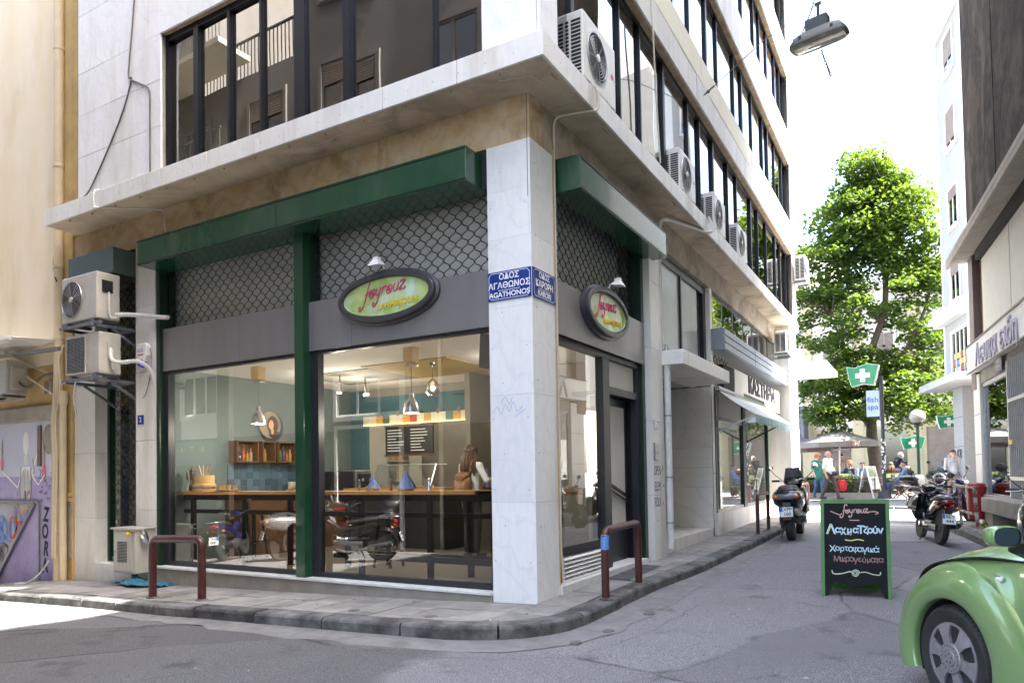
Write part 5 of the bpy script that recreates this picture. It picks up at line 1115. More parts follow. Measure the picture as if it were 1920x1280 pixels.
def window(par, x0, x1, z0, z1, y, m_fr='whitetrim', m_gl='glass_far', face=-1, trim=.10, shutter=0, mull=1):
    """window on a wall whose outer face is at local y, facing local -y (face=-1) or +y"""
    s_ = face
    def b2(M_, a, b, c, d, e, f): return M_.box(a,b,min(c,d),max(c,d),e,f)
    w_ = M(); b2(w_, x0-trim,x0,y,y+s_*.05,z0-trim,z1+trim); b2(w_, x1,x1+trim,y,y+s_*.05,z0-trim,z1+trim); b2(w_, x0,x1,y,y+s_*.05,z1,z1+trim); b2(w_, x0,x1,y,y+s_*.09,z0-trim,z0)
    wo = obj('window', w_, A[m_fr], par)
    b = M(); b2(b, x0,x1,y+s_*.004,y+s_*.008,z0,z1); obj('pane', b, A[m_gl], wo)
    b = M(); f = .05
    b2(b, x0,x0+f,y+s_*.009,y+s_*.03,z0,z1); b2(b, x1-f,x1,y+s_*.009,y+s_*.03,z0,z1); b2(b, x0+f,x1-f,y+s_*.009,y+s_*.03,z1-f,z1); b2(b, x0+f,x1-f,y+s_*.009,y+s_*.03,z0,z0+f)
    for k in range(mull): xm = x0+(x1-x0)*(k+1)/(mull+1); b2(b, xm-.03,xm+.03,y+s_*.009,y+s_*.031,z0+f,z1-f)
    obj('casement', b, A[m_fr], wo)
    if shutter:
        b = M(); n = int((z1-z0)*shutter/.06)
        for k in range(n): b2(b, x0+f,x1-f,y+s_*.031,y+s_*.044,z1-f-(k+1)*.06,z1-f-(k+1)*.06+.05)
        obj('shutter', b, A['shutter'], wo)
    return wo
AB = thing('opposite_building', 'drab apartment house across the left street, mirrored in the shop windows', 'building')
obj('wall', M().box(-28,-12.2,-13,-5.2,2.40,16.5).box(-12.2,-8.2,-13,-5.2,2.40,10.7).box(-8.2,-1.9,-13,-5.2,2.40,16.5), A['drab'], AB); b = M()
for i in range(32): b.bar((-12.2+i*.125,-5.25,10.7),(-12.2+i*.125,-5.25,11.6),.018,.018)
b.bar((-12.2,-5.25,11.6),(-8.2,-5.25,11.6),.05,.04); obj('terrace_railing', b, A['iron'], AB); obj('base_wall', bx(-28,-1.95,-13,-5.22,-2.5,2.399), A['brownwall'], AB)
for (x0,x1,z0,z1) in ((-13.5,-12.1,3.0,4.05),(-8.0,-6.15,2.70,3.50)): window(AB, x0,x1,z0,z1,-5.2, face=1, mull=2)
obj('panel', M().box(-13.55,-12.05,-5.2,-5.16,2.4,2.95), A['whitetrim'], AB)
obj('door_frame', M().box(-8.05,-7.97,-5.2,-5.12,-.3,2.5).box(-6.18,-6.1,-5.2,-5.12,-.3,2.5).box(-7.97,-6.18,-5.2,-5.12,2.42,2.5), A['whitetrim'], AB); obj('door', bx(-7.96,-6.19,-5.198,-5.15,-.3,2.41), A['glass_far'], AB)
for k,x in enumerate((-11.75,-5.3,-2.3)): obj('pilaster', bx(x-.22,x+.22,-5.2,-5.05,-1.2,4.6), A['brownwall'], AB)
obj('shop_board', bx(-15.2,-12.05,-5.2,-5.1,1.72,2.33), mat('teal_board',(.03,.08,.085),.5), AB)
for k,s_ in enumerate('ATA'): text(s_, .22, A['gold'], AB, (-12.6-k*.42,-5.095,2.12), (-1,0,0), extrude=.002)
for k in range(4):
    for i in range(9):
        if k > 1 and 4 < i < 7: continue
        window(AB, -26+i*2.7,-24.9+i*2.7,5.6+k*2.9,7.1+k*2.9,-5.2, face=1, m_fr='drab', shutter=.3 if (i+k)%3 else .0)
    if k in (1,2):
        obj('balcony', bx(-14.5,-9.8,-5.2,-4.25,5.2+k*2.9,5.32+k*2.9), A['creamwall'], AB)
        b = M()
        for i in range(38): b.bar((-14.45+i*.125,-4.3,5.32+k*2.9),(-14.45+i*.125,-4.3,6.2+k*2.9),.014,.014)
        b.bar((-14.5,-4.3,6.2+k*2.9),(-9.8,-4.3,6.2+k*2.9),.04,.03); obj('railing', b, A['iron'], AB)
BB = thing('side_block', 'unseen apartment block right of the crossing, placed to shade the street', 'building')  # unseen block, its height set so the roof's shadow ends in the left street
obj('wall', bx(6.9,16,-30,.2,-.4,17.0), A['creamwall'], BB)
for k in range(4):
    for i in range(5): 
        wm = M(); y0 = -27+i*5.4; wm.box(6.86,6.9,y0,y0+1.4,3.6+k*3.3,5.4+k*3.3); obj('window', wm, A['glass_far'], BB)

# ------------------------------------------------------------------ brown building with the linen shop, right edge
BW = thing('brown_building', 'dark stained brown building over a pale clad linen shop at the right edge', 'building', (4.53,12.2,0), math.radians(6.1))
def wp(name, mb, m, **k): return obj(name, mb, m, BW, **k)
wp('wall', bx(.0,9,-7.5,0,6.02,20.0), A['brownwall']); wp('cream_bounce_wall', bx(.02,9,-13,-7.501,6.02,20.0), A['creamwall'])  # near stretch is unseen, made cream to bounce light across the street
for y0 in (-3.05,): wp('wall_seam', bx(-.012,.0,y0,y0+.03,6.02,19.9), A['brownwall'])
wp('core', bx(.35,8.9,-12.9,-.05,-.3,6.0), A['dark'])
wp('shop_canopy', M().box(-.42,.0,-12.9,.06,5.90,6.01).box(-.42,-.36,-12.9,.06,5.80,5.899), A['concrete'], bevel=.01); wp('canopy_back', bx(-.02,.3,-12.9,-.9,5.70,5.898), A['dark'])
wp('dark_pier', bx(-.03,.34,-.62,-.12,3.0,5.895), A['brownink'])
for a,b_ in ((-3.42,-.98),(-6.5,-3.47),(-9.6,-6.55),(-12.7,-9.65)): wp('cladding_panel', bx(.08,.16,a,b_,3.98,5.69), A['cream'])
wp('cladding_joint', bx(.10,.2,-12.7,-.65,3.9,5.7), A['wooddark'])
wp('sign_board', M().box(-.12,.06,-12.7,-.22,3.36,3.95), A['white'], bevel=.008); wp('sign_trim', M().box(-.14,-.121,-12.7,-.22,3.93,3.965).box(-.14,-.121,-12.7,-.22,3.345,3.375), A['hoop'])
LT = text('Λευκα ειδη', .62, mat('lilac_letters',(.36,.33,.42),.5), BW, (-.13,-3.06,3.60), (0,-1,0), extrude=.012, bold=.004, xs=1.12)
wp('lintel', bx(.0,.3,-12.7,-.95,3.08,3.34), A['concrete'])
wp('marble_pillar', bx(-.02,.3,-.94,-.24,-.2,3.3), A['marble_dirty'])
for k in range(3): wp('pillar_joint', bx(-.023,-.02,-.93,-.25,.75+k*.85,.758+k*.85), A['dark'])
WF = wp('shop_window', M().box(.03,.10,-1.02,-.95,.72,3.08).box(.03,.10,-3.45,-3.36,.72,3.08).box(.03,.10,-3.36,-1.02,3.0,3.08).box(.03,.10,-3.36,-1.02,.72,.80), A['metal']); obj('pane', bx(.06,.068,-3.36,-1.02,.80,3.0), A['glass'], WF)
A['shopback'] = mat('shop_display', (.30,.29,.26), .9, col2=(.42,.40,.35), scale=.8)
wp('display_back', bx(.33,.349,-3.4,-1.0,.8,3.0), A['shopback']); wp('window_poster', bx(.075,.09,-2.45,-1.95,.95,1.65), mat('pink_poster',(.42,.15,.13),.6,col2=(.5,.35,.3),scale=9))
wp('window_ledge', M().box(-.40,.02,-5.6,-2.95,.52,.78).box(-.10,.02,-2.949,-.98,.52,.78), A['concrete'], bevel=.015); wp('ledge_support', M().box(-.08,.02,-5.4,-1.1,-.2,.52).box(-.34,-.081,-3.6,-3.2,-.2,.519), A['concrete'])
GB = wp('window_grille', M().box(-.06,-.02,-3.62,-3.56,.2,3.2).box(-.06,-.02,-9.5,-3.62,2.46,2.52).box(-.06,-.02,-9.5,-3.62,1.10,1.16), A['metal'])
for k in range(42): obj('bar', M().box(-.055,-.03,-3.70-k*.135,-3.68-k*.135,.3,3.2), A['metal'], GB)
wp('grille_back', bx(.1,.2,-9.5,-3.5,-.2,3.3), A['dark']); wp('lock', M().box(-.09,-.061,-3.95,-3.7,1.72,1.80), A['gold'])
t = thing('street_name_plate', 'weathered grey street plate under the linen shop sign', 'street sign', BW.matrix_basis @ Vector((-.06,-3.0,3.22)), math.radians(6.1)); obj('plate', M().box(-.01,0,-.28,.28,-.13,.11), A['steel'], t)
text('ΟΔΟΣ', .09, A['whitesign'], t, (-.0125,0,.05), (0,-1,0), extrude=.001); text('ΚΑΡΟΡΗ', .09, A['whitesign'], t, (-.0125,0,-.06), (0,-1,0), extrude=.001)

# ------------------------------------------------------------------ pale blue building beyond the gap
PB = thing('pale_blue_building', 'narrow pale blue building with white trim standing over marble columns', 'building', (4.74,20.0,.1), math.radians(12.9))
def pp(name, mb, m, **k): return obj(name, mb, m, PB, **k)
pp('wall', M().box(0,8,-1.55,2.0,4.05,16.2), A['paleblue'])
pp('corner_strip', M().box(-.02,-.001,-1.55,-.55,4.05,16.2).box(-.02,-.001,1.85,2.0,4.05,16.2), A['whitetrim'])
pp('cornice', M().box(-.50,.0,-1.7,2.55,16.0,16.25).box(-.30,.0,-1.6,2.3,15.8,15.999), A['whitetrim']); pp('parapet', bx(.1,8,-1.5,1.9,16.25,17.1), A['whitetrim'])
def side_window(par, y0, y1, z0, z1, x=0, sh=.4, tr=.09):
    w_ = M().box(x-.05,x,y0-tr,y0,z0-tr,z1+tr).box(x-.05,x,y1,y1+tr,z0-tr,z1+tr).box(x-.05,x,y0,y1,z1,z1+tr).box(x-.10,x,y0-.03,y1+.03,z0-tr,z0); wo = obj('window', w_, A['whitetrim'], par)
    obj('pane', M().box(x-.012,x-.004,y0,y1,z0,z1), A['glass_far'], wo)
    obj('casement', M().box(x-.03,x-.013,y0,y0+.05,z0,z1).box(x-.03,x-.013,y1-.05,y1,z0,z1).box(x-.03,x-.013,(y0+y1)/2-.03,(y0+y1)/2+.03,z0,z1), A['whitetrim'], wo)
    n = int((z1-z0)*sh/.07); b = M()
    for k in range(n): b.box(x-.045,x-.031,y0+.05,y1-.05,z1-(k+1)*.07,z1-(k+1)*.07+.058)
    if n: obj('shutter', b, A['shutter'], wo)
for z1,sh in ((15.35,.7),(12.9,.85),(10.3,.3),(7.9,.35)): side_window(PB, .0,.95,z1-1.25,z1, 0, sh)
pp('band', M().box(-.35,.0,-1.6,2.45,6.15,6.38).box(-.25,-.0,-1.58,2.3,6.02,6.149), A['whitetrim'])
BWN = pp('bay_window', M().box(-.06,0,-.75,-.65,3.95,5.7).box(-.06,0,1.0,1.1,3.95,5.7).box(-.06,0,-.65,1.0,5.6,5.7).box(-.08,0,-.75,1.1,3.95,4.1), A['whitetrim']); obj('pane', bx(-.02,-.01,-.65,1.0,4.1,5.6), A['glass_mirror'], BWN)
for k in range(3): obj('mullion', M().box(-.05,-.021,-.25+k*.42,-.21+k*.42,4.1,5.6), A['whitetrim'], BWN)
cols6 = [(.75,.55,.02),(.25,.55,.12),(.75,.55,.02),(.10,.25,.50),(.60,.05,.04),(.05,.40,.08),(.6,.06,.06),(.75,.6,.02),(.06,.4,.1),(.35,.55,.75)]
for r_ in range(3):
    for c_ in range(5):
        col = cols6[(r_*4+c_*3)%10]; key = ('note',col); MAT.setdefault(key, mat('coloured_note', col, .5)); obj('coloured_note', bx(-.028,-.0215,-.6+c_*.30,-.36+c_*.30,4.3+r_*.22,4.47+r_*.22), MAT[key], BWN)
A['trim_shade'] = mat('shaded_trim', (.40,.40,.385), .7, col2=(.34,.34,.325), scale=3)  # white trim with shade put into its colour, for canopy slab and soffit
pp('canopy_slab', M().box(-.75,.0,-1.9,2.35,3.82,4.04), A['trim_shade']); pp('soffit', M().box(0,3.5,-1.55,2.0,3.83,4.049), A['trim_shade'])
pp('marble_column', M().box(.05,.55,.42,1.45,.0,3.82), A['marble_grey']); 
for k in range(3): pp('column_joint', bx(.046,.05,.43,1.44,.95+k*.95,.962+k*.95), A['dark'])
pp('marble_column', M().box(-.02,.5,-1.5,-.92,0,3.82), A['marble_dirty'])
text('KR', .42, A['ink'], PB, (.045,.93,1.65), (0,-1,0), extrude=.001, bold=.015, shear=.2); 
PH = thing('pharmacy', 'pharmacy front with posters and glazing under the pale blue building', 'shop front', (4.74,20.0,.1), math.radians(12.9))
obj('back_wall', bx(1.9,2.0,-1.5,5.5,0,3.82), A['creamwall'], PH); obj('window_glass', M().box(1.87,1.89,-.85,.3,.5,2.05).box(1.87,1.89,1.5,2.6,.5,2.05), A['glass_dark'], PH)
obj('poster', M().box(1.86,1.88,-.85,.25,2.75,3.6), mat('bowl_poster',(.40,.38,.35),.6,col2=(.55,.54,.50),scale=1.5), PH); obj('poster', bx(1.86,1.88,1.5,2.7,2.55,3.7), A['frosted'], PH)
obj('poster_bowl', M().lathe([(.0,0),(.25,.02),(.40,.32),(.0,.36)], (1.84,-.3,2.9), 20, (0,0,1), sx=.08), A['whitetrim'], PH, True)
text('50', .22, mat('green_print',(.03,.15,.06),.5), PH, (1.86,-.3,2.42), (0,-1,0), extrude=.002)
obj('frame', M().box(1.84,1.90,-.92,-.85,0,3.8).box(1.84,1.90,.3,.37,0,3.8).box(1.84,1.9,1.43,1.5,0,3.8), A['metal'], PH)

# ------------------------------------------------------------------ cream building behind the tree, with shops below
CR = thing('cream_building', 'old cream corner house with pilasters and a balcony behind the plane tree', 'building', (5.9,33.0,.25), math.radians(-32))
def cp(name, mb, m, **k): return obj(name, mb, m, CR, **k)       # local x runs to the right along the front, front faces local -y
cp('wall', bx(-13,6,0,9,-.3,11.6), A['creamwall']); cp('cornice', M().box(-13.2,6.2,-.45,0,10.9,11.3).box(-13.1,6.1,-.25,0,10.6,10.899), A['whitetrim']); cp('string_course', M().box(-13.1,6.1,-.3,0,4.3,4.65), A['whitetrim'])
for x in (-12.5,-9.4,-6.2,-3.0,.2,3.2): cp('pilaster', bx(x-.3,x+.3,-.12,0,-.3,10.6), A['creamdark'])
for x in (-11.5,-8.3,-5.1,-1.9,1.2,4.2): window(CR, x-.1,x+1.0,5.6,8.2,0, m_fr='creamwall', shutter=.95, trim=.14)
cp('balcony', M().box(-2.6,3.0,-.9,0,4.66,4.85), A['creamwall']); b = M()
for k in range(40): b.bar((-2.55+k*.14,-.85,4.85),(-2.55+k*.14,-.85,5.75),.02,.02)
b.bar((-2.6,-.85,5.78),(3.0,-.85,5.78),.05,.05); cp('railing', b, A['iron'])
for k,(x0,x1,mm) in enumerate(((-11.9,-9.9,'glass_dark'),(-8.9,-6.7,'brownink'),(-5.7,-3.5,'glass_dark'),(-2.5,-.3,'shutter'),(.7,2.8,'glass_dark'))):
    cp('shop_door', bx(x0,x1,-.05,0,.0,3.1), A[mm]); cp('door_surround', M().box(x0-.2,x0,-.1,0,0,3.3).box(x1,x1+.2,-.1,0,0,3.3).box(x0,x1,-.1,0,3.1,3.3), A['creamdark'])
t = thing('outlet_board', 'brown shop board with pale Outlet lettering on the cream house', 'shop sign', CR.matrix_basis @ Vector((-7.8,-.12,2.5)), math.radians(-32)); obj('board', bx(-1.1,1.1,-.05,0,-.45,.45), A['brownink'], t); text('Outlet', .55, A['whitesign'], t, (0,-.055,0), (1,0,0), extrude=.002, shear=.2)
t = thing('hanging_banner', 'grey vertical banner with dark Outlet lettering projecting from the cream house', 'banner', CR.matrix_basis @ Vector((-9.4,-.6,3.6)), math.radians(-32)); obj('cloth', bx(-.02,.02,-.42,.42,-1.1,1.1), A['steel'], t)
obj('cloth', bx(-.42,.42,-.46,-.43,-1.1,1.1), A['steel'], t); text('Outlet', .62, A['ink'], t, (0,-.465,0), (0,0,1), (-1,0,0), extrude=.002, shear=.2)

# ------------------------------------------------------------------ blocks further off, left of the tree
for k,(x,y,w_,d,h,m_,lab) in enumerate(((-13,42,12,10,15,'creamwall','far cream apartment block left behind the plane tree'),(-3.5,62,9,9,12,'whitetrim','far white apartment block in the gap left of the tree trunk'),(9,58,14,10,13,'creamdark','far ochre apartment block behind the cream house'))):
    t = thing('apartment_block', lab, 'building', (x,y,.5)); obj('wall', bx(0,w_,0,d,-.6,h), A[m_], t)
    for f in range(int(h/3)-1):
        for i in range(int(w_/2.6)): window(t, .6+i*2.6,1.9+i*2.6,1.2+f*3.1,2.9+f*3.1,0, m_fr='whitetrim', shutter=.5*((i+f)%2))
        if k != 1: obj('balcony', M().box(.2,w_-.2,-.9,0,.5+f*3.1+2.9,.65+f*3.1+2.9).box(.2,w_-.2,-.9,-.86,.65+f*3.1+2.9,1.4+f*3.1+2.9), A['whitetrim'], t)
# ------------------------------------------------------------------ plane tree on the square
A['bark'] = mat('plane_bark', (.085,.065,.048), .9, col2=(.14,.115,.09), scale=5, bump=.5, bscale=18)
def leaf_mat(name, c1, c2, tr):
    m = bpy.data.materials.new(name); m.use_nodes = True; t = m.node_tree; N = t.nodes; L = t.links; b = N["Principled BSDF"]; b.inputs["Roughness"].default_value = .55
    g_ = N.new("ShaderNodeTexNoise"); g_.inputs["Scale"].default_value = 1.7; tc = N.new("ShaderNodeTexCoord"); L.new(tc.outputs["Object"], g_.inputs["Vector"])
    mx = N.new("ShaderNodeMix"); mx.data_type = 'RGBA'; L.new(g_.outputs[0], mx.inputs[0]); mx.inputs[6].default_value = (*c1,1); mx.inputs[7].default_value = (*c2,1); L.new(mx.outputs[2], b.inputs["Base Color"])
    tl = N.new("ShaderNodeBsdfTranslucent"); tl.inputs[0].default_value = (*tr,1); ad = N.new("ShaderNodeMixShader"); ad.inputs[0].default_value = .42
    L.new(b.outputs[0], ad.inputs[1]); L.new(tl.outputs[0], ad.inputs[2]); L.new(ad.outputs[0], N["Material Output"].inputs[0]); return m
A['leaf'] = leaf_mat('plane_leaf', (.032,.072,.011), (.062,.108,.018), (.15,.24,.016))
def leaf_spray(b, c, dirv, n, R_, spread, size):
    d = Vector(dirv).normalized(); a = d.orthogonal().normalized(); e = d.cross(a)
    for k in range(n):
        r = spread*math.sqrt(R_.random()); th = R_.uniform(0,2*PI)
        p = Vector(c) + Vector((r*math.cos(th), r*math.sin(th), R_.gauss(0,spread*.22))) - Vector((0,0,.25*r))
        s_ = size*R_.uniform(.6,1.25); nz = Vector((R_.gauss(0,.75),R_.gauss(0,.75),1)).normalized(); x = nz.orthogonal().normalized(); q = Matrix.Rotation(R_.uniform(0,6.3),3,nz); x = q @ x; y = nz.cross(x)
        b.add([p - x*s_*.5, p - y*s_*.42 + x*s_*.05, p + x*s_*.62, p + y*s_*.42 + x*s_*.05], [(0,1,2,3)])
def make_tree(label, base, trunk_pts, tr0, limbs, centres, nleaf, size, seed, cat='tree', name='plane_tree', lm='leaf', spread=.62):
    R_ = random.Random(seed); t = thing(name, label, cat, base); b = M()
    P_ = cat_rom(trunk_pts, 6); b.tube(P_, [tr0*(1-.62*i/(len(P_)-1)) for i in range(len(P_))], 10)
    ends = []
    for st, pts, r_ in limbs: Q = cat_rom(pts, 6); b.tube(Q, [r_*(1-.75*i/(len(Q)-1)) for i in range(len(Q))], 7); ends += Q[3:]
    lf = M()
    for c in centres:
        cv = Vector(c); near = min(ends, key=lambda e: (e-cv).length) if ends else P_[-1]
        mid = (near+cv)/2 + Vector((R_.gauss(0,.15),R_.gauss(0,.15),.15)); b.tube(cat_rom([near,mid,cv],4), [.035,.033,.03,.028,.025,.022,.02,.015,.01], 5)
        leaf_spray(lf, c, (0,0,1), nleaf, R_, spread*R_.uniform(.75,1.3), size)
    obj('trunk', b, A['bark'], t, True); obj('crown', lf, A[lm], t); return t
R_ = random.Random(21); cs = []
lob = [(-1.3,-.5,3.5,1.5,1.3,.7),(1.3,-.6,3.6,1.5,1.3,.7),(.9,0,12.0,1.3,1.3,1.8),(-.9,0,11.4,1.3,1.3,1.6),(.1,0,13.4,1.0,1.0,1.4),(-1.6,0,9.6,1.6,1.5,1.9),(1.9,.2,9.8,1.3,1.4,1.6),(-.1,0,12.2,1.6,1.5,2.6),(.3,.2,8.6,2.7,2.4,2.2),(-1.7,-.4,7.4,1.8,1.8,1.7),(1.7,.3,7.4,1.6,1.6,2.0),(.0,0,5.4,2.6,2.0,1.2),(-1.7,0,4.5,1.7,1.6,1.2),(1.5,-.2,4.6,1.8,1.7,1.1),(.7,0,10.8,2.0,1.6,1.9)]
while len(cs) < 400:
    cx_,cy_,cz_,rx_,ry_,rz_ = R_.choice(lob); v = Vector((R_.gauss(0,1),R_.gauss(0,1),R_.gauss(0,1))).normalized()*R_.uniform(.45,1.05)
    c = (cx_+v.x*rx_, cy_+v.y*ry_, cz_+v.z*rz_)
    if c[2] > 2.5: cs.append(c)
limbs = [(0,[(-.1,0,2.6),(-.9,.1,4.4),(-1.0,0,6.0),(-1.6,-.3,7.6)],.16),(0,[(-.15,0,3.4),(-.2,0,5.5),(.5,.1,8.0),(.4,0,11.0),(.1,0,13.2)],.19),(0,[(-.1,0,3.8),(.9,.2,5.4),(1.8,.3,7.2),(2.2,.2,8.6)],.14),(0,[(-.1,0,3.0),(1.1,-.6,4.2),(2.0,-.6,4.8)],.09),(0,[(-.15,0,2.8),(-1.2,-.6,3.8),(-2.1,-.5,4.3)],.09),(0,[(.3,0,7.2),(-.9,.2,9.2),(-1.0,.1,10.6)],.09)]
make_tree('big leafy plane tree rising over the café parasols on the square', (1.85,27.2,.3), [(.05,0,-.3),(.0,0,1.0),(-.15,0,2.2),(-.15,.0,3.4),(-.15,0,4.6)], .34, limbs, cs, 135, .165, 5)
A['leafpale'] = leaf_mat('pale_leaf', (.075,.13,.02), (.10,.16,.03), (.26,.36,.03))
R_ = random.Random(8); cs = []
for k in range(95):
    v = Vector((R_.gauss(0,1),R_.gauss(0,1),R_.gauss(0,1))).normalized()*R_.uniform(.5,1.0); cs.append((v.x*2.6, v.y*2.2, 8.0+v.z*4.6))
make_tree('paler yellow green tree partly hidden behind the big plane tree on its right', (5.2,36.5,.4), [(0,0,-.3),(.1,0,2),(.0,0,4),(.1,0,6)], .26, [(0,[(0,0,4),(-1,0,6),(-1.6,0,8.5)],.12),(0,[(0,0,4.5),(.9,.2,7),(1.4,0,9.5)],.12),(0,[(.1,0,6),(0,0,9),(.1,0,11.5)],.12)], cs, 95, .25, 3, lm='leafpale', spread=.8)
# ------------------------------------------------------------------ café shop further along the right street
SH = thing('lettered_shop', 'glazed shop front with a lettered sign and louvre box further along the right street', 'shop front')
def hp(name, mb, m, **k): return obj(name, mb, m, SH, **k)
A['louvre'] = mat('blue_grey_metal', (.22,.25,.30), .4, metal=.2, col2=(.26,.29,.34), scale=4)
hp('louvre_box', M().box(-.2,.25,7.38,14.7,3.70,4.12), A['louvre'], bevel=.006)
for k in range(3): hp('louvre_strip', bx(.251,.275,7.38,14.7,3.715+k*.138,3.715+k*.138+.115), A['louvre'])
for y in (10.3,12.8): hp('louvre_seam', bx(.276,.279,y,y+.012,3.7,4.12), A['dark'])
hp('clerestory', M().box(-.14,-.06,7.53,14.7,4.13,4.93), A['frame_grey'])
for k in range(7): hp('clerestory_pane', bx(-.055,-.05,7.65+k*1.0,8.5+k*1.0,4.2,4.85), A['glass_far'])
hp('stall_riser', M().box(-.25,.03,7.53,14.2,-.1,.52), A['marble_dirty']); hp('back', bx(-1.9,-1.8,7.4,14.4,.0,3.7), A['creamdark']); hp('floor', bx(-1.9,-.25,7.4,14.4,.3,.35), A['terrazzo'])
for ya,yb_ in ((10.02,10.30),(7.53,7.60),(13.0,13.1)): hp('side_post', M().box(-.06,.02,ya,yb_,.521,3.0), A['green_dark'])
FW = hp('window_frame', M().box(-.06,.0,7.60,10.02,.521,.58).box(-.06,.0,7.60,10.02,2.36,2.44).box(-.06,.0,7.60,10.02,2.92,3.0).box(-.06,.0,10.30,13.0,.521,.58).box(-.06,.0,10.3,13.0,2.92,3.0).box(-.05,.0,7.85,7.90,.58,2.92), A['metal'])
obj('pane', M().add([(-.03,7.6,.58),(-.03,10.02,.58),(-.03,10.02,2.36),(-.03,7.6,2.36)], [(0,1,2,3)]).add([(-.03,10.3,.58),(-.03,13,.58),(-.03,13,2.92),(-.03,10.3,2.92)], [(0,1,2,3)]), A['glass_far'], FW); obj('top_panel', bx(-.04,-.02,7.6,10.02,2.44,2.92), A['cream'], FW)
SG = thing('lettered_sign', 'cream shop sign reading ΚΑΣΤΗΡΙΑ in dark capitals under the louvre box', 'shop sign')
obj('board', bx(.02,.10,8.95,14.4,2.93,3.52), A['cream'], SG); obj('board_end', bx(-.05,.09,8.0,8.94,2.94,3.5), A['dark'], SG); obj('lower_strip', bx(.101,.106,9.8,12.2,2.95,3.07), A['green_dark'], SG)
text('ΚΑΣΤΗΡΙΑ', .50, A['ink'], SG, (.105,11.95,3.29), (0,1,0), extrude=.02, bold=.012, xs=1.35)
GRI = thing('roller_grille', 'short strip of dark roller grille above the awning of the lettered shop', 'security grille'); grille('lattice', 7.55, 8.95, 3.02, 3.68, -.04, 'y', GRI, cw=.13, ch=.1, r=.008)
AW = thing('shop_awning', 'grey green striped fabric awning with a ragged fringe under the lettered sign', 'awning')
A['awn'] = mat('awning_cloth', (.40,.43,.42), .85, col2=(.52,.53,.51), scale=1.5); A['awnfr'] = mat('awning_fringe', (.16,.30,.29), .85, col2=(.33,.42,.40), scale=6)
obj('cloth', M().grid(lambda u,v: (.06+v*.70, 7.62+u*5.4, 2.95-v*.52-.03*math.sin(PI*v)), 20, 6).grid(lambda u,v: (.055+v*.70, 7.62+u*5.4, 2.945-v*.52-.03*math.sin(PI*v)), 20, 6, flip=True), A['awn'], AW, True)
b = M(); R_ = random.Random(4)
for k in range(60):
    y0 = 7.62+k*.09; b.add([(.765,y0,2.43),(.765,y0+.088,2.43),(.77+.02*R_.random(),y0+.07,2.43-.15-.07*R_.random()),(.77,y0+.02,2.43-.13-.06*R_.random())], [(0,1,2,3)])
obj('fringe', b, A['awnfr'], AW); obj('arm', M().bar((.0,7.7,2.12),(.76,7.75,2.43),.03,.03), A['metal'], AW); obj('arm', M().bar((.0,10.4,2.0),(.76,10.9,2.43),.03,.03), A['black'], AW); obj('roller', M().tube([(.06,7.55,2.98),(.06,13.1,2.98)], .05, 10), A['metal'], AW, True)
t = thing('graffiti_scribble', 'bluish spray scrawl across the sloping awning cloth', 'graffiti'); stroke_text([[(0,0),(.3,.1),(.5,-.1),(.8,.15),(1.1,-.05),(1.4,.12),(1.9,-.05),(2.3,.1)],[(.4,.15),(.9,.0),(1.3,.2),(1.8,.1)]], (.42,8.6,2.685), (0,1,0), (-.8,0,.6), 1, .03, A['greyink'], t, (.6,0,.8), lift=.03)
EC = thing('end_pier', 'white end pier of the corner building with black and red graffiti', 'pier'); obj('shaft', bx(-.3,.34,14.72,16.05,-.1,5.4), A['spandrel'], EC)
stroke_text([[(0,.9),(.1,1.3),(.25,1.0),(.2,.6),(.4,.8),(.35,.4)],[(.45,.6),(.6,1.0),(.5,.5),(.75,.7)],[(.75,1.1),(1.0,.9),(.8,.7),(1.05,.5)],[(.3,1.4),(.5,1.7),(.8,1.8)]], (.341,14.85,1.2), (0,1,0), (0,0,1), .9, .03, A['ink'], EC, (1,0,0), name='black_tag')
stroke_text([[(0,.3),(.3,.35),(.1,.2),(.35,.1)],[(.4,.1),(.5,.35),(.6,.1),(.75,.35),(.8,.1)],[(.9,.3),(1.1,.2),(.9,.1)],[(0,-.05),(1.1,0)]], (.341,14.85,1.15), (0,1,0), (0,0,1), .9, .025, A['redink'], EC, (1,0,0), name='red_tag')
t = thing('end_canopy', 'white concrete canopy projecting at the far end of the corner building', 'canopy'); obj('slab', M().box(-.3,1.25,15.2,18.2,4.25,4.42), A['whitetrim'], t, bevel=.01); obj('support', bx(-.3,.1,16.12,18.0,.0,4.249), A['whitetrim'], t)
t = ac_unit('small old air conditioner high on a bracket by the lettered shop', (.30,13.9,4.45), PI/2, .7, .32, .62, 'mesh', 'cream'); side_vents(t,.7,.32,.62); obj('bracket', M().bar((-.3,.3,-.02),(-.3,-.2,-.02),.04,.04).bar((.3,.3,-.02),(.3,-.2,-.02),.04,.04), A['metal'], t)
t = ac_unit('sunlit white air conditioner hung on the far corner of the marble block', (.62,15.6,6.75), PI/2, .8, .3, .75, 'fan', 'plastic'); side_vents(t,.8,.3,.75); obj('bracket', M().bar((-.3,.25,-.02),(-.3,-.15,-.02),.04,.04), A['metal'], t)

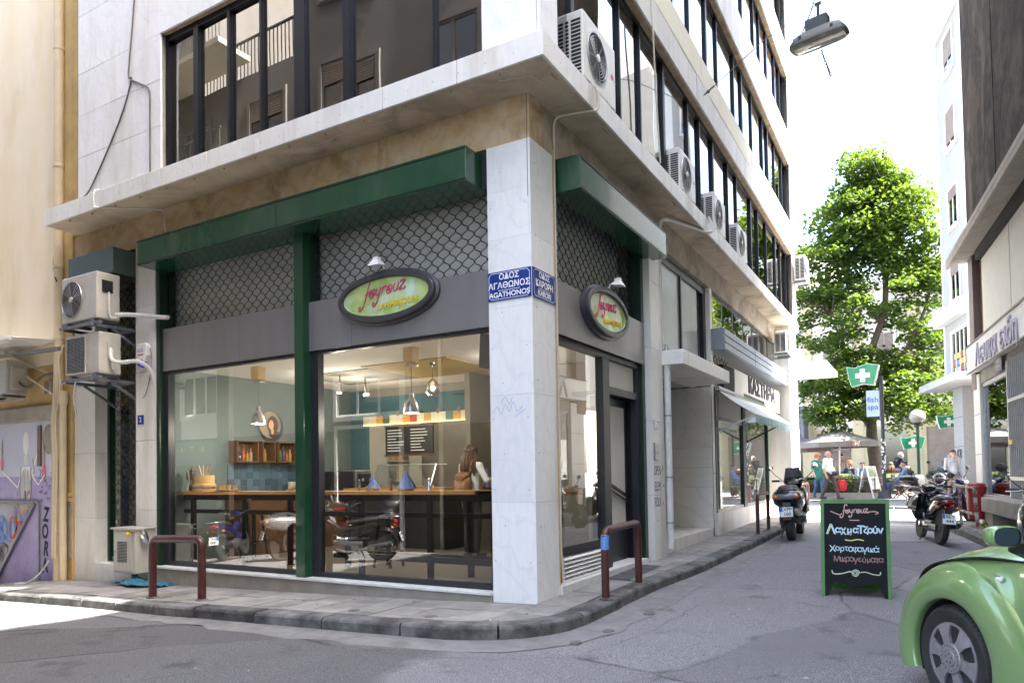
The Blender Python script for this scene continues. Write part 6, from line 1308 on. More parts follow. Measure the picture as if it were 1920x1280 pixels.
# ------------------------------------------------------------------ hoops, board, street furniture
def hoop(label, a, b_, top, r=.043, tape=False, m='hoop'):
    t = thing('barrier_hoop', label, 'barrier', (a[0],a[1],pav(*a)), 0, 'maroon tubular hoops along the kerb'); d = Vector((b_[0]-a[0], b_[1]-a[1], pav(*b_)-pav(*a))); h = top-pav(*a); q = .10
    u = d.normalized(); pts = [Vector((0,0,-.1)), Vector((0,0,h*.5)), Vector((0,0,h-q-.01))]
    pts += [Vector((0,0,h-q)) + u*(q*(1-math.cos(s_*PI/10))) + Vector((0,0,q*math.sin(s_*PI/10))) for s_ in range(6)]
    pts += [d + Vector((0,0,h-q)) - u*(q*(1-math.cos(s_*PI/10))) + Vector((0,0,q*math.sin(s_*PI/10))) for s_ in range(5,-1,-1)] + [d + Vector((0,0,h*.5)), d + Vector((0,0,-.1))]
    obj('tube', M().tube(pts, r, 14), A[m], t, True)
    if tape: obj('tape', M().tube([(0,0,h-q-.10),(0,0,h-q+.0),tuple(u*.012+Vector((0,0,h-q+.045)))], r+.0025, 14, caps=False), mat('blue_tape',(.10,.25,.55),.4), t, True)
    for p in (Vector((0,0,0)), d): obj('foot_ring', M().lathe([(r+.03,0),(r+.02,.012),(r,.018)], tuple(p+Vector((0,0,.002))), 14), A['kerb'], t)
    return t
hoop('maroon tube hoop in front of the left shop window beside the gas cabinet', (-5.02,-.99), (-4.14,-.93), .60, .05)
hoop('maroon tube hoop with blue tape at the kerb before the entrance bay', (.575,.46), (.56,1.52), .735, .043, True)
hoop('maroon tube hoop at the kerb just left of the black scooter', (.70,7.9), (.72,8.9), .86, .035)
hoop('sunlit maroon tube hoop at the kerb behind the black scooter', (.74,13.6), (.76,14.6), .95, .035)
# chalk board
A['chalkblack'] = mat('blackboard', (.006,.0065,.009), .7, spec=.2, col2=(.010,.011,.013), scale=5); A['boardgreen'] = mat('board_green', (.055,.17,.035), .5, col2=(.07,.20,.045), scale=6)
A['chalkblue'] = mat('pale_blue_chalk', (.50,.68,.78), .9); A['chalkyellow'] = mat('yellow_chalk', (.66,.66,.22), .9); A['chalkpink'] = mat('pink_chalk', (.58,.36,.34), .9); A['chalkdim'] = mat('dull_red_chalk', (.33,.20,.18), .9); A['chalkgreen'] = mat('pale_green_chalk', (.50,.60,.45), .9)
zb = road(2.85,2.2)
CBD = thing('chalkboard', 'green framed chalkboard sandwich sign with Greek menu lettering standing in the road', 'sandwich board', (2.855,2.06,zb), math.radians(2.5))
Wb, Hb, lean = .70, 1.07, .20
def bp_(u, v, d=0):                                        # board plane: u across, v up along the board, d towards the viewer
    nrm = Vector((0,-Hb,lean)).normalized()*-1; nrm = Vector((0,-math.cos(math.atan2(lean,Hb)),math.sin(math.atan2(lean,Hb))))
    return Vector((u, lean*v/Hb, v*math.cos(math.asin(lean/Hb)))) + nrm*d
nb = Vector((0,-math.cos(math.atan2(lean,Hb)),math.sin(math.atan2(lean,Hb)))); upb = Vector((0,lean,Hb)).normalized()
def slabb(poly, d0, d1, name, m, par=CBD): return obj(name, M().prism([bp_(u,v,d0) for u,v in poly], nb*(d1-d0)), m, par)
hw = Wb/2
slabb([(-hw+.03,.12),(-hw+.03,Hb-.03),(hw-.03,Hb-.03),(hw-.03,.12),(hw-.14,.155),(.0,.11),(-hw+.14,.155)][::1] if False else [(-hw+.03,.16),(-hw+.03,Hb-.03),(hw-.03,Hb-.03),(hw-.03,.16)], -.02, -.002, 'panel', A['chalkblack'])
slabb([(-hw+.03,.159),(-hw+.14,.159),(-hw+.062,.0),(-hw+.03,.0)], -.02, -.0025, 'panel_leg', A['chalkblack']); slabb([(hw-.03,.159),(hw-.03,0),(hw-.062,.0),(hw-.14,.159)], -.02, -.0025, 'panel_leg', A['chalkblack'])
slabb([(-hw+.14,.159),(-.1,.135),(0,.105),(.1,.135),(hw-.14,.159)], -.02, -.0025, 'panel_apron', A['chalkblack'])
for s_ in (-1,1): slabb([(s_*hw,0),(s_*hw,Hb),(s_*(hw-.038),Hb),(s_*(hw-.038),0)], -.026, .002, 'frame_side', A['boardgreen'])
slabb([(-hw+.0385,Hb-.036),(-hw+.0385,Hb),(hw-.0385,Hb),(hw-.0385,Hb-.036)], -.026, .002, 'frame_top', A['boardgreen'])
for u in (-.21,.21): slabb([(u-.03,Hb),(u+.03,Hb),(u+.03,Hb+.012),(u-.03,Hb+.012)], -.05, .0, 'hinge', A['boardgreen'])
bk = obj('rear_leaf', M().prism([(-hw,lean+.03,Hb*.985),(hw,lean+.03,Hb*.985),(hw,lean*2+.15,0),(-hw,lean*2+.15,0)], (0,.02,0)), A['boardgreen'], CBD)
def chalk(s_, v, size, m, u=0, bold=.002, xs=1, shear=.0): return text(s_, size, A[m], CBD, bp_(u,v,-.0015), (1,0,0), upb, extrude=.0005, bold=bold, xs=xs, shear=shear)
stroke_text([[(p[0]-2.75,p[1]) for p in st] for st in FEY], bp_(0,.925,-.001), (1,0,0), upb, .040, .010, A['chalkpink'], CBD, nb, name='chalk_script')
for q_ in (cat_rom([bp_(-.245,.945),bp_(-.20,.925),bp_(-.15,.905),bp_(-.125,.92)],5), cat_rom([bp_(.13,.935),bp_(.20,.945),bp_(.24,.93),bp_(.21,.915)],5), [bp_(-.05,.845),bp_(.05,.845)]): obj('chalk_flourish', M().ribbon(q_, .010, nb), A['chalkpink'], CBD)
for k,(ch,u,sz) in enumerate((('Λ',-.242,.150),('α',-.170,.100),('χ',-.115,.100),('μ',-.053,.105),('α',.01,.100),('Τ',.062,.120),('ζ',.112,.10),('ο',.155,.10),('ύ',.205,.105),('ν',.255,.105))):
    chalk(ch, .735, sz, 'chalkblue', u, bold=.003)
b = M(); b.ribbon([bp_(-.278,.685),bp_(-.245,.775)], .012, nb, d=.0022); b.ribbon([bp_(-.03,.69),bp_(-.05,.68)], .01, nb, d=.0022); b.ribbon(cat_rom([bp_(-.10,.625),bp_(-.04,.618),bp_(.03,.632),bp_(.09,.62)],6), .012, nb, d=.0022); obj('chalk_accent', b, A['chalkyellow'], CBD)
R_ = random.Random(15)
def chalk_line(s_, v, size, m, u0, u1):
    ws = [{'ι':.45,'κ':.85,'Μ':1.25,'μ':1.0,'ρ':.85,'τ':.8,'Χ':1.05}.get(c,.92) for c in s_]; tot = sum(ws); acc = 0
    for c,w_ in zip(s_,ws):
        o = text(c, size*R_.uniform(.95,1.14), A[m], CBD, bp_(u0+(u1-u0)*(acc+w_/2)/tot, v+R_.uniform(-.005,.005), -.0015), Vector((1,0,0))+upb*R_.uniform(-.07,.07), upb+Vector((R_.uniform(-.10,.10),0,0)), extrude=.0005, bold=.0006, xs=R_.uniform(.92,1.06)); acc += w_
chalk_line('Χορτοφαγικά', .525, .088, 'chalkblue', -.255, .235); chalk_line('Μικρογεύματα', .41, .084, 'chalkdim', -.215, .275)
b = M(); b.ribbon(cat_rom([bp_(-.24,.285),bp_(-.22,.245),bp_(-.14,.25),bp_(-.06,.275),(bp_(-.04,.268))],6), [.004]+[.012]*24, nb); b.ribbon(cat_rom([bp_(.05,.27),bp_(.10,.275),bp_(.17,.255),bp_(.235,.252),bp_(.245,.285)],6), .010, nb)
b.ribbon([bp_(.042*math.cos(a*.35)*(1-a*.02), .258+.042*math.sin(a*.35)*(1-a*.02)) for a in range(42)], .009, nb); obj('chalk_swirl', b, A['chalkgreen'], CBD)

# right side: rusty hoop rail, red bin, weeds
t = thing('rusty_rail', 'low white and rust painted barrier rail on the right pavement', 'barrier', (4.20,11.1,pav(4,11)))
d = Vector((.24,-1.02,-.012)); A['rustpaint'] = mat('flaking_paint', (.40,.37,.34), .8, col2=(.16,.06,.045), scale=9, lo=.45, hi=.55, bump=.2)
obj('post', M().bar((0,0,-.1),(-.02,0,.82),.06,.06), A['rustpaint'], t); obj('post', M().bar(tuple(d+Vector((0,0,-.1))),tuple(d+Vector((-.05,0,.84))),.06,.06), A['rustpaint'], t)
obj('rail', M().bar((-.02,0,.80),tuple(d+Vector((-.04,0,.82))),.04,.04).bar((0,0,.30),tuple(d+Vector((-.02,0,.28))),.04,.04), A['rustpaint'], t)
A['binred'] = mat('red_bin', (.33,.028,.022), .4, col2=(.26,.024,.02), scale=5)
t = thing('litter_bin', 'red plastic litter bin beside the rusty rail', 'litter bin', (4.46,10.9,pav(4.4,10.9)+.12))
obj('body', M().lathe([(.15,.0),(.17,.30),(.175,.58),(.19,.585),(.195,.66),(.18,.68)], (0,0,.02), 18), A['binred'], t, .6); obj('lid', M().lathe([(.185,.0),(.17,.04),(.12,.06),(0,.065)], (0,0,.70), 18), A['binred'], t, .6); obj('post', M().tube([(.16,.12,-.14),(.16,.12,.6)], .025, 8), A['hoop'], t)
def bush(name, label, cat, loc, n, r, h, size, m, seed, kind=None):
    R_ = random.Random(seed); t = thing(name, label, cat, loc); b = M()
    for k in range(n//14): leaf_spray(b, (R_.uniform(-r,r),R_.uniform(-r,r)*.6,h*(.35+.6*R_.random())), (0,0,1), 14, R_, r*.45, size)
    obj('leaves', b, A[m], t); s2 = M()
    for k in range(7): a = k*.9; s2.tube([(0,0,-.02),(r*.5*math.cos(a),r*.3*math.sin(a),h*.6)], .006, 4)
    obj('stems', s2, A['bark'], t); return t
bush('weed_clump', 'bright green weed clump growing at the foot of the marble ledge', 'weed', (4.72,9.6,pav(4.7,9.6)), 170, .22, .25, .07, 'leaf', 2)

# ------------------------------------------------------------------ two-wheelers
A['bikeblack'] = mat('black_paint', (.010,.010,.011), .22, coat=.5, col2=(.016,.016,.017), scale=10); A['bikesilver'] = mat('silver_paint', (.38,.39,.40), .25, metal=.6, coat=.4); A['bikeblue'] = mat('blue_paint', (.004,.008,.045), .2, coat=.5); A['bikegrey'] = mat('dark_grey_paint', (.05,.052,.057), .3, coat=.3)
A['taillight'] = mat('red_lens', (.22,.008,.010), .12, coat=.5); A['amberlens'] = mat('amber_lens', (.55,.16,.02), .12, coat=.5); A['greylens'] = mat('smoked_lens', (.16,.155,.16), .1, coat=.6); A['headlens'] = mat('clear_lens', (.75,.76,.76), .05, coat=.6)
A['plate'] = mat('number_plate_white', (.74,.75,.74), .4); A['platetext'] = mat('plate_black', (.015,.015,.018), .5); A['plateblue'] = mat('plate_blue', (.02,.10,.45), .4); A['seat'] = mat('seat_vinyl', (.016,.016,.017), .55, bump=.1, bscale=90); A['mirrorglass'] = mat('mirror_glass', (.7,.72,.73), .02, metal=1)
def wheel(par, y, r, wd, rim='bikesilver', spokes=0, x=0, z=None):
    z = z or r; wv = obj('wheel', M().lathe([(r*.72,-wd*.42),(r*.90,-wd*.5),(r*.98,-wd*.3),(r,0),(r*.98,wd*.3),(r*.90,wd*.5),(r*.72,wd*.42)], (x,y,z), 28, (1,0,0)), A['rubber'], par, .7)
    rm = M().lathe([(r*.74,-wd*.40),(r*.66,-wd*.30),(r*.66,wd*.30),(r*.74,wd*.40)], (x,y,z), 28, (1,0,0)); rm.lathe([(.045,-wd*.6),(.045,wd*.6)], (x,y,z), 12, (1,0,0))
    n = spokes or 5
    for k in range(n): a = k*2*PI/n; rm.bar((x,y+.03*math.cos(a),z+.03*math.sin(a)),(x,y+r*.68*math.cos(a),z+r*.68*math.sin(a)), .007 if spokes else .03, .007 if spokes else .03)
    obj('rim', rm, A[rim], wv); return wv
def number_plate(par, c, w_, h, l1, l2, tilt):
    R = Matrix.Rotation(tilt,3,'X'); o = Vector(c); p = obj('number_plate', M().cbox(c, w_, .006, h, rx=tilt), A['plate'], par)
    n = R @ Vector((0,-1,0)); u = R @ Vector((0,0,1)); X = Vector((1,0,0))
    obj('blue_band', M().prism([o+n*.004+X*(-w_/2)+u*(h*.04), o+n*.004+X*(-w_/2+.038)+u*(h*.04), o+n*.004+X*(-w_/2+.038)+u*(h*.48), o+n*.004+X*(-w_/2)+u*(h*.48)], n*.001), A['plateblue'], p)
    for s_,v,du in ((l1,h*.25,.016),(l2,-h*.23,.01)): text(s_, h*.50, A['platetext'], p, o+n*.004+u*v+X*du, X, u, extrude=.0006, bold=.001, xs=.95)
def mirror(par, base, tip, side, round_=False):
    mo = obj('mirror', M().tube(cat_rom([base, (Vector(base)+Vector(tip))/2 + Vector((side*.03,0,.0)), tip],5), .007, 6).ball(tip,.065,.018,.048,14,8), A['black'], par, True); t_ = Vector(tip)
    obj('mirror_glass', M().lathe([(.055,0),(0,.002)], tuple(t_+Vector((0,-.0185,0))), 16, (0,-1,0), sy=1, sx=.72), A['mirrorglass'], mo)
def scooter(label, loc, rz, plate=('XPP','160'), shell='bikeblack', group='parked scooters and motorcycles', lean=0):
    t = thing('scooter', label, 'scooter', loc, rz, group); t.rotation_euler = (0, lean, rz)
    wheel(t, 0, .26, .13, 'bikegrey'); wheel(t, 1.34, .26, .12, 'bikegrey')
    obj('tail_body', M().loft([((0,-.36,.80),.03,.015,.8),((0,-.33,.79),.15,.06,.7),((0,-.25,.77),.21,.11,.65),((0,-.08,.75),.25,.15,.6),((0,.2,.72),.25,.17,.6),((0,.45,.66),.19,.17,.6),((0,.62,.58),.15,.2,.6)], 22), A[shell], t, .7)
    obj('lower_body', M().loft([((0,-.12,.50),.10,.10,.7),((0,.05,.48),.15,.14,.7),((0,.3,.42),.16,.15,.6),((0,.6,.36),.17,.12,.6),((0,.95,.36),.18,.10,.6),((0,1.05,.40),.12,.10,.6)], 18), A['black'], t, .7)
    obj('seat', M().loft([((0,-.20,.90),.09,.02,.7),((0,-.12,.92),.14,.045,.7),((0,.1,.92),.16,.055,.7),((0,.3,.88),.15,.05,.7),((0,.55,.87),.12,.045,.7),((0,.66,.84),.08,.03,.7)], 18), A['seat'], t, .7)
    obj('grab_rail', M().tube(cat_rom([(.14,.05,.88),(.16,-.12,.90),(.12,-.27,.90),(0,-.31,.90),(-.12,-.27,.90),(-.16,-.12,.90),(-.14,.05,.88)],4), .014, 7), A['bikegrey'], t, True)
    obj('leg_shield', M().loft([((0,.92,.62),.20,.26,.7),((0,1.0,.66),.235,.31,.7),((0,1.1,.70),.22,.29,.75),((0,1.22,.72),.16,.2,.8),((0,1.33,.72),.07,.09,.9)], 22), A[shell], t, .7)
    obj('front_mudguard', M().grid(lambda u,v: ((v-.5)*.16*(1-.25*abs(2*u-1)), 1.34+.295*math.cos(math.radians(20+u*150)), .26+.295*math.sin(math.radians(20+u*150))-.03*abs(2*v-1)), 12, 6).tube([(.09,1.34,.26),(.08,1.18,.62)],.022,8).tube([(-.09,1.34,.26),(-.08,1.18,.62)],.022,8), A[shell], t, True)
    obj('cowl', M().loft([((0,.90,1.0),.10,.03,.8),((0,.97,1.02),.17,.07,.7),((0,1.06,1.03),.18,.08,.7),((0,1.16,.98),.12,.07,.8),((0,1.24,.92),.05,.03,.9)], 18), A[shell], t, .7)
    obj('handlebar', M().tube([(-.36,.93,1.05),(-.2,.98,1.04),(.2,.98,1.04),(.36,.93,1.05)], .016, 8), A['metal'], t, True)
    for s_ in (-1,1): obj('grip', M().tube([(s_*.24,.965,1.045),(s_*.37,.925,1.05)], .021, 8), A['rubber'], t, True); obj('brake_lever', M().tube([(s_*.22,1.0,1.04),(s_*.37,.99,1.035)], .007, 5), A['alu'], t); mirror(t, (s_*.20,1.0,1.06), (s_*.40,1.0,1.30), s_)
    obj('screen', M().grid(lambda u,v: ((u-.5)*.34*(1-.3*v), 1.12-.06*v+.08*abs(2*u-1)**2*-1, 1.06+.22*v), 8, 4), A['greylens'], t, True)
    obj('tail_lamp', M().loft([((0,-.362,.785),.03,.02,.8),((0,-.352,.785),.175,.045,.7),((0,-.29,.78),.195,.07,.7)], 18), A['greylens'], t, .7)
    for s_ in (-1,1): obj('indicator', M().ball((s_*.165,-.335,.775),.05,.035,.034), A['amberlens'], t, True)
    obj('headlamp', M().ball((0,1.27,.78),.10,.06,.06), A['headlens'], t, True)
    obj('plate_holder', M().bar((0,-.30,.68),(0,-.40,.38),.14,.02), A['black'], t, bevel=.005); number_plate(t, (0,-.385,.52), .20, .17, plate[0], plate[1], math.radians(-14)); obj('rear_reflector', M().cbox((0,-.40,.405),.09,.012,.035), A['taillight'], t)
    obj('exhaust', M().lathe([(.03,-.05),(.065,0),(.072,.25),(.065,.44),(.04,.46),(.03,.45),(0,.40)], (.20,.18,.34), 16, (.05,-1,.12)), A['bikegrey'], t, .7); obj('exhaust_tip', M().lathe([(.052,0),(.045,.008),(0,.004)], (.223,-.285,.398), 14, (.05,-1,.12)), A['rubber'], t)
    obj('rear_shock', M().tube([(-.15,.0,.30),(-.14,.05,.62)], .03, 8), A['bikegrey'], t, True); obj('swing_arm', M().bar((-.13,0,.26),(-.12,.5,.32),.06,.10), A['bikegrey'], t)
    obj('stand', M().tube([(-.12,.40,.28),(-.22,.33,.005)], .012, 6), A['black'], t); return t
def motorbike(label, loc, rz, plate=('BEY','444'), colour='bikeblack', box=False, helmet=False, group='parked scooters and motorcycles', lean=.10):
    t = thing('motorcycle', label, 'motorcycle', loc, rz, group); t.rotation_euler = (0, lean, rz); r = .295
    wheel(t, 0, r, .10, 'bikesilver', 18); wheel(t, 1.26, r, .085, 'bikesilver', 18)
    obj('fork', M().tube([(.085,1.26,r),(.08,1.02,.86)],.022,8).tube([(-.085,1.26,r),(-.08,1.02,.86)],.022,8), A['bikegrey'], t, True)
    obj('front_mudguard', M().grid(lambda u,v: ((v-.5)*.12, 1.26+(r+.03)*math.cos(math.radians(25+u*140)), r+(r+.03)*math.sin(math.radians(25+u*140))-.025*abs(2*v-1)), 14, 5), A[colour], t, True)
    obj('rear_mudguard', M().grid(lambda u,v: ((v-.5)*.15, (r+.04)*math.cos(math.radians(60+u*115)), r+.06+(r+.06)*math.sin(math.radians(60+u*115))-.03*abs(2*v-1)), 12, 5), A['black'], t, True)
    obj('frame_body', M().loft([((0,-.22,.74),.05,.03,.8),((0,-.12,.73),.11,.07,.7),((0,.15,.70),.13,.10,.7),((0,.45,.60),.11,.11,.7),((0,.75,.56),.08,.10,.8),((0,1.0,.72),.06,.12,.8)], 18), A[colour], t, .7)
    obj('seat', M().loft([((0,-.24,.80),.07,.02,.8),((0,-.1,.81),.12,.04,.7),((0,.2,.80),.13,.045,.7),((0,.45,.76),.11,.04,.7),((0,.6,.74),.06,.03,.8)], 16), A['seat'], t, .7)
    obj('engine', M().loft([((0,.35,.32),.10,.09,.7),((0,.55,.30),.14,.11,.6),((0,.8,.34),.12,.10,.7),((0,.92,.36),.07,.06,.8)], 14), A['bikegrey'], t, .6); obj('chain_case', M().bar((-.09,0,r),(-.09,.5,.30),.03,.10), A['black'], t, bevel=.01)
    obj('leg_shield', M().grid(lambda u,v: ((u-.5)*.44*(1-.25*v), .93+.10*math.cos(PI*(u-.5))+.08*v, .38+.48*v), 10, 6).grid(lambda u,v: ((u-.5)*.43*(1-.25*v), .925+.10*math.cos(PI*(u-.5))+.08*v, .38+.48*v), 10, 6, flip=True), A[colour], t, True)
    obj('rack', M().tube(cat_rom([(.12,.1,.83),(.13,-.15,.86),(.10,-.34,.86),(-.10,-.34,.86),(-.13,-.15,.86),(-.12,.1,.83)],4),.011,6).tube([(.12,-.18,.86),(-.12,-.18,.86)],.01,6).tube([(.11,-.27,.86),(-.11,-.27,.86)],.01,6), A['alu'], t, True)
    obj('tail_lamp', M().ball((0,-.26,.75),.11,.06,.05), A['taillight'], t, True); obj('brake_lamp', M().cbox((0,-.305,.665),.12,.03,.035), A['taillight'], t)
    for s_ in (-1,1): obj('indicator', M().ball((s_*.16,-.22,.66),.036,.03,.026), A['amberlens'], t, True); obj('grip', M().tube([(s_*.22,.93,1.02),(s_*.35,.88,1.03)], .02, 8), A['rubber'], t, True); mirror(t, (s_*.18,.95,1.02), (s_*.34,.96,1.24), s_)
    obj('handlebar', M().tube([(-.34,.885,1.03),(-.15,.97,.98),(.15,.97,.98),(.34,.885,1.03)], .013, 8), A['metal'], t, True); obj('headlamp_cowl', M().loft([((0,.88,.96),.07,.05,.8),((0,.98,.97),.13,.08,.7),((0,1.08,.95),.11,.07,.7),((0,1.14,.93),.05,.04,.8)], 16), A[colour], t, .7); obj('headlamp', M().ball((0,1.12,.94),.07,.04,.05), A['headlens'], t, True)
    obj('plate_holder', M().bar((0,-.27,.62),(0,-.38,.36),.12,.02), A['black'], t); number_plate(t, (0,-.365,.47), .20, .17, plate[0], plate[1], math.radians(-16))
    obj('exhaust', M().lathe([(.025,-.05),(.05,0),(.055,.35),(.05,.42),(.03,.43),(0,.38)], (.16,.20,.30), 14, (.06,-1,.16)), A['bikegrey'], t, .7); obj('exhaust_pipe', M().tube(cat_rom([(.16,.2,.30),(.14,.6,.22),(.08,.85,.28)],5), .02, 8), A['metal'], t, True)
    for s_ in (-1,1): obj('foot_peg', M().bar((s_*.10,.42,.28),(s_*.26,.42,.28),.03,.025), A['rubber'], t)
    obj('stand', M().tube([(-.10,.45,.25),(-.24,.38,.01 + .24*math.sin(lean))], .011, 6), A['black'], t)
    if box:
        tb = obj('top_box', M().loft([((0,-.44,.98),.13,.08,.6),((0,-.40,.99),.19,.12,.5),((0,-.2,1.0),.21,.13,.5),((0,-.02,.99),.19,.12,.5),((0,.02,.97),.12,.08,.6)], 22), A['bikeblack'], t, .7); obj('reflector', M().cbox((0,-.435,1.01),.22,.03,.05), A['taillight'], tb, bevel=.01)
    return t
SCO = scooter('big black scooter with plate XPP 160 parked at the kerb by the lettered shop', (1.30,8.05,road(1.3,8)), math.radians(2), lean=-.06); SCO.scale = (1.12,1.1,1.1)
MOA = motorbike('black underbone motorcycle with plate BEY 444 parked before the right kerb', (3.76,8.0,road(3.7,8)), math.radians(14))
MOB = motorbike('blue motorcycle with a top box parked crosswise behind the one with plate BEY 444', (3.52,12.9,road(3.5,12.9)), math.radians(-128), ('ZXK','218'), 'bikeblue', True)
t = thing('helmet', 'shiny black crash helmet resting on the blue motorcycle', 'helmet', (3.85,12.55,.96)); obj('shell', M().ball((0,0,.13),.135,.15,.14,18,12), A['bikeblack'], t, True); obj('visor', M().ball((0,-.03,.12),.13,.132,.075,18,8), A['greylens'], t, True)
SC2 = scooter('black scooter with chrome trimmed mirrors half hidden behind the green car', (5.12,3.5,pav(4.7,3)), math.radians(150), ('HTB','305'))
SC3 = scooter('dark scooter with a bright headlamp parked facing us near the walking man in grey', (3.95,23.3,pav(4,23)), math.radians(195), ('OPA','91'), lean=.1)
MO3 = motorbike('dark motorcycle with a red trimmed top box behind the black street pole', (2.75,24.0,pav(3,24)), math.radians(20), ('AHT','72'), 'bikeblack', True)
for k,(kind,x,y,rz,lab,pl,colr) in enumerate((('m',-9.6,-3.35,150,'blue motorcycle mirrored at the left end of the shop window','A','bikeblue'),('s',-7.65,-3.2,205,'silver scooter mirrored in the window left of the green post','B','bikesilver'),('m',-6.2,-3.5,140,'black motorcycle with a top box mirrored right of the green post','C','bikegrey'),('m',-5.25,-3.45,60,'black motorcycle mirrored in the middle of the right shop window','D','bikeblack'))):
    z = road(x,y)
    if kind == 's': scooter(lab, (x,y,z), math.radians(rz), ('YPX','440'), colr, 'motorcycles across the street')
    else: motorbike(lab, (x,y,z), math.radians(rz), ('INO','88'+str(k)), colr, k == 2, group='motorcycles across the street')
# ------------------------------------------------------------------ green car at the lower right
def car_paint():
    m = mat('green_car_paint', (.205,.345,.125), .28, metal=.22, coat=1.0, col2=(.195,.325,.12), scale=40); return m
A['carpaint'] = car_paint(); A['carglass'] = glass('car_glass', (.25,.30,.28), ior=1.5, base=.05); A['cover'] = mat('wheel_cover', (.34,.33,.34), .38, metal=.5, col2=(.28,.27,.28), scale=25)
CAR = thing('parked_car', 'light green rounded small car with bulging front wing at the lower right', 'car', (4.338,-1.110,road(4.3,-1.1)+.012), math.radians(123))
def carp(name, mb, m, parent=None, **k): return obj(name, mb, m, parent or CAR, **k)
def fender(x0, side, rear=False):
    sec = [(.350,.80),(.352,.835),(.370,.852),(.42,.862),(.475,.845),(.53,.805),(.568,.745),(.592,.67),(.604,.58),(.606,.50)]
    P_ = cat_rom([(r,y,0) for r,y in sec], 3); n = 40; mb = M(); vs = []
    for i in range(n+1):
        th = math.radians(-22 + 224*i/n) if not rear else math.radians(-24 + 216*i/n)
        back = max(0,(math.degrees(th)-95)/90); front = max(0,(40-math.degrees(th))/60)
        for p in P_:
            q = (p.x-.350)/.256
            r = p.x + q*(back**2*.06 + front*.02) ; tt_ = min(1,max(0,(math.degrees(th)-48)/60)); yin = .50+.26*tt_*tt_*(3-2*tt_); y = p.y if p.x <= .42 else .862-(.862-p.y)*(.862-yin)/.362
            x = r*math.cos(th)*(1.0+.06*q); z = .318 + r*math.sin(th)*(1 - .05*q) + .015*q
            vs.append((x0 + x, side*y, z))
    k = len(P_); fs = [(i*k+j, i*k+j+1, (i+1)*k+j+1, (i+1)*k+j) for i in range(n) for j in range(k-1)]
    mb.add(vs, fs if side > 0 else [f[::-1] for f in fs]); return mb
def tri(x): return x
wing = carp('front_wing', fender(0,1), A['carpaint'], smooth=1.2); carp('front_wing', fender(0,-1), A['carpaint'], smooth=1.2); carp('rear_wing', fender(-2.51,1,True), A['carpaint'], smooth=1.2); carp('rear_wing', fender(-2.51,-1,True), A['carpaint'], smooth=1.2)
def hood(u, v):                                           # u across, v from nose to windscreen
    prof = cat_rom([(.80,0,.36),(.80,0,.52),(.70,0,.73),(.48,0,.89),(.15,0,1.0),(-.20,0,1.06),(-.52,0,1.07)], 6); i = v*(len(prof)-1); a = int(min(i,len(prof)-2)); p = prof[a].lerp(prof[a+1], i-a); y = (u-.5)*(1.10+.44*min(1,max(0,v-.22)/.4))
    return (p.x - .10*(2*u-1)**2*(1-v), y, p.z - .115*abs(2*u-1)**2.4)
carp('bonnet', M().grid(hood, 24, 30, flip=False), A['carpaint'], smooth=1.2)
carp('bumper', M().loft([((0,0,0),.01,.01,1)], 3) if False else M().grid(lambda u,v: ((.83-.30*abs(2*u-1)**3)*1.0 - .05*abs(2*v-1)**2, (u-.5)*1.50, .20+.24*v), 20, 6), A['carpaint'], smooth=1.2)
for s_ in (1,-1):
    g = lambda u,v,s_=s_: (-.40-u*1.40, s_*(.80+.035*math.sin(PI*(.15+.7*v))-.03*u*0), .24+v*.70 + (.02*(1-u)))
    carp('cowl_panel', M().grid(lambda u,v,s_=s_: (.12-u*.872, s_*(.755+.062*math.sin(PI*(.08+.62*(1-v)))-.03*v*v*(1-u)), (zl:=.80-.54*min(1,max(0,(u-.55)/.2)))+v*(.95-zl)-.05*(1-u)**2), 14, 12, flip=s_<0), A['carpaint'], smooth=1.2)
    dr = carp('door', M().grid(lambda u,v,s_=s_: (-.757-u*1.16, s_*(.755+.062*math.sin(PI*(.08+.62*(1-v)))), .26+v*.70), 10, 12, flip=s_<0), A['carpaint'], smooth=1.2)
    obj('handle', M().cbox((-1.72,s_*.835,.80),.17,.03,.035), A['carpaint'], dr, bevel=.01)
    carp('quarter_panel', M().grid(lambda u,v,s_=s_: (-1.923-u*.9, s_*(.755+.062*math.sin(PI*(.08+.62*(1-v)))-.25*u*u*v), .26+v*.70), 8, 10, flip=s_<0), A['carpaint'], smooth=1.2)
    carp('sill_strip', M().box(-2.0,-.5,min(s_*.74,s_*.80),max(s_*.74,s_*.80),.18,.27), A['black'])
    # roof rail / A pillar as one arched member
    arch = cat_rom([(-.50,s_*.70,.955),(-.80,s_*.655,1.20),(-1.15,s_*.60,1.40),(-1.6,s_*.57,1.485),(-2.1,s_*.57,1.42),(-2.6,s_*.60,1.20),(-2.95,s_*.62,.96)], 6)
    carp('roof_rail', M().tube(arch, .042, 10), A['carpaint'], smooth=True)
    carp('side_window', M().grid(lambda u,v,a=arch,s_=s_: tuple(Vector((a[int(u*36)].x, s_*.765, .962)).lerp(a[int(u*36)], v)), 36, 4), A['carglass'], smooth=True)
    carp('window_seal', M().bar((-.62,s_*.775,.962),(-2.8,s_*.76,.962),.02,.03), A['black'])
roofp = cat_rom([(-.50,0,1.07),(-.80,0,1.27),(-1.15,0,1.445),(-1.6,0,1.53),(-2.1,0,1.46),(-2.6,0,1.24),(-3.0,0,.95),(-3.25,0,.62),(-3.30,0,.35)], 6)
def roof(u, v, lo=0, hi=1):
    i = (lo+(hi-lo)*v)*(len(roofp)-1); a = int(min(i,len(roofp)-2)); p = roofp[a].lerp(roofp[a+1], i-a); wd = .70 - .13*math.sin(PI*min(1,max(0,(i)/30)))
    return (p.x, (2*u-1)*wd, p.z - .05*(2*u-1)**2)
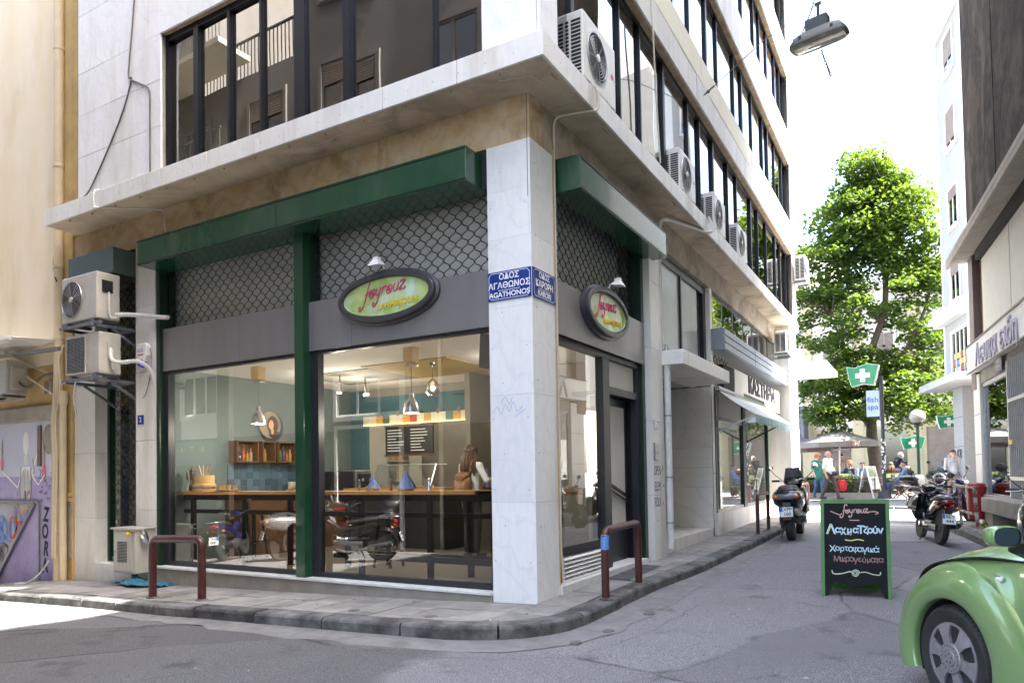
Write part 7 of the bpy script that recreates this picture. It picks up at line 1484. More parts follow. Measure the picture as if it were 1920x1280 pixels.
carp('windscreen', M().grid(lambda u,v: roof(u,v,0,.25), 12, 10), A['carglass'], smooth=True); carp('roof', M().grid(lambda u,v: roof(u,v,.2501,.55), 12, 12), A['carpaint'], smooth=1.2); carp('rear_window', M().grid(lambda u,v: roof(u,v,.5501,.74), 12, 8), A['carglass'], smooth=True); carp('tail_panel', M().grid(lambda u,v: roof(u,v,.7401,1), 12, 10), A['carpaint'], smooth=1.2)
carp('cabin_interior', M().box(-2.9,-.55,-.62,.62,.30,.90), A['dark']); carp('dashboard', M().box(-.95,-.55,-.6,.6,.901,.96), A['black'])
for s_ in (1,-1): carp('seat', M().box(-1.75,-1.55,s_*.34-.22,s_*.34+.22,.901,1.15).box(-1.74,-1.62,s_*.34-.12,s_*.34+.12,1.16,1.33), A['seat'], bevel=.04)
carp('wheel_arch_liner', M().grid(lambda u,v: (.355*math.cos(math.radians(-25+u*230)), .80-.45*v, .318+.355*math.sin(math.radians(-25+u*230))), 24, 4).box(-.35,.35,.30,.34,.05,.70), A['dark'])
carp('wheel_arch_liner', M().grid(lambda u,v: (-2.51+.355*math.cos(math.radians(-25+u*230)), .80-.45*v, .318+.355*math.sin(math.radians(-25+u*230))), 24, 4), A['dark'])
def car_wheel(x, s_):
    r = .318
    wo = carp('wheel', M().lathe([(.205,-.09),(.225,-.10),(.285,-.105),(.305,-.092),(.315,-.075),(.318,-.03),(.318,.03),(.315,.075),(.305,.092),(.285,.105),(.225,.10),(.21,.09)], (x,s_*.725,r), 48, (0,s_,0)), A['rubber'], smooth=.6)
    tr = M()
    for k in range(72):
        a = k*2*PI/72
        for d in (-.06,-.02,.02,.06): tr.cbox((x+.3175*math.cos(a+d), s_*.725+s_*d, r+.3175*math.sin(a+d)), .008, .030, .004, 0, 0, 0, PI/2-a)
    # face: dish, six spokes, hub with ring of holes
    c = Vector((x, s_*.725, r)); Y = Vector((0,s_,0))
    obj('rim', M().lathe([(.214,.088),(.210,.100),(.198,.098),(.190,.070),(.185,.02)], tuple(c), 48, (0,s_,0)), A['cover'], wo, .6); obj('brake_disc', M().lathe([(.186,.015),(.0,.02)], tuple(c), 32, (0,s_,0)), A['dark'], wo)
    sp_ = M(); n = 6
    for k in range(n):
        a = k*2*PI/n + .18
        def P(rad, off, h): return c + Y*h + Vector((math.cos(a),0,math.sin(a)))*rad + Vector((-math.sin(a),0,math.cos(a)))*off
        q = [(.078,-.030,.106),(.135,-.034,.107),(.200,-.062,.099),(.206,-.02,.099),(.206,.02,.099),(.200,.062,.099),(.135,.034,.107),(.078,.030,.106)]
        top = [P(*e) for e in q]; botm = [P(e[0],e[1]*1.0,e[2]-.035) for e in q]; m_ = len(q)
        sp_.add(top+botm, [list(range(m_)), list(range(2*m_-1,m_-1,-1))] + [(i,m_+i,m_+(i+1)%m_,(i+1)%m_) for i in range(m_)])
    obj('spokes', sp_, A['cover'], wo); obj('hub', M().lathe([(.092,.085),(.092,.110),(.088,.114),(.052,.116),(.050,.112),(.047,.118),(.0,.120)], tuple(c), 36, (0,s_,0)), A['cover'], wo, .5)
    hl = M()
    for k in range(18): a = k*2*PI/18; hl.lathe([(.0078,.1148),(0,.1149)], tuple(c+Vector((math.cos(a),0,math.sin(a)))*.071), 8, (0,s_,0))
    for k in range(5): a = k*2*PI/5+.3; hl.lathe([(.006,.1205),(0,.1206)], tuple(c+Vector((math.cos(a),0,math.sin(a)))*.026), 8, (0,s_,0))
    obj('hub_holes', hl, A['dark'], wo); gr = M()
    for h in (-.055,-.018,.018,.055): gr.lathe([(.3186,h-.004),(.3186,h+.004)], tuple(c), 48, (0,s_,0))
    for k in range(64): a = k*2*PI/64; gr.bar(tuple(c+Y*.072+Vector((math.cos(a),0,math.sin(a)))*.3165), tuple(c+Y*.098+Vector((math.cos(a+.03),0,math.sin(a+.03)))*.302), .005, .004)
    obj('tread', gr, A['dark'], wo)
for x in (0,-2.51):
    for s_ in (1,-1): car_wheel(x, s_)
mx_, my_, mz_, ms_ = -.70, 1.03, 1.115, .60
def mring(dx, f): return [(mx_-dx, my_+f*.118*ms_*math.copysign(abs(math.cos(a))**.7,math.cos(a)), mz_+f*.078*ms_*math.copysign(abs(math.sin(a))**.7,math.sin(a))) for a in [2*PI*j/28 for j in range(28)]]
b = M(); RR = [mring(.055,1.0), mring(.05,1.10), mring(.02,1.14), mring(-.03,1.0), mring(-.055,.66), mring(-.066,.2)]
b.add(sum(RR,[]), [(i*28+j, i*28+(j+1)%28, (i+1)*28+(j+1)%28, (i+1)*28+j) for i in range(5) for j in range(28)] + [list(range(140,168))]); MR = carp('mirror_housing', b, A['carpaint'], smooth=1.0)
obj('mirror_glass', M().add(mring(.048,1.0), [list(range(28))]), mat('dark_mirror',(.10,.13,.12),.03,metal=1), MR)
obj('mirror_foot', M().bar((-.62,.74,.99),(-.69,.93,1.06),.11,.07), A['black'], MR, bevel=.02)
carp('side_marker', M().ball((-.38,.800,.845),.034,.010,.015,16,8), A['headlens'], smooth=True); carp('marker_rim', M().tube([(-.38+.037*math.cos(a),.801,.845+.018*math.sin(a)) for a in [2*PI*j/20 for j in range(20)]], .006, 6, True), A['alu'], smooth=True)
carp('headlamp', M().ball((.50,.58,.60),.09,.10,.10,18,10), A['headlens'], smooth=True); carp('headlamp', M().ball((.50,-.58,.60),.09,.10,.10,18,10), A['headlens'], smooth=True)
carp('door_seam', M().tube([(-.752,.80-.02*k,.95-.01*k) if False else (-.755,.757+.062*math.sin(PI*(.08+.62*(1-v))),.26+v*.70) for v in [k/12 for k in range(13)] for k2 in (0,)][0:13], .0035, 5), A['dark'])
def wing_edge(a, x0=0):
    th = math.radians(a); back = max(0,(a-95)/90); r = .606+back**2*.06; tt_ = min(1,max(0,(a-48)/60)); yin = .50+.26*tt_*tt_*(3-2*tt_)
    return (x0+r*math.cos(th)*1.06, yin+.004, .318+r*math.sin(th)*.95+.015)
carp('wing_seam', M().tube([wing_edge(a) for a in range(20,196,4)], .0042, 6), A['dark'])
carp('bonnet_seam', M().tube([tuple(Vector(hood(.999,v))+Vector((0,.006,0))) for v in [k/20 for k in range(4,21)]], .006, 5), A['dark'])

# ------------------------------------------------------------------ hanging street lamp and wires
SL = thing('hanging_street_lamp', 'grey trough shaped street lamp hung on wires over the right street', 'street lamp', (2.24,6.0,8.42), math.radians(-12))
A['lampgrey'] = mat('lamp_grey', (.045,.055,.063), .5, col2=(.06,.07,.078), scale=6)
def ring(z, a, b_): return [(a*math.copysign(abs(math.cos(t_))**.45,math.cos(t_)), b_*math.copysign(abs(math.sin(t_))**.45,math.sin(t_)), z) for t_ in [2*PI*j/28 for j in range(28)]]
b = M(); R3 = [ring(-.03,.46,.19), ring(.02,.45,.18), ring(.14,.36,.13), ring(.17,.30,.10)]
b.add(sum(R3,[]), [(i*28+j, i*28+(j+1)%28, (i+1)*28+(j+1)%28, (i+1)*28+j) for i in range(3) for j in range(28)] + [list(range(84,112))]); obj('hood', b, A['lampgrey'], SL, .6)
b = M(); R3 = [ring(-.03,.45,.185), ring(-.07,.42,.16), ring(-.085,.36,.12)]
b.add(sum(R3,[]), [(i*28+j, (i+1)*28+j, (i+1)*28+(j+1)%28, i*28+(j+1)%28) for i in range(2) for j in range(28)] + [list(range(83,55,-1))]); obj('diffuser', b, mat('lamp_diffuser',(.22,.20,.15),.15,col2=(.10,.09,.065),scale=4,coat=.5), SL, .6)
obj('ballast_box', bx(-.19,.16,-.09,.09,.171,.36), A['lampgrey'], SL, bevel=.008); obj('hanger', M().tube([(0,0,.36),(0,0,.60)], .025, 8).bar((-.05,0,.60),(.05,0,.60),.03,.05), A['black'], SL); obj('clip', M().cbox((-.25,-.15,.06),.04,.05,.05).cbox((.25,-.15,.06),.04,.05,.05), A['black'], SL)
obj('flex', M().tube(cat_rom([(-.42,0,.05),(-.40,0,.18),(-.30,0,.12),(-.24,.02,.30),(-.1,0,.55),(-.02,0,.85),(.0,0,1.4)],6), .011, 6), A['cabledark'], SL, True)
t = thing('suspension_wire', 'thin steel wire with a turnbuckle anchored in the facade and carrying the street lamp', 'wire')
obj('wire', M().tube([(.42,5.64,7.83),(1.4,5.85,8.6),(2.24,6.0,9.02),(4.7,6.6,11.5)], .007, 5), A['cabledark'], t); obj('turnbuckle', M().tube([(.44,5.645,7.845),(.52,5.66,7.91),(.60,5.68,7.97)],.016,6).ball((.50,5.66,7.89),.03), A['iron'], t)
t = thing('suspension_wire', 'thin wire running from the hanging lamp away over the street towards the tree', 'wire')
obj('wire', M().tube([(2.26,6.15,8.30),(2.3,8,8.62),(2.35,10,9.0),(2.42,14,9.8),(2.5,22,11.8)], .007, 5), A['steel'], t); obj('twist', M().tube([(2.26+.012*math.sin(k*2),6.15+k*.06,8.30+k*.0105+.012*math.cos(k*2)) for k in range(24)], .012, 5), A['iron'], t)

# ------------------------------------------------------------------ square: pole, signs, lamp, parasols, hedge
A['polegrey'] = mat('black_pole', (.016,.016,.02), .5, col2=(.04,.04,.045), scale=9); A['pharm'] = mat('pharmacy_green', (.012,.22,.10), .35, col2=(.014,.25,.115), scale=3, coat=.3)
z0 = pav(2.3,22)
t = thing('street_pole', 'black sticker covered street pole standing in front of the hedge', 'pole', (2.33,22.0,z0)); obj('shaft', M().tube([(0,0,0),(0,0,4.35)], .062, 12), A['polegrey'], t, True); obj('base', M().lathe([(.26,0),(.22,.08),(.10,.30),(.075,.45)], (0,0,0), 4), A['polegrey'], t)
b = M(); R_ = random.Random(3)
for k in range(34): a = R_.uniform(3.3,6.0); z = R_.uniform(.9,2.1); b.cbox((.064*math.cos(a),.064*math.sin(a),z),.05,.004,.06*R_.uniform(.4,1.4),a+PI/2)
obj('sticker', b, A['plate'], t)
def pharmacy(label, loc, rz, w_, h, d=.22, grp='pharmacy cross signs'):
    t = thing('pharmacy_sign', label, 'pharmacy sign', loc, rz, grp)
    pts = [(-.5,.42),(-.25,.36),(.15,.5),(.5,.40),(.42,-.05),(.34,-.45),(.0,-.36),(-.36,-.46),(-.44,-.1)]; P_ = [(x*w_,0,z*h) for x,z in pts]
    obj('panel', M().prism([(x,-d/2-.004,z) for x,_,z in P_], (0,.01,0)), A['pharm'], t); obj('box', M().prism([(x*1.04,-d/2+.007,z*1.05) for x,_,z in P_], (0,d-.014,0)), A['whitetrim'], t); obj('panel', M().prism([(x,d/2-.006,z) for x,_,z in P_], (0,.01,0)), A['pharm'], t)
    s_ = min(w_,h)*.30; a = s_*.36
    cr = [(-a,s_),(a,s_),(a,a),(s_,a),(s_,-a),(a,-a),(a,-s_),(-a,-s_),(-a,-a),(-s_,-a),(-s_,a),(-a,a)]
    obj('cross', M().prism([(x,-d/2-.022,z) for x,z in cr], (0,.017,0)), A['whitetrim'], t); return t
t = pharmacy('illuminated style green pharmacy sign with white cross on top of the black pole', (1.76,22.0,4.68), math.radians(-6), 1.02, .80, .26); obj('bracket', M().bar((.45,0,.1),(.60,0,.1),.04,.04).bar((.40,0,-.25),(.60,0,-.25),.04,.04), A['polegrey'], t)
t = thing('hanging_banner', 'pale blue cloth banner with dark blue fish spa lettering on the black pole', 'banner', (2.05,22.0,3.66)); obj('cloth', M().grid(lambda u,v: (-.22+u*.42, .02*math.sin(u*4+v*3), -.47+v*.94), 8, 10).grid(lambda u,v: (-.22+u*.42, .004+.02*math.sin(u*4+v*3), -.47+v*.94), 8, 10, flip=True), mat('pale_blue_cloth',(.44,.56,.72),.8), t, True)
text('fish', .27, mat('navy_print',(.03,.05,.28),.6), t, (-.01,-.025,.13), (1,0,0), extrude=.001); text('spa', .27, MAT.setdefault('navy',mat('navy_print',(.03,.05,.28),.6)), t, (-.01,-.025,-.13), (1,0,0), extrude=.001)
obj('bracket', M().bar((-.24,0,.48),(.28,0,.48),.02,.02).bar((-.24,0,-.48),(.28,0,-.48),.02,.02), A['polegrey'], t)
t = thing('globe_lamp', 'globe street lamp on a dark post in front of the cream house', 'street lamp', (3.40,24.4,pav(3,24))); obj('post', M().tube([(0,0,0),(0,0,2.60)],.055,12), A['green_dark'], t, True); obj('collar', M().lathe([(.055,0),(.16,.11),(.16,.14)], (0,0,2.60), 16), A['polegrey'], t, .6); obj('globe', M().ball((0,0,2.98),.29,.29,.265,20,12), mat('globe_glass',(.42,.39,.32),.12,col2=(.36,.33,.27),scale=2,coat=.5), t, True); obj('base', M().lathe([(.14,0),(.13,.3),(.065,.5)], (0,0,0), 12), A['green_dark'], t)
pharmacy('green pharmacy sign with white cross behind the globe lamp post', (3.22,25.2,2.30), math.radians(8), .82, .52, .16); pharmacy('green pharmacy sign with white cross under the pale blue building', (4.36,23.2,2.95), math.radians(10), .72, .50, .16)
def parasol(label, x, y, w_, ze, zt, rz=0):
    t = thing('parasol', label, 'parasol', (x,y,pav(x,y)), rz, 'café parasols on the square'); g0 = -pav(x,y); A.setdefault('canvas', mat('parasol_canvas', (.20,.185,.165), .9, col2=(.225,.21,.185), scale=4)); h = w_/2
    n = 8; ring_ = [(h*1.0*math.cos(2*PI*j/n+PI/8)*(1/math.cos(PI/8)), h*math.sin(2*PI*j/n+PI/8)*(1/math.cos(PI/8)), ze+g0) for j in range(n)]
    b = M(); b.add(ring_+[(0,0,zt+g0)], [(j,(j+1)%n,n) for j in range(n)] + [((j+1)%n,j,n) for j in range(0)])
    lo = [(p[0]*1.0,p[1]*1.0,p[2]-.22) for p in ring_]; b.add(ring_+lo, [(j,n+j,n+(j+1)%n,(j+1)%n) for j in range(n)]); obj('canopy', b, A['canvas'], t)
    obj('pole', M().tube([(0,0,0),(0,0,zt+g0-.02)],.035,10), A['alu'], t, True); ri = M()
    for p in ring_: ri.bar((0,0,zt+g0-.06),(p[0],p[1],p[2]-.03),.025,.02)
    obj('rib', ri, A['alu'], t); obj('foot', M().lathe([(.35,0),(.35,.06),(.05,.10)], (0,0,0), 16), A['iron'], t)
    text('HOSTEL', .16, A['redink'], t, (h*.45,-h*1.0-.003,ze+g0-.12), (1,0,0), extrude=.001); return t
parasol('wide grey canvas parasol over the café tables behind the hedge', .50, 26.4, 3.02, 2.45, 3.0); parasol('second grey canvas parasol further left behind the walking couple', -1.3, 27.5, 2.8, 2.35, 2.85)
HG = thing('hedge', 'clipped green hedge behind a low dark iron fence on the square', 'hedge', (.2,22.4,pav(0,22))); R_ = random.Random(31); b = M()
for k in range(330): leaf_spray(b, (R_.uniform(-1.8,1.75),R_.uniform(-.2,.35),R_.uniform(.25,.82)), (0,0,1), 12, R_, .13, .075)
obj('leaves', b, A['leaf'], HG); obj('stems', M().box(-1.8,1.75,-.1,.25,.1,.6), A['bark'], HG); obj('low_wall', M().box(-2.0,1.9,-.42,-.12,-.05,.20), A['concrete'], HG)
b = M()
for k in range(7): b.bar((-1.9+k*.62,-.28,.15),(-1.9+k*.62,-.28,.75),.035,.035)
for k in range(6): b.bar((-1.9+k*.62,-.28,.22),(-1.28+k*.62,-.28,.68),.02,.02); b.bar((-1.9+k*.62,-.27,.68),(-1.28+k*.62,-.27,.22),.02,.02)
b.bar((-1.9,-.28,.70),(1.82,-.28,.70),.03,.03); obj('fence', b, A['green_dark'], HG)
t = thing('menu_stand', 'white folding menu stand leaning open beside the black pole', 'sandwich board', (1.85,22.3,pav(2,22)), math.radians(62)); A['menu'] = mat('menu_print', (.45,.42,.36), .5, col2=(.12,.22,.10), scale=7)
for s_ in (-1,1):
    obj('leg', M().bar((-.28,s_*.30,0),(-.28,s_*.03,1.15),.035,.03).bar((.28,s_*.30,0),(.28,s_*.03,1.15),.035,.03).bar((-.28,s_*.03,1.15),(.28,s_*.03,1.15),.035,.03), A['whitetrim'], t); obj('panel', M().prism([(-.27,s_*.225,.33),(.27,s_*.225,.33),(.27,s_*.035,1.12),(-.27,s_*.035,1.12)], (0,s_*.01,0)), A['whitetrim'], t); obj('menu_sheet', M().prism([(-.22,s_*.12+s_*.012,.78),(.22,s_*.12+s_*.012,.78),(.22,s_*.045+s_*.012,1.09),(-.22,s_*.045+s_*.012,1.09)], (0,s_*.004,0)), A['menu'], t)
def folding_chair(label, x, y, rz):
    t = thing('folding_chair', label, 'chair', (x,y,pav(x,y)), rz, 'wooden café chairs'); 
    for s_ in (-1,1): obj('leg', M().bar((s_*.26,-.22,0),(s_*.26,.22,.44),.035,.04).bar((s_*.26,.22,0),(s_*.26,-.22,.44),.035,.04).bar((s_*.26,.22,.40),(s_*.26,.27,.85),.035,.035).bar((s_*.26,-.25,.62),(s_*.26,.27,.62),.05,.025), A['wooddark'], t)
    obj('seat', M().box(-.26,.26,-.22,.24,.43,.46), A['wood'], t); obj('backrest', M().box(-.26,.26,.24,.265,.58,.86), mat('chair_canvas',(.30,.36,.18),.9), t)
folding_chair('wooden folding chair with green canvas seen from the side by the pole', 2.85, 22.45, math.radians(80)); folding_chair('wooden folding chair behind the black pole', 2.45, 23.6, math.radians(200)); folding_chair('wooden folding chair hidden behind the hedge', 1.0, 24.3, math.radians(160)); folding_chair('wooden folding chair behind the right end of the hedge', 1.5, 24.7, math.radians(210))
for k,(x,y) in enumerate(((2.3,23.1),(.7,23.8))):
    t = thing('cafe_table', ['small round café table between the chairs by the pole','small round café table behind the hedge'][k], 'table', (x,y,pav(x,y)), 0, 'round café tables'); obj('top', M().lathe([(.32,0),(.32,.025)],(0,0,.70),20), A['alu'], t); obj('leg', M().tube([(0,0,0),(0,0,.70)],.03,8).lathe([(.2,0),(.2,.02)],(0,0,0),14), A['iron'], t)
# ------------------------------------------------------------------ people
A['skin'] = mat('skin', (.52,.31,.22), .5, col2=(.46,.26,.18), scale=9); A['hairbrown'] = mat('brown_hair', (.055,.028,.014), .5, col2=(.10,.05,.022), scale=18, stretch=(1,1,.2)); A['hairgrey'] = mat('grey_hair', (.42,.41,.39), .6); A['hairred'] = mat('ginger_hair', (.42,.15,.04), .6, col2=(.55,.24,.06), scale=14); A['hairdark'] = mat('dark_hair', (.014,.011,.010), .5)
A['shirtwhite'] = mat('white_cotton', (.70,.70,.66), .85, bump=.15, bscale=16); A['shirtgreen'] = mat('green_cotton', (.035,.20,.13), .85, col2=(.045,.24,.16), scale=9, bump=.15, bscale=14); A['shirtgrey'] = mat('grey_cotton', (.36,.38,.44), .85, bump=.15, bscale=14); A['jeans'] = mat('blue_denim', (.06,.10,.22), .9, col2=(.09,.14,.28), scale=12); A['trouserdark'] = mat('dark_trousers', (.022,.022,.026), .9); A['trousergrey'] = mat('grey_trousers', (.065,.055,.05), .9); A['trouserkhaki'] = mat('khaki_trousers', (.20,.15,.12), .9)
A['shirtblue'] = mat('blue_cotton', (.14,.22,.44), .85); A['navy'] = mat('navy_coat', (.015,.016,.03), .85); A['shoe'] = mat('shoe', (.02,.018,.016), .5); A['shoeblue'] = mat('blue_shoe', (.03,.10,.42), .5); A['leather'] = mat('tan_leather', (.22,.095,.028), .5, col2=(.16,.065,.02), scale=6, bump=.1); A['beigecloth'] = mat('beige_cloth', (.40,.34,.26), .9); A['lips'] = mat('lips', (.40,.12,.10), .5)
def figure(label, loc, rz, J, top, bot, shoe, hair, hairstyle='short', h=1.72, belly=0, sleeve='long', glasses=False, skirt=0, extra=None, tight=1.0, female=False):
    """one continuous body grown over tapered limbs and remeshed; faces -Y; hair, glasses and bags are parts"""
    t = thing('person', label, 'person', loc, rz); k = h/1.72
    D = dict(pel=(0,0,.94), che=(0,.0,1.24), nek=(0,.015,1.44), hed=(0,-.015,1.585), shl=(.175,.01,1.395), shr=(-.175,.01,1.395), ell=(.235,.03,1.12), elr=(-.235,.03,1.12), wrl=(.235,-.06,.88), wrr=(-.235,-.06,.88), hpl=(.088,0,.90), hpr=(-.088,0,.90), knl=(.10,-.02,.49), knr=(-.10,-.02,.49), anl=(.10,.01,.085), anr=(-.10,.01,.085))
    D.update(J); V = {a: Vector(b_) for a,b_ in D.items()}
    caps = []                                              # (material, a, b, ra, rb); materials: 0 skin 1 top 2 bottom 3 shoe
    sw = .92 if female else 1.0
    caps += [(1,V['pel']+Vector((0,0,.04)),V['che'],.118*tight,.132*tight),(1,V['che'],V['nek']-Vector((0,0,.09)),.13*tight,.085*tight),(1,V['shl'],V['shr'],.068,.068),(0,V['nek']-Vector((0,0,.05)),V['hed']-Vector((0,0,.06)),.054,.05)]
    for s_ in (-1,1): caps += [(1,V['pel']+Vector((s_*.05,0,.05)),V['che']+Vector((s_*.06,0,.03)),.105*tight,.10*tight)]
    if belly: caps += [(1,V['pel']+Vector((0,-.05-belly,.10)),V['che']+Vector((0,-.02-belly*.4,-.08)),.12+belly*.35,.11)]
    caps += [(2,V['hpl'],V['hpr'],.112,.112)]
    for s_,S in ((1,'l'),(-1,'r')):
        caps += [(1,V['sh'+S],V['el'+S],.058,.047),(1 if sleeve == 'long' else 0,V['el'+S],V['wr'+S],.043,.031),(2,V['hp'+S],V['kn'+S],.094,.064),(2,V['kn'+S],V['an'+S]+Vector((0,0,.03)),.064,.050)]
        f = Vector((0,-.17,-.045)); 
        if (V['an'+S]-V['kn'+S]).y > .25: f = Vector((0,-.12,-.13))
        caps += [(3,V['an'+S]+Vector((0,.03,-.04)),V['an'+S]+f,.045,.036)]
        d = (V['wr'+S]-V['el'+S]).normalized(); sd_ = d.cross(Vector((0,1,0))); sd_ = sd_.normalized() if sd_.length > .1 else Vector((1,0,0)); w_ = V['wr'+S]
        caps += [(0,w_,w_+d*.085,.030,.034)]
        for q in range(4): o = Vector((0,1,0))*(q-1.5)*.020; e = w_+d*.09+o; ln = (.075,.085,.08,.062)[q]; caps += [(0,e,e+d*ln*.55+sd_*s_*-.004,.0095,.009),(0,e+d*ln*.55,e+d*ln+sd_*(-s_)*.018,.009,.0075)]
        caps += [(0,w_+d*.03+Vector((0,-.025,0)),w_+d*.085+Vector((0,-.055,0)),.013,.010)]
    hd = V['hed']
    caps += [(0,hd+Vector((0,.012,.03)),hd+Vector((0,.0,-.0)),.092,.082),(0,hd+Vector((0,-.03,-.02)),hd+Vector((0,-.045,-.085)),.066,.040),(0,hd+Vector((0,-.088,.0)),hd+Vector((0,-.108,-.028)),.011,.014)]
    for s_ in (-1,1): caps += [(0,hd+Vector((s_*.086,.01,.01)),hd+Vector((s_*.086,.012,-.03)),.016,.012)]
    if skirt: caps += [(1,V['pel']+Vector((0,0,.02)),V['pel']+Vector((0,0,-skirt)),.15,.165)]
    mb = M()
    for (mi,a,b_,ra,rb) in caps:
        dv = b_-a; L_ = dv.length; ax = dv.normalized() if L_ > 1e-6 else Vector((0,0,1)); pr = []
        for q in range(5): an = -PI/2+q*PI/8; pr.append((ra*math.cos(an), ra*math.sin(an)))
        for q in range(5): an = q*PI/8; pr.append((max(rb*math.cos(an),0), L_+rb*math.sin(an)))
        mb.lathe([(max(r_,1e-5),z_) for r_,z_ in pr], tuple(a), 12, tuple(ax))
    me = mb.mesh('body', []); o = bpy.data.objects.new('tmp', me); C.objects.link(o)
    rm = o.modifiers.new('r','REMESH'); rm.mode = 'VOXEL'; rm.voxel_size = .0125; sm = o.modifiers.new('s','SMOOTH'); sm.iterations = 3; sm.factor = .5
    bpy.context.view_layer.update(); me2 = bpy.data.meshes.new_from_object(o.evaluated_get(bpy.context.evaluated_depsgraph_get())); bpy.data.objects.remove(o)
    nf = len(me2.polygons); ce = np.zeros(nf*3); me2.polygons.foreach_get('center', ce); ce = ce.reshape(-1,3); best = np.full(nf, 1e9); mi_ = np.zeros(nf, dtype=np.int32)
    for (mi,a,b_,ra,rb) in caps:
        a_ = np.array(a); d_ = np.array(b_)-a_; L2 = max(float(d_@d_),1e-12); tt = np.clip(((ce-a_)@d_)/L2,0,1); dist = np.linalg.norm(ce-(a_+tt[:,None]*d_),axis=1) - (ra+(rb-ra)*tt)
        u = dist < best; best[u] = dist[u]; mi_[u] = mi
    me2.materials.clear()
    for x in ('skin',top,bot,shoe): me2.materials.append(A[x])
    me2.polygons.foreach_set('material_index', mi_); me2.polygons.foreach_set('use_smooth', [True]*nf); me2.name = 'body'
    if k != 1: me2.transform(Matrix.Scale(k,4))
    bo = obj('body', me2, None, t)
    def sc(p): return tuple(Vector(p)*k)
    R_ = random.Random(len(label)); hb = M()
    if hairstyle == 'short': hb.ball(sc(hd+Vector((0,.025,.055))), .093*k,.098*k,.078*k,16,10)
    elif hairstyle == 'curly':
        for q in range(60): v = Vector((R_.gauss(0,1),R_.gauss(.5,.9),R_.gauss(.5,.8))).normalized(); hb.ball(sc(hd+Vector((0,.02,.03))+Vector((v.x*.105,v.y*.10,v.z*.105))), .034*k, n=7, k=5)
    elif hairstyle == 'long':
        hb.ball(sc(hd+Vector((0,.02,.045))), .105*k,.108*k,.095*k,16,10)
        for q in range(46):
            a = R_.uniform(-.35,PI+.35); x0 = .095*math.cos(a); y0 = .02+.085*abs(math.sin(a)); ln = R_.uniform(.26,.40); p0 = hd+Vector((x0,y0,.02)); hb.tube([sc(p) for p in cat_rom([p0, p0+Vector((x0*.45,.03+R_.uniform(-.01,.03),-ln*.5)), p0+Vector((x0*.55+R_.uniform(-.04,.04),.035+R_.uniform(-.02,.04),-ln))],4)], [.020*k]*6+[.013*k,.008*k,.004*k], 5)
    elif hairstyle == 'balding':
        for q in range(24): a = R_.uniform(-.2,PI+.2); hb.ball(sc(hd+Vector((.082*math.cos(a),.015+.085*abs(math.sin(a)),R_.uniform(-.03,.045)))), .026*k, n=7, k=5)
    elif hairstyle == 'hat': hb.lathe([(.155*k,.0),(.15*k,.012),(.10*k,.015),(.092*k,.09),(.06*k,.11),(0,.112)], sc(hd+Vector((0,.01,.05))), 18)
    if hb.v: obj('hair' if hairstyle != 'hat' else 'hat', hb, A[hair], t, True)
    eb = M()
    for s_ in (-1,1): eb.ball(sc(hd+Vector((s_*.032,-.083,.012))), (.020 if glasses else .011)*k, .008*k, (.015 if glasses else .008)*k, 8, 6)
    if glasses: eb.bar(sc(hd+Vector((-.085,-.06,.016))), sc(hd+Vector((.085,-.06,.016))), .006*k,.006*k)
    obj('sunglasses' if glasses else 'eyes', eb, A['shoe'], t, True); obj('mouth', M().ball(sc(hd+Vector((0,-.093,-.055))), .020*k,.006*k,.006*k,8,5), A['lips'], t, True)
    return t, V, k
zg = lambda x,y: (x,y,pav(x,y))
walk = dict(knl=(.09,-.13,.50), anl=(.09,-.14,.09), knr=(-.09,.02,.50), anr=(-.09,.24,.14), ell=(.24,.10,1.14), wrl=(.24,.06,.90), elr=(-.24,-.03,1.13), wrr=(-.22,-.20,.93))
figure('curly haired woman in a green top and jeans walking past the hedge', zg(.25,21.3), math.radians(25), dict(walk, ell=(.23,-.05,1.15), wrl=(.15,-.22,1.05)), 'shirtgreen', 'jeans', 'shoe', 'hairred', 'curly', 1.66, 0, 'short', True, skirt=.10, female=True)
pm,V_,k_ = figure('grey haired man in a white shirt and dark trousers walking beside the woman in green', zg(.62,20.95), math.radians(62), dict(knl=(.09,-.20,.51), anl=(.09,-.30,.10), knr=(-.09,.03,.50), anr=(-.09,.22,.12)), 'shirtwhite', 'trousergrey', 'shoe', 'hairgrey', 'balding', 1.74, .06, 'short')
obj('waist_bag', M().loft([((.0,-.33,.92),.03,.05,.8),((0,-.28,.93),.11,.085,.6),((0,-.2,.93),.10,.08,.6)], 14), A['black'], pm, True)
t = thing('shopping_bag', 'bright red plastic shopping bag at the side of the man in the white shirt', 'bag', (1.02,21.15,pav(1,21)+.30)); A['bagred'] = mat('red_plastic', (.55,.012,.02), .4)
obj('bag', M().loft([((0,-.06,.22),.10,.17,.8),((0,-.03,.20),.17,.21,.7),((0,.03,.20),.17,.21,.7),((0,.07,.22),.09,.17,.8)], 16), A['bagred'], t, .8); obj('handles', M().tube(cat_rom([(-.09,0,.38),(-.05,0,.52),(.0,0,.56),(.05,0,.52),(.09,0,.38)],5),.012,6), A['bagred'], t, True)
pg,V_,k_ = figure('man in a grey sweater and khaki trousers walking near the marble column, looking down', zg(4.34,19.5), math.radians(15), dict(walk, hed=(0,-.05,1.57)), 'shirtgrey', 'trouserkhaki', 'shoeblue', 'hairdark', 'short', 1.66, .02, 'long', True)
obj('rucksack_strap', M().tube(cat_rom([(.11,.10,1.46),(.12,-.07,1.46),(.13,-.145,1.30),(.15,-.10,1.10),(.16,.05,1.02)],5),.018,6).tube(cat_rom([(-.11,.10,1.46),(-.12,-.07,1.46),(-.13,-.145,1.30),(-.15,-.10,1.10),(-.16,.05,1.02)],5),.018,6), A['beigecloth'], pg, True)
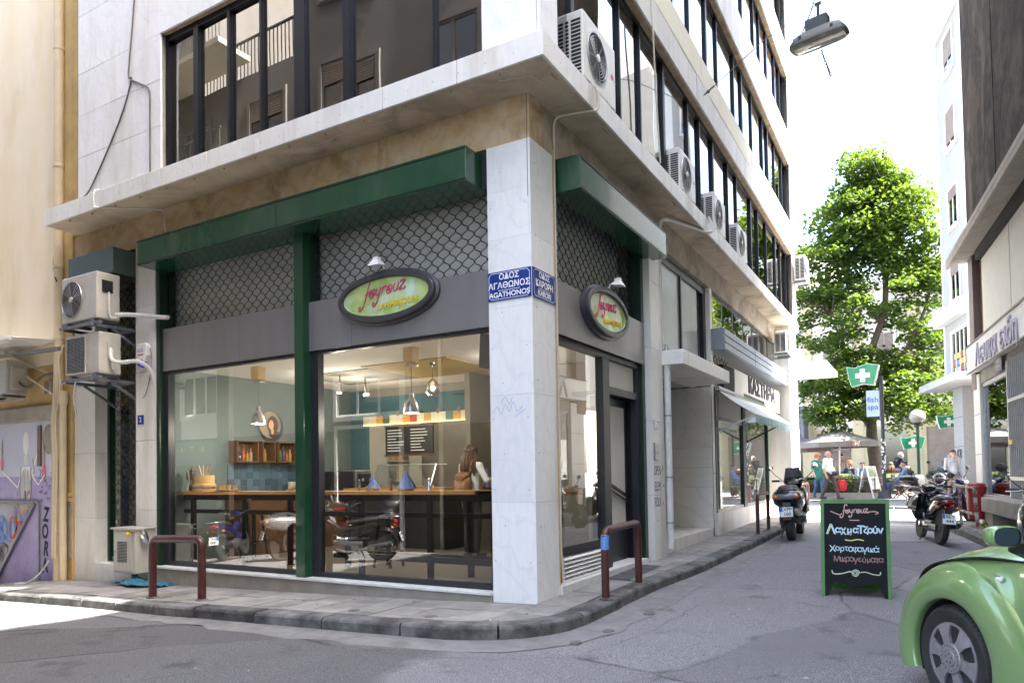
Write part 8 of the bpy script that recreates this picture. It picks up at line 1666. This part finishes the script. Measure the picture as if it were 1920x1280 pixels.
obj('shirt_hem', M().lathe([(.165,0),(.168,.045)], (0,0,.925), 18, sy=.85), A['shirtgreen'], pg)
t = thing('small_dog', 'small tan dog standing by the red litter bin', 'dog', (4.62,18.9,pav(4.6,18.9)), math.radians(30)); A['fur'] = mat('tan_fur', (.30,.15,.06), .9, col2=(.22,.10,.04), scale=12)
def skin_mesh(name, mb, m, par, vox=.012):
    me = mb.mesh(name, []); o = bpy.data.objects.new('tmp', me); C.objects.link(o); rm = o.modifiers.new('r','REMESH'); rm.mode = 'VOXEL'; rm.voxel_size = vox; sm = o.modifiers.new('s','SMOOTH'); sm.iterations = 3
    bpy.context.view_layer.update(); me2 = bpy.data.meshes.new_from_object(o.evaluated_get(bpy.context.evaluated_depsgraph_get())); bpy.data.objects.remove(o); me2.materials.append(m); me2.polygons.foreach_set('use_smooth',[True]*len(me2.polygons)); me2.name = name; return obj(name, me2, None, par)
b = M().ball((0,-.12,.30),.09,.13,.10).ball((0,.08,.29),.075,.14,.085).tube([(0,-.2,.34),(0,-.27,.44)],[.06,.05],10).ball((0,-.31,.47),.06,.075,.055).tube([(0,-.35,.46),(0,-.43,.44)],[.036,.026],8)
for s_ in (-1,1): b.tube([(s_*.055,-.17,.28),(s_*.055,-.15,.15),(s_*.055,-.16,.02),(s_*.055,-.19,.015)],[.036,.024,.018,.018],8); b.tube([(s_*.05,.14,.28),(s_*.055,.10,.19),(s_*.055,.19,.12),(s_*.055,.17,.02),(s_*.055,.14,.015)],[.05,.036,.02,.018,.018],8); b.tube([(s_*.04,-.29,.52),(s_*.055,-.28,.57)],[.024,.008],6)
b.tube(cat_rom([(0,.2,.34),(0,.29,.42),(0,.30,.52)],4),.016,6); skin_mesh('body', b, A['fur'], t)
obj('eyes', M().ball((.03,-.365,.485),.009).ball((-.03,-.365,.485),.009).ball((0,-.432,.447),.014), A['black'], t)
sit = dict(pel=(0,.02,.52), che=(0,.10,.84), nek=(0,.12,1.05), hed=(0,.08,1.20), shl=(.175,.12,1.0), shr=(-.175,.12,1.0), ell=(.25,.0,.76), elr=(-.25,.0,.76), wrl=(.17,-.22,.70), wrr=(-.17,-.22,.70), hpl=(.09,0,.50), hpr=(-.09,0,.50), knl=(.12,-.42,.50), knr=(-.12,-.42,.50), anl=(.12,-.40,.085), anr=(-.12,-.40,.085))
figure('seated man in a blue shirt with sunglasses on the folding chair by the pole', zg(2.85,22.4), math.radians(-90), sit, 'shirtblue', 'jeans', 'shoe', 'hairdark', 'short', 1.72, .02, 'long', True)
figure('seated woman with long brown hair in a dark coat behind the black pole', zg(2.45,23.6), math.radians(200), sit, 'navy', 'jeans', 'shoe', 'hairbrown', 'long', 1.66)
figure('seated man in a dark suit and brown hat behind the hedge', zg(1.0,24.3), math.radians(-20), dict(sit, hed=(0,.05,1.21)), 'navy', 'trouserdark', 'shoe', 'leather', 'hat', 1.74)
figure('seated person in a blue shirt behind the right end of the hedge', zg(1.5,24.7), math.radians(30), sit, 'shirtblue', 'trouserdark', 'shoe', 'hairdark', 'short', 1.68)
figure('woman in beige standing between the café tables under the parasol', zg(.55,26.5), math.radians(-10), {}, 'beigecloth', 'jeans', 'shoe', 'hairdark', 'short', 1.66, 0, 'short', female=True)
figure('bald man in a navy jacket stooping behind the black pole', zg(2.55,25.4), math.radians(120), dict(che=(0,-.12,1.2), nek=(0,-.20,1.38), hed=(0,-.27,1.49), shl=(.175,-.18,1.34), shr=(-.175,-.18,1.34), ell=(.23,-.25,1.08), elr=(-.23,-.25,1.08), wrl=(.2,-.40,.95), wrr=(-.2,-.40,.95)), 'navy', 'trouserdark', 'shoe', 'hairgrey', 'balding', 1.78)
# inside the shop
pw,V_,k_ = figure('woman with long brown hair and white blouse inside the shop, her back turned', (-2.38,2.42,.10), math.radians(168), dict(elr=(-.29,-.03,1.18), wrr=(-.24,-.25,1.20), ell=(.23,.02,1.12), wrl=(.21,-.02,.87)), 'shirtwhite', 'trouserdark', 'shoe', 'hairbrown', 'long', 1.70, 0, 'long', female=True)
t = thing('rucksack', 'tan leather rucksack on the back of the woman inside the shop', 'rucksack', (-2.38,2.42,.10), math.radians(168)); k_ = 1.70/1.72
obj('sack', M().loft([((0,.12,1.08),.13,.14,.6),((0,.16,1.06),.155,.18,.6),((0,.24,1.03),.15,.17,.6),((0,.30,1.0),.09,.11,.7)], 18), A['leather'], t, .8); obj('flap', M().loft([((0,.13,1.26),.10,.04,.7),((0,.20,1.24),.12,.05,.7),((0,.27,1.20),.09,.035,.7)], 16), A['leather'], t, .8)
obj('strap', M().tube(cat_rom([(.09,.12,1.30),(.12,.09,1.46),(.13,-.06,1.46),(.15,-.13,1.28),(.17,-.05,1.05),(.14,.14,.95)],5),.016,6).tube(cat_rom([(-.09,.12,1.30),(-.12,.09,1.46),(-.13,-.06,1.46),(-.15,-.13,1.28),(-.17,-.05,1.05),(-.14,.14,.95)],5),.016,6), A['leather'], t, True)
figure('cook in a white shirt half hidden behind the green window post', (-5.72,2.40,.10), math.radians(-75), dict(elr=(-.25,-.05,1.12), wrr=(-.20,-.28,1.02), ell=(.25,-.05,1.12), wrl=(.20,-.28,1.02)), 'shirtwhite', 'trouserkhaki', 'shoe', 'hairdark', 'short', 1.74, 0, 'short')
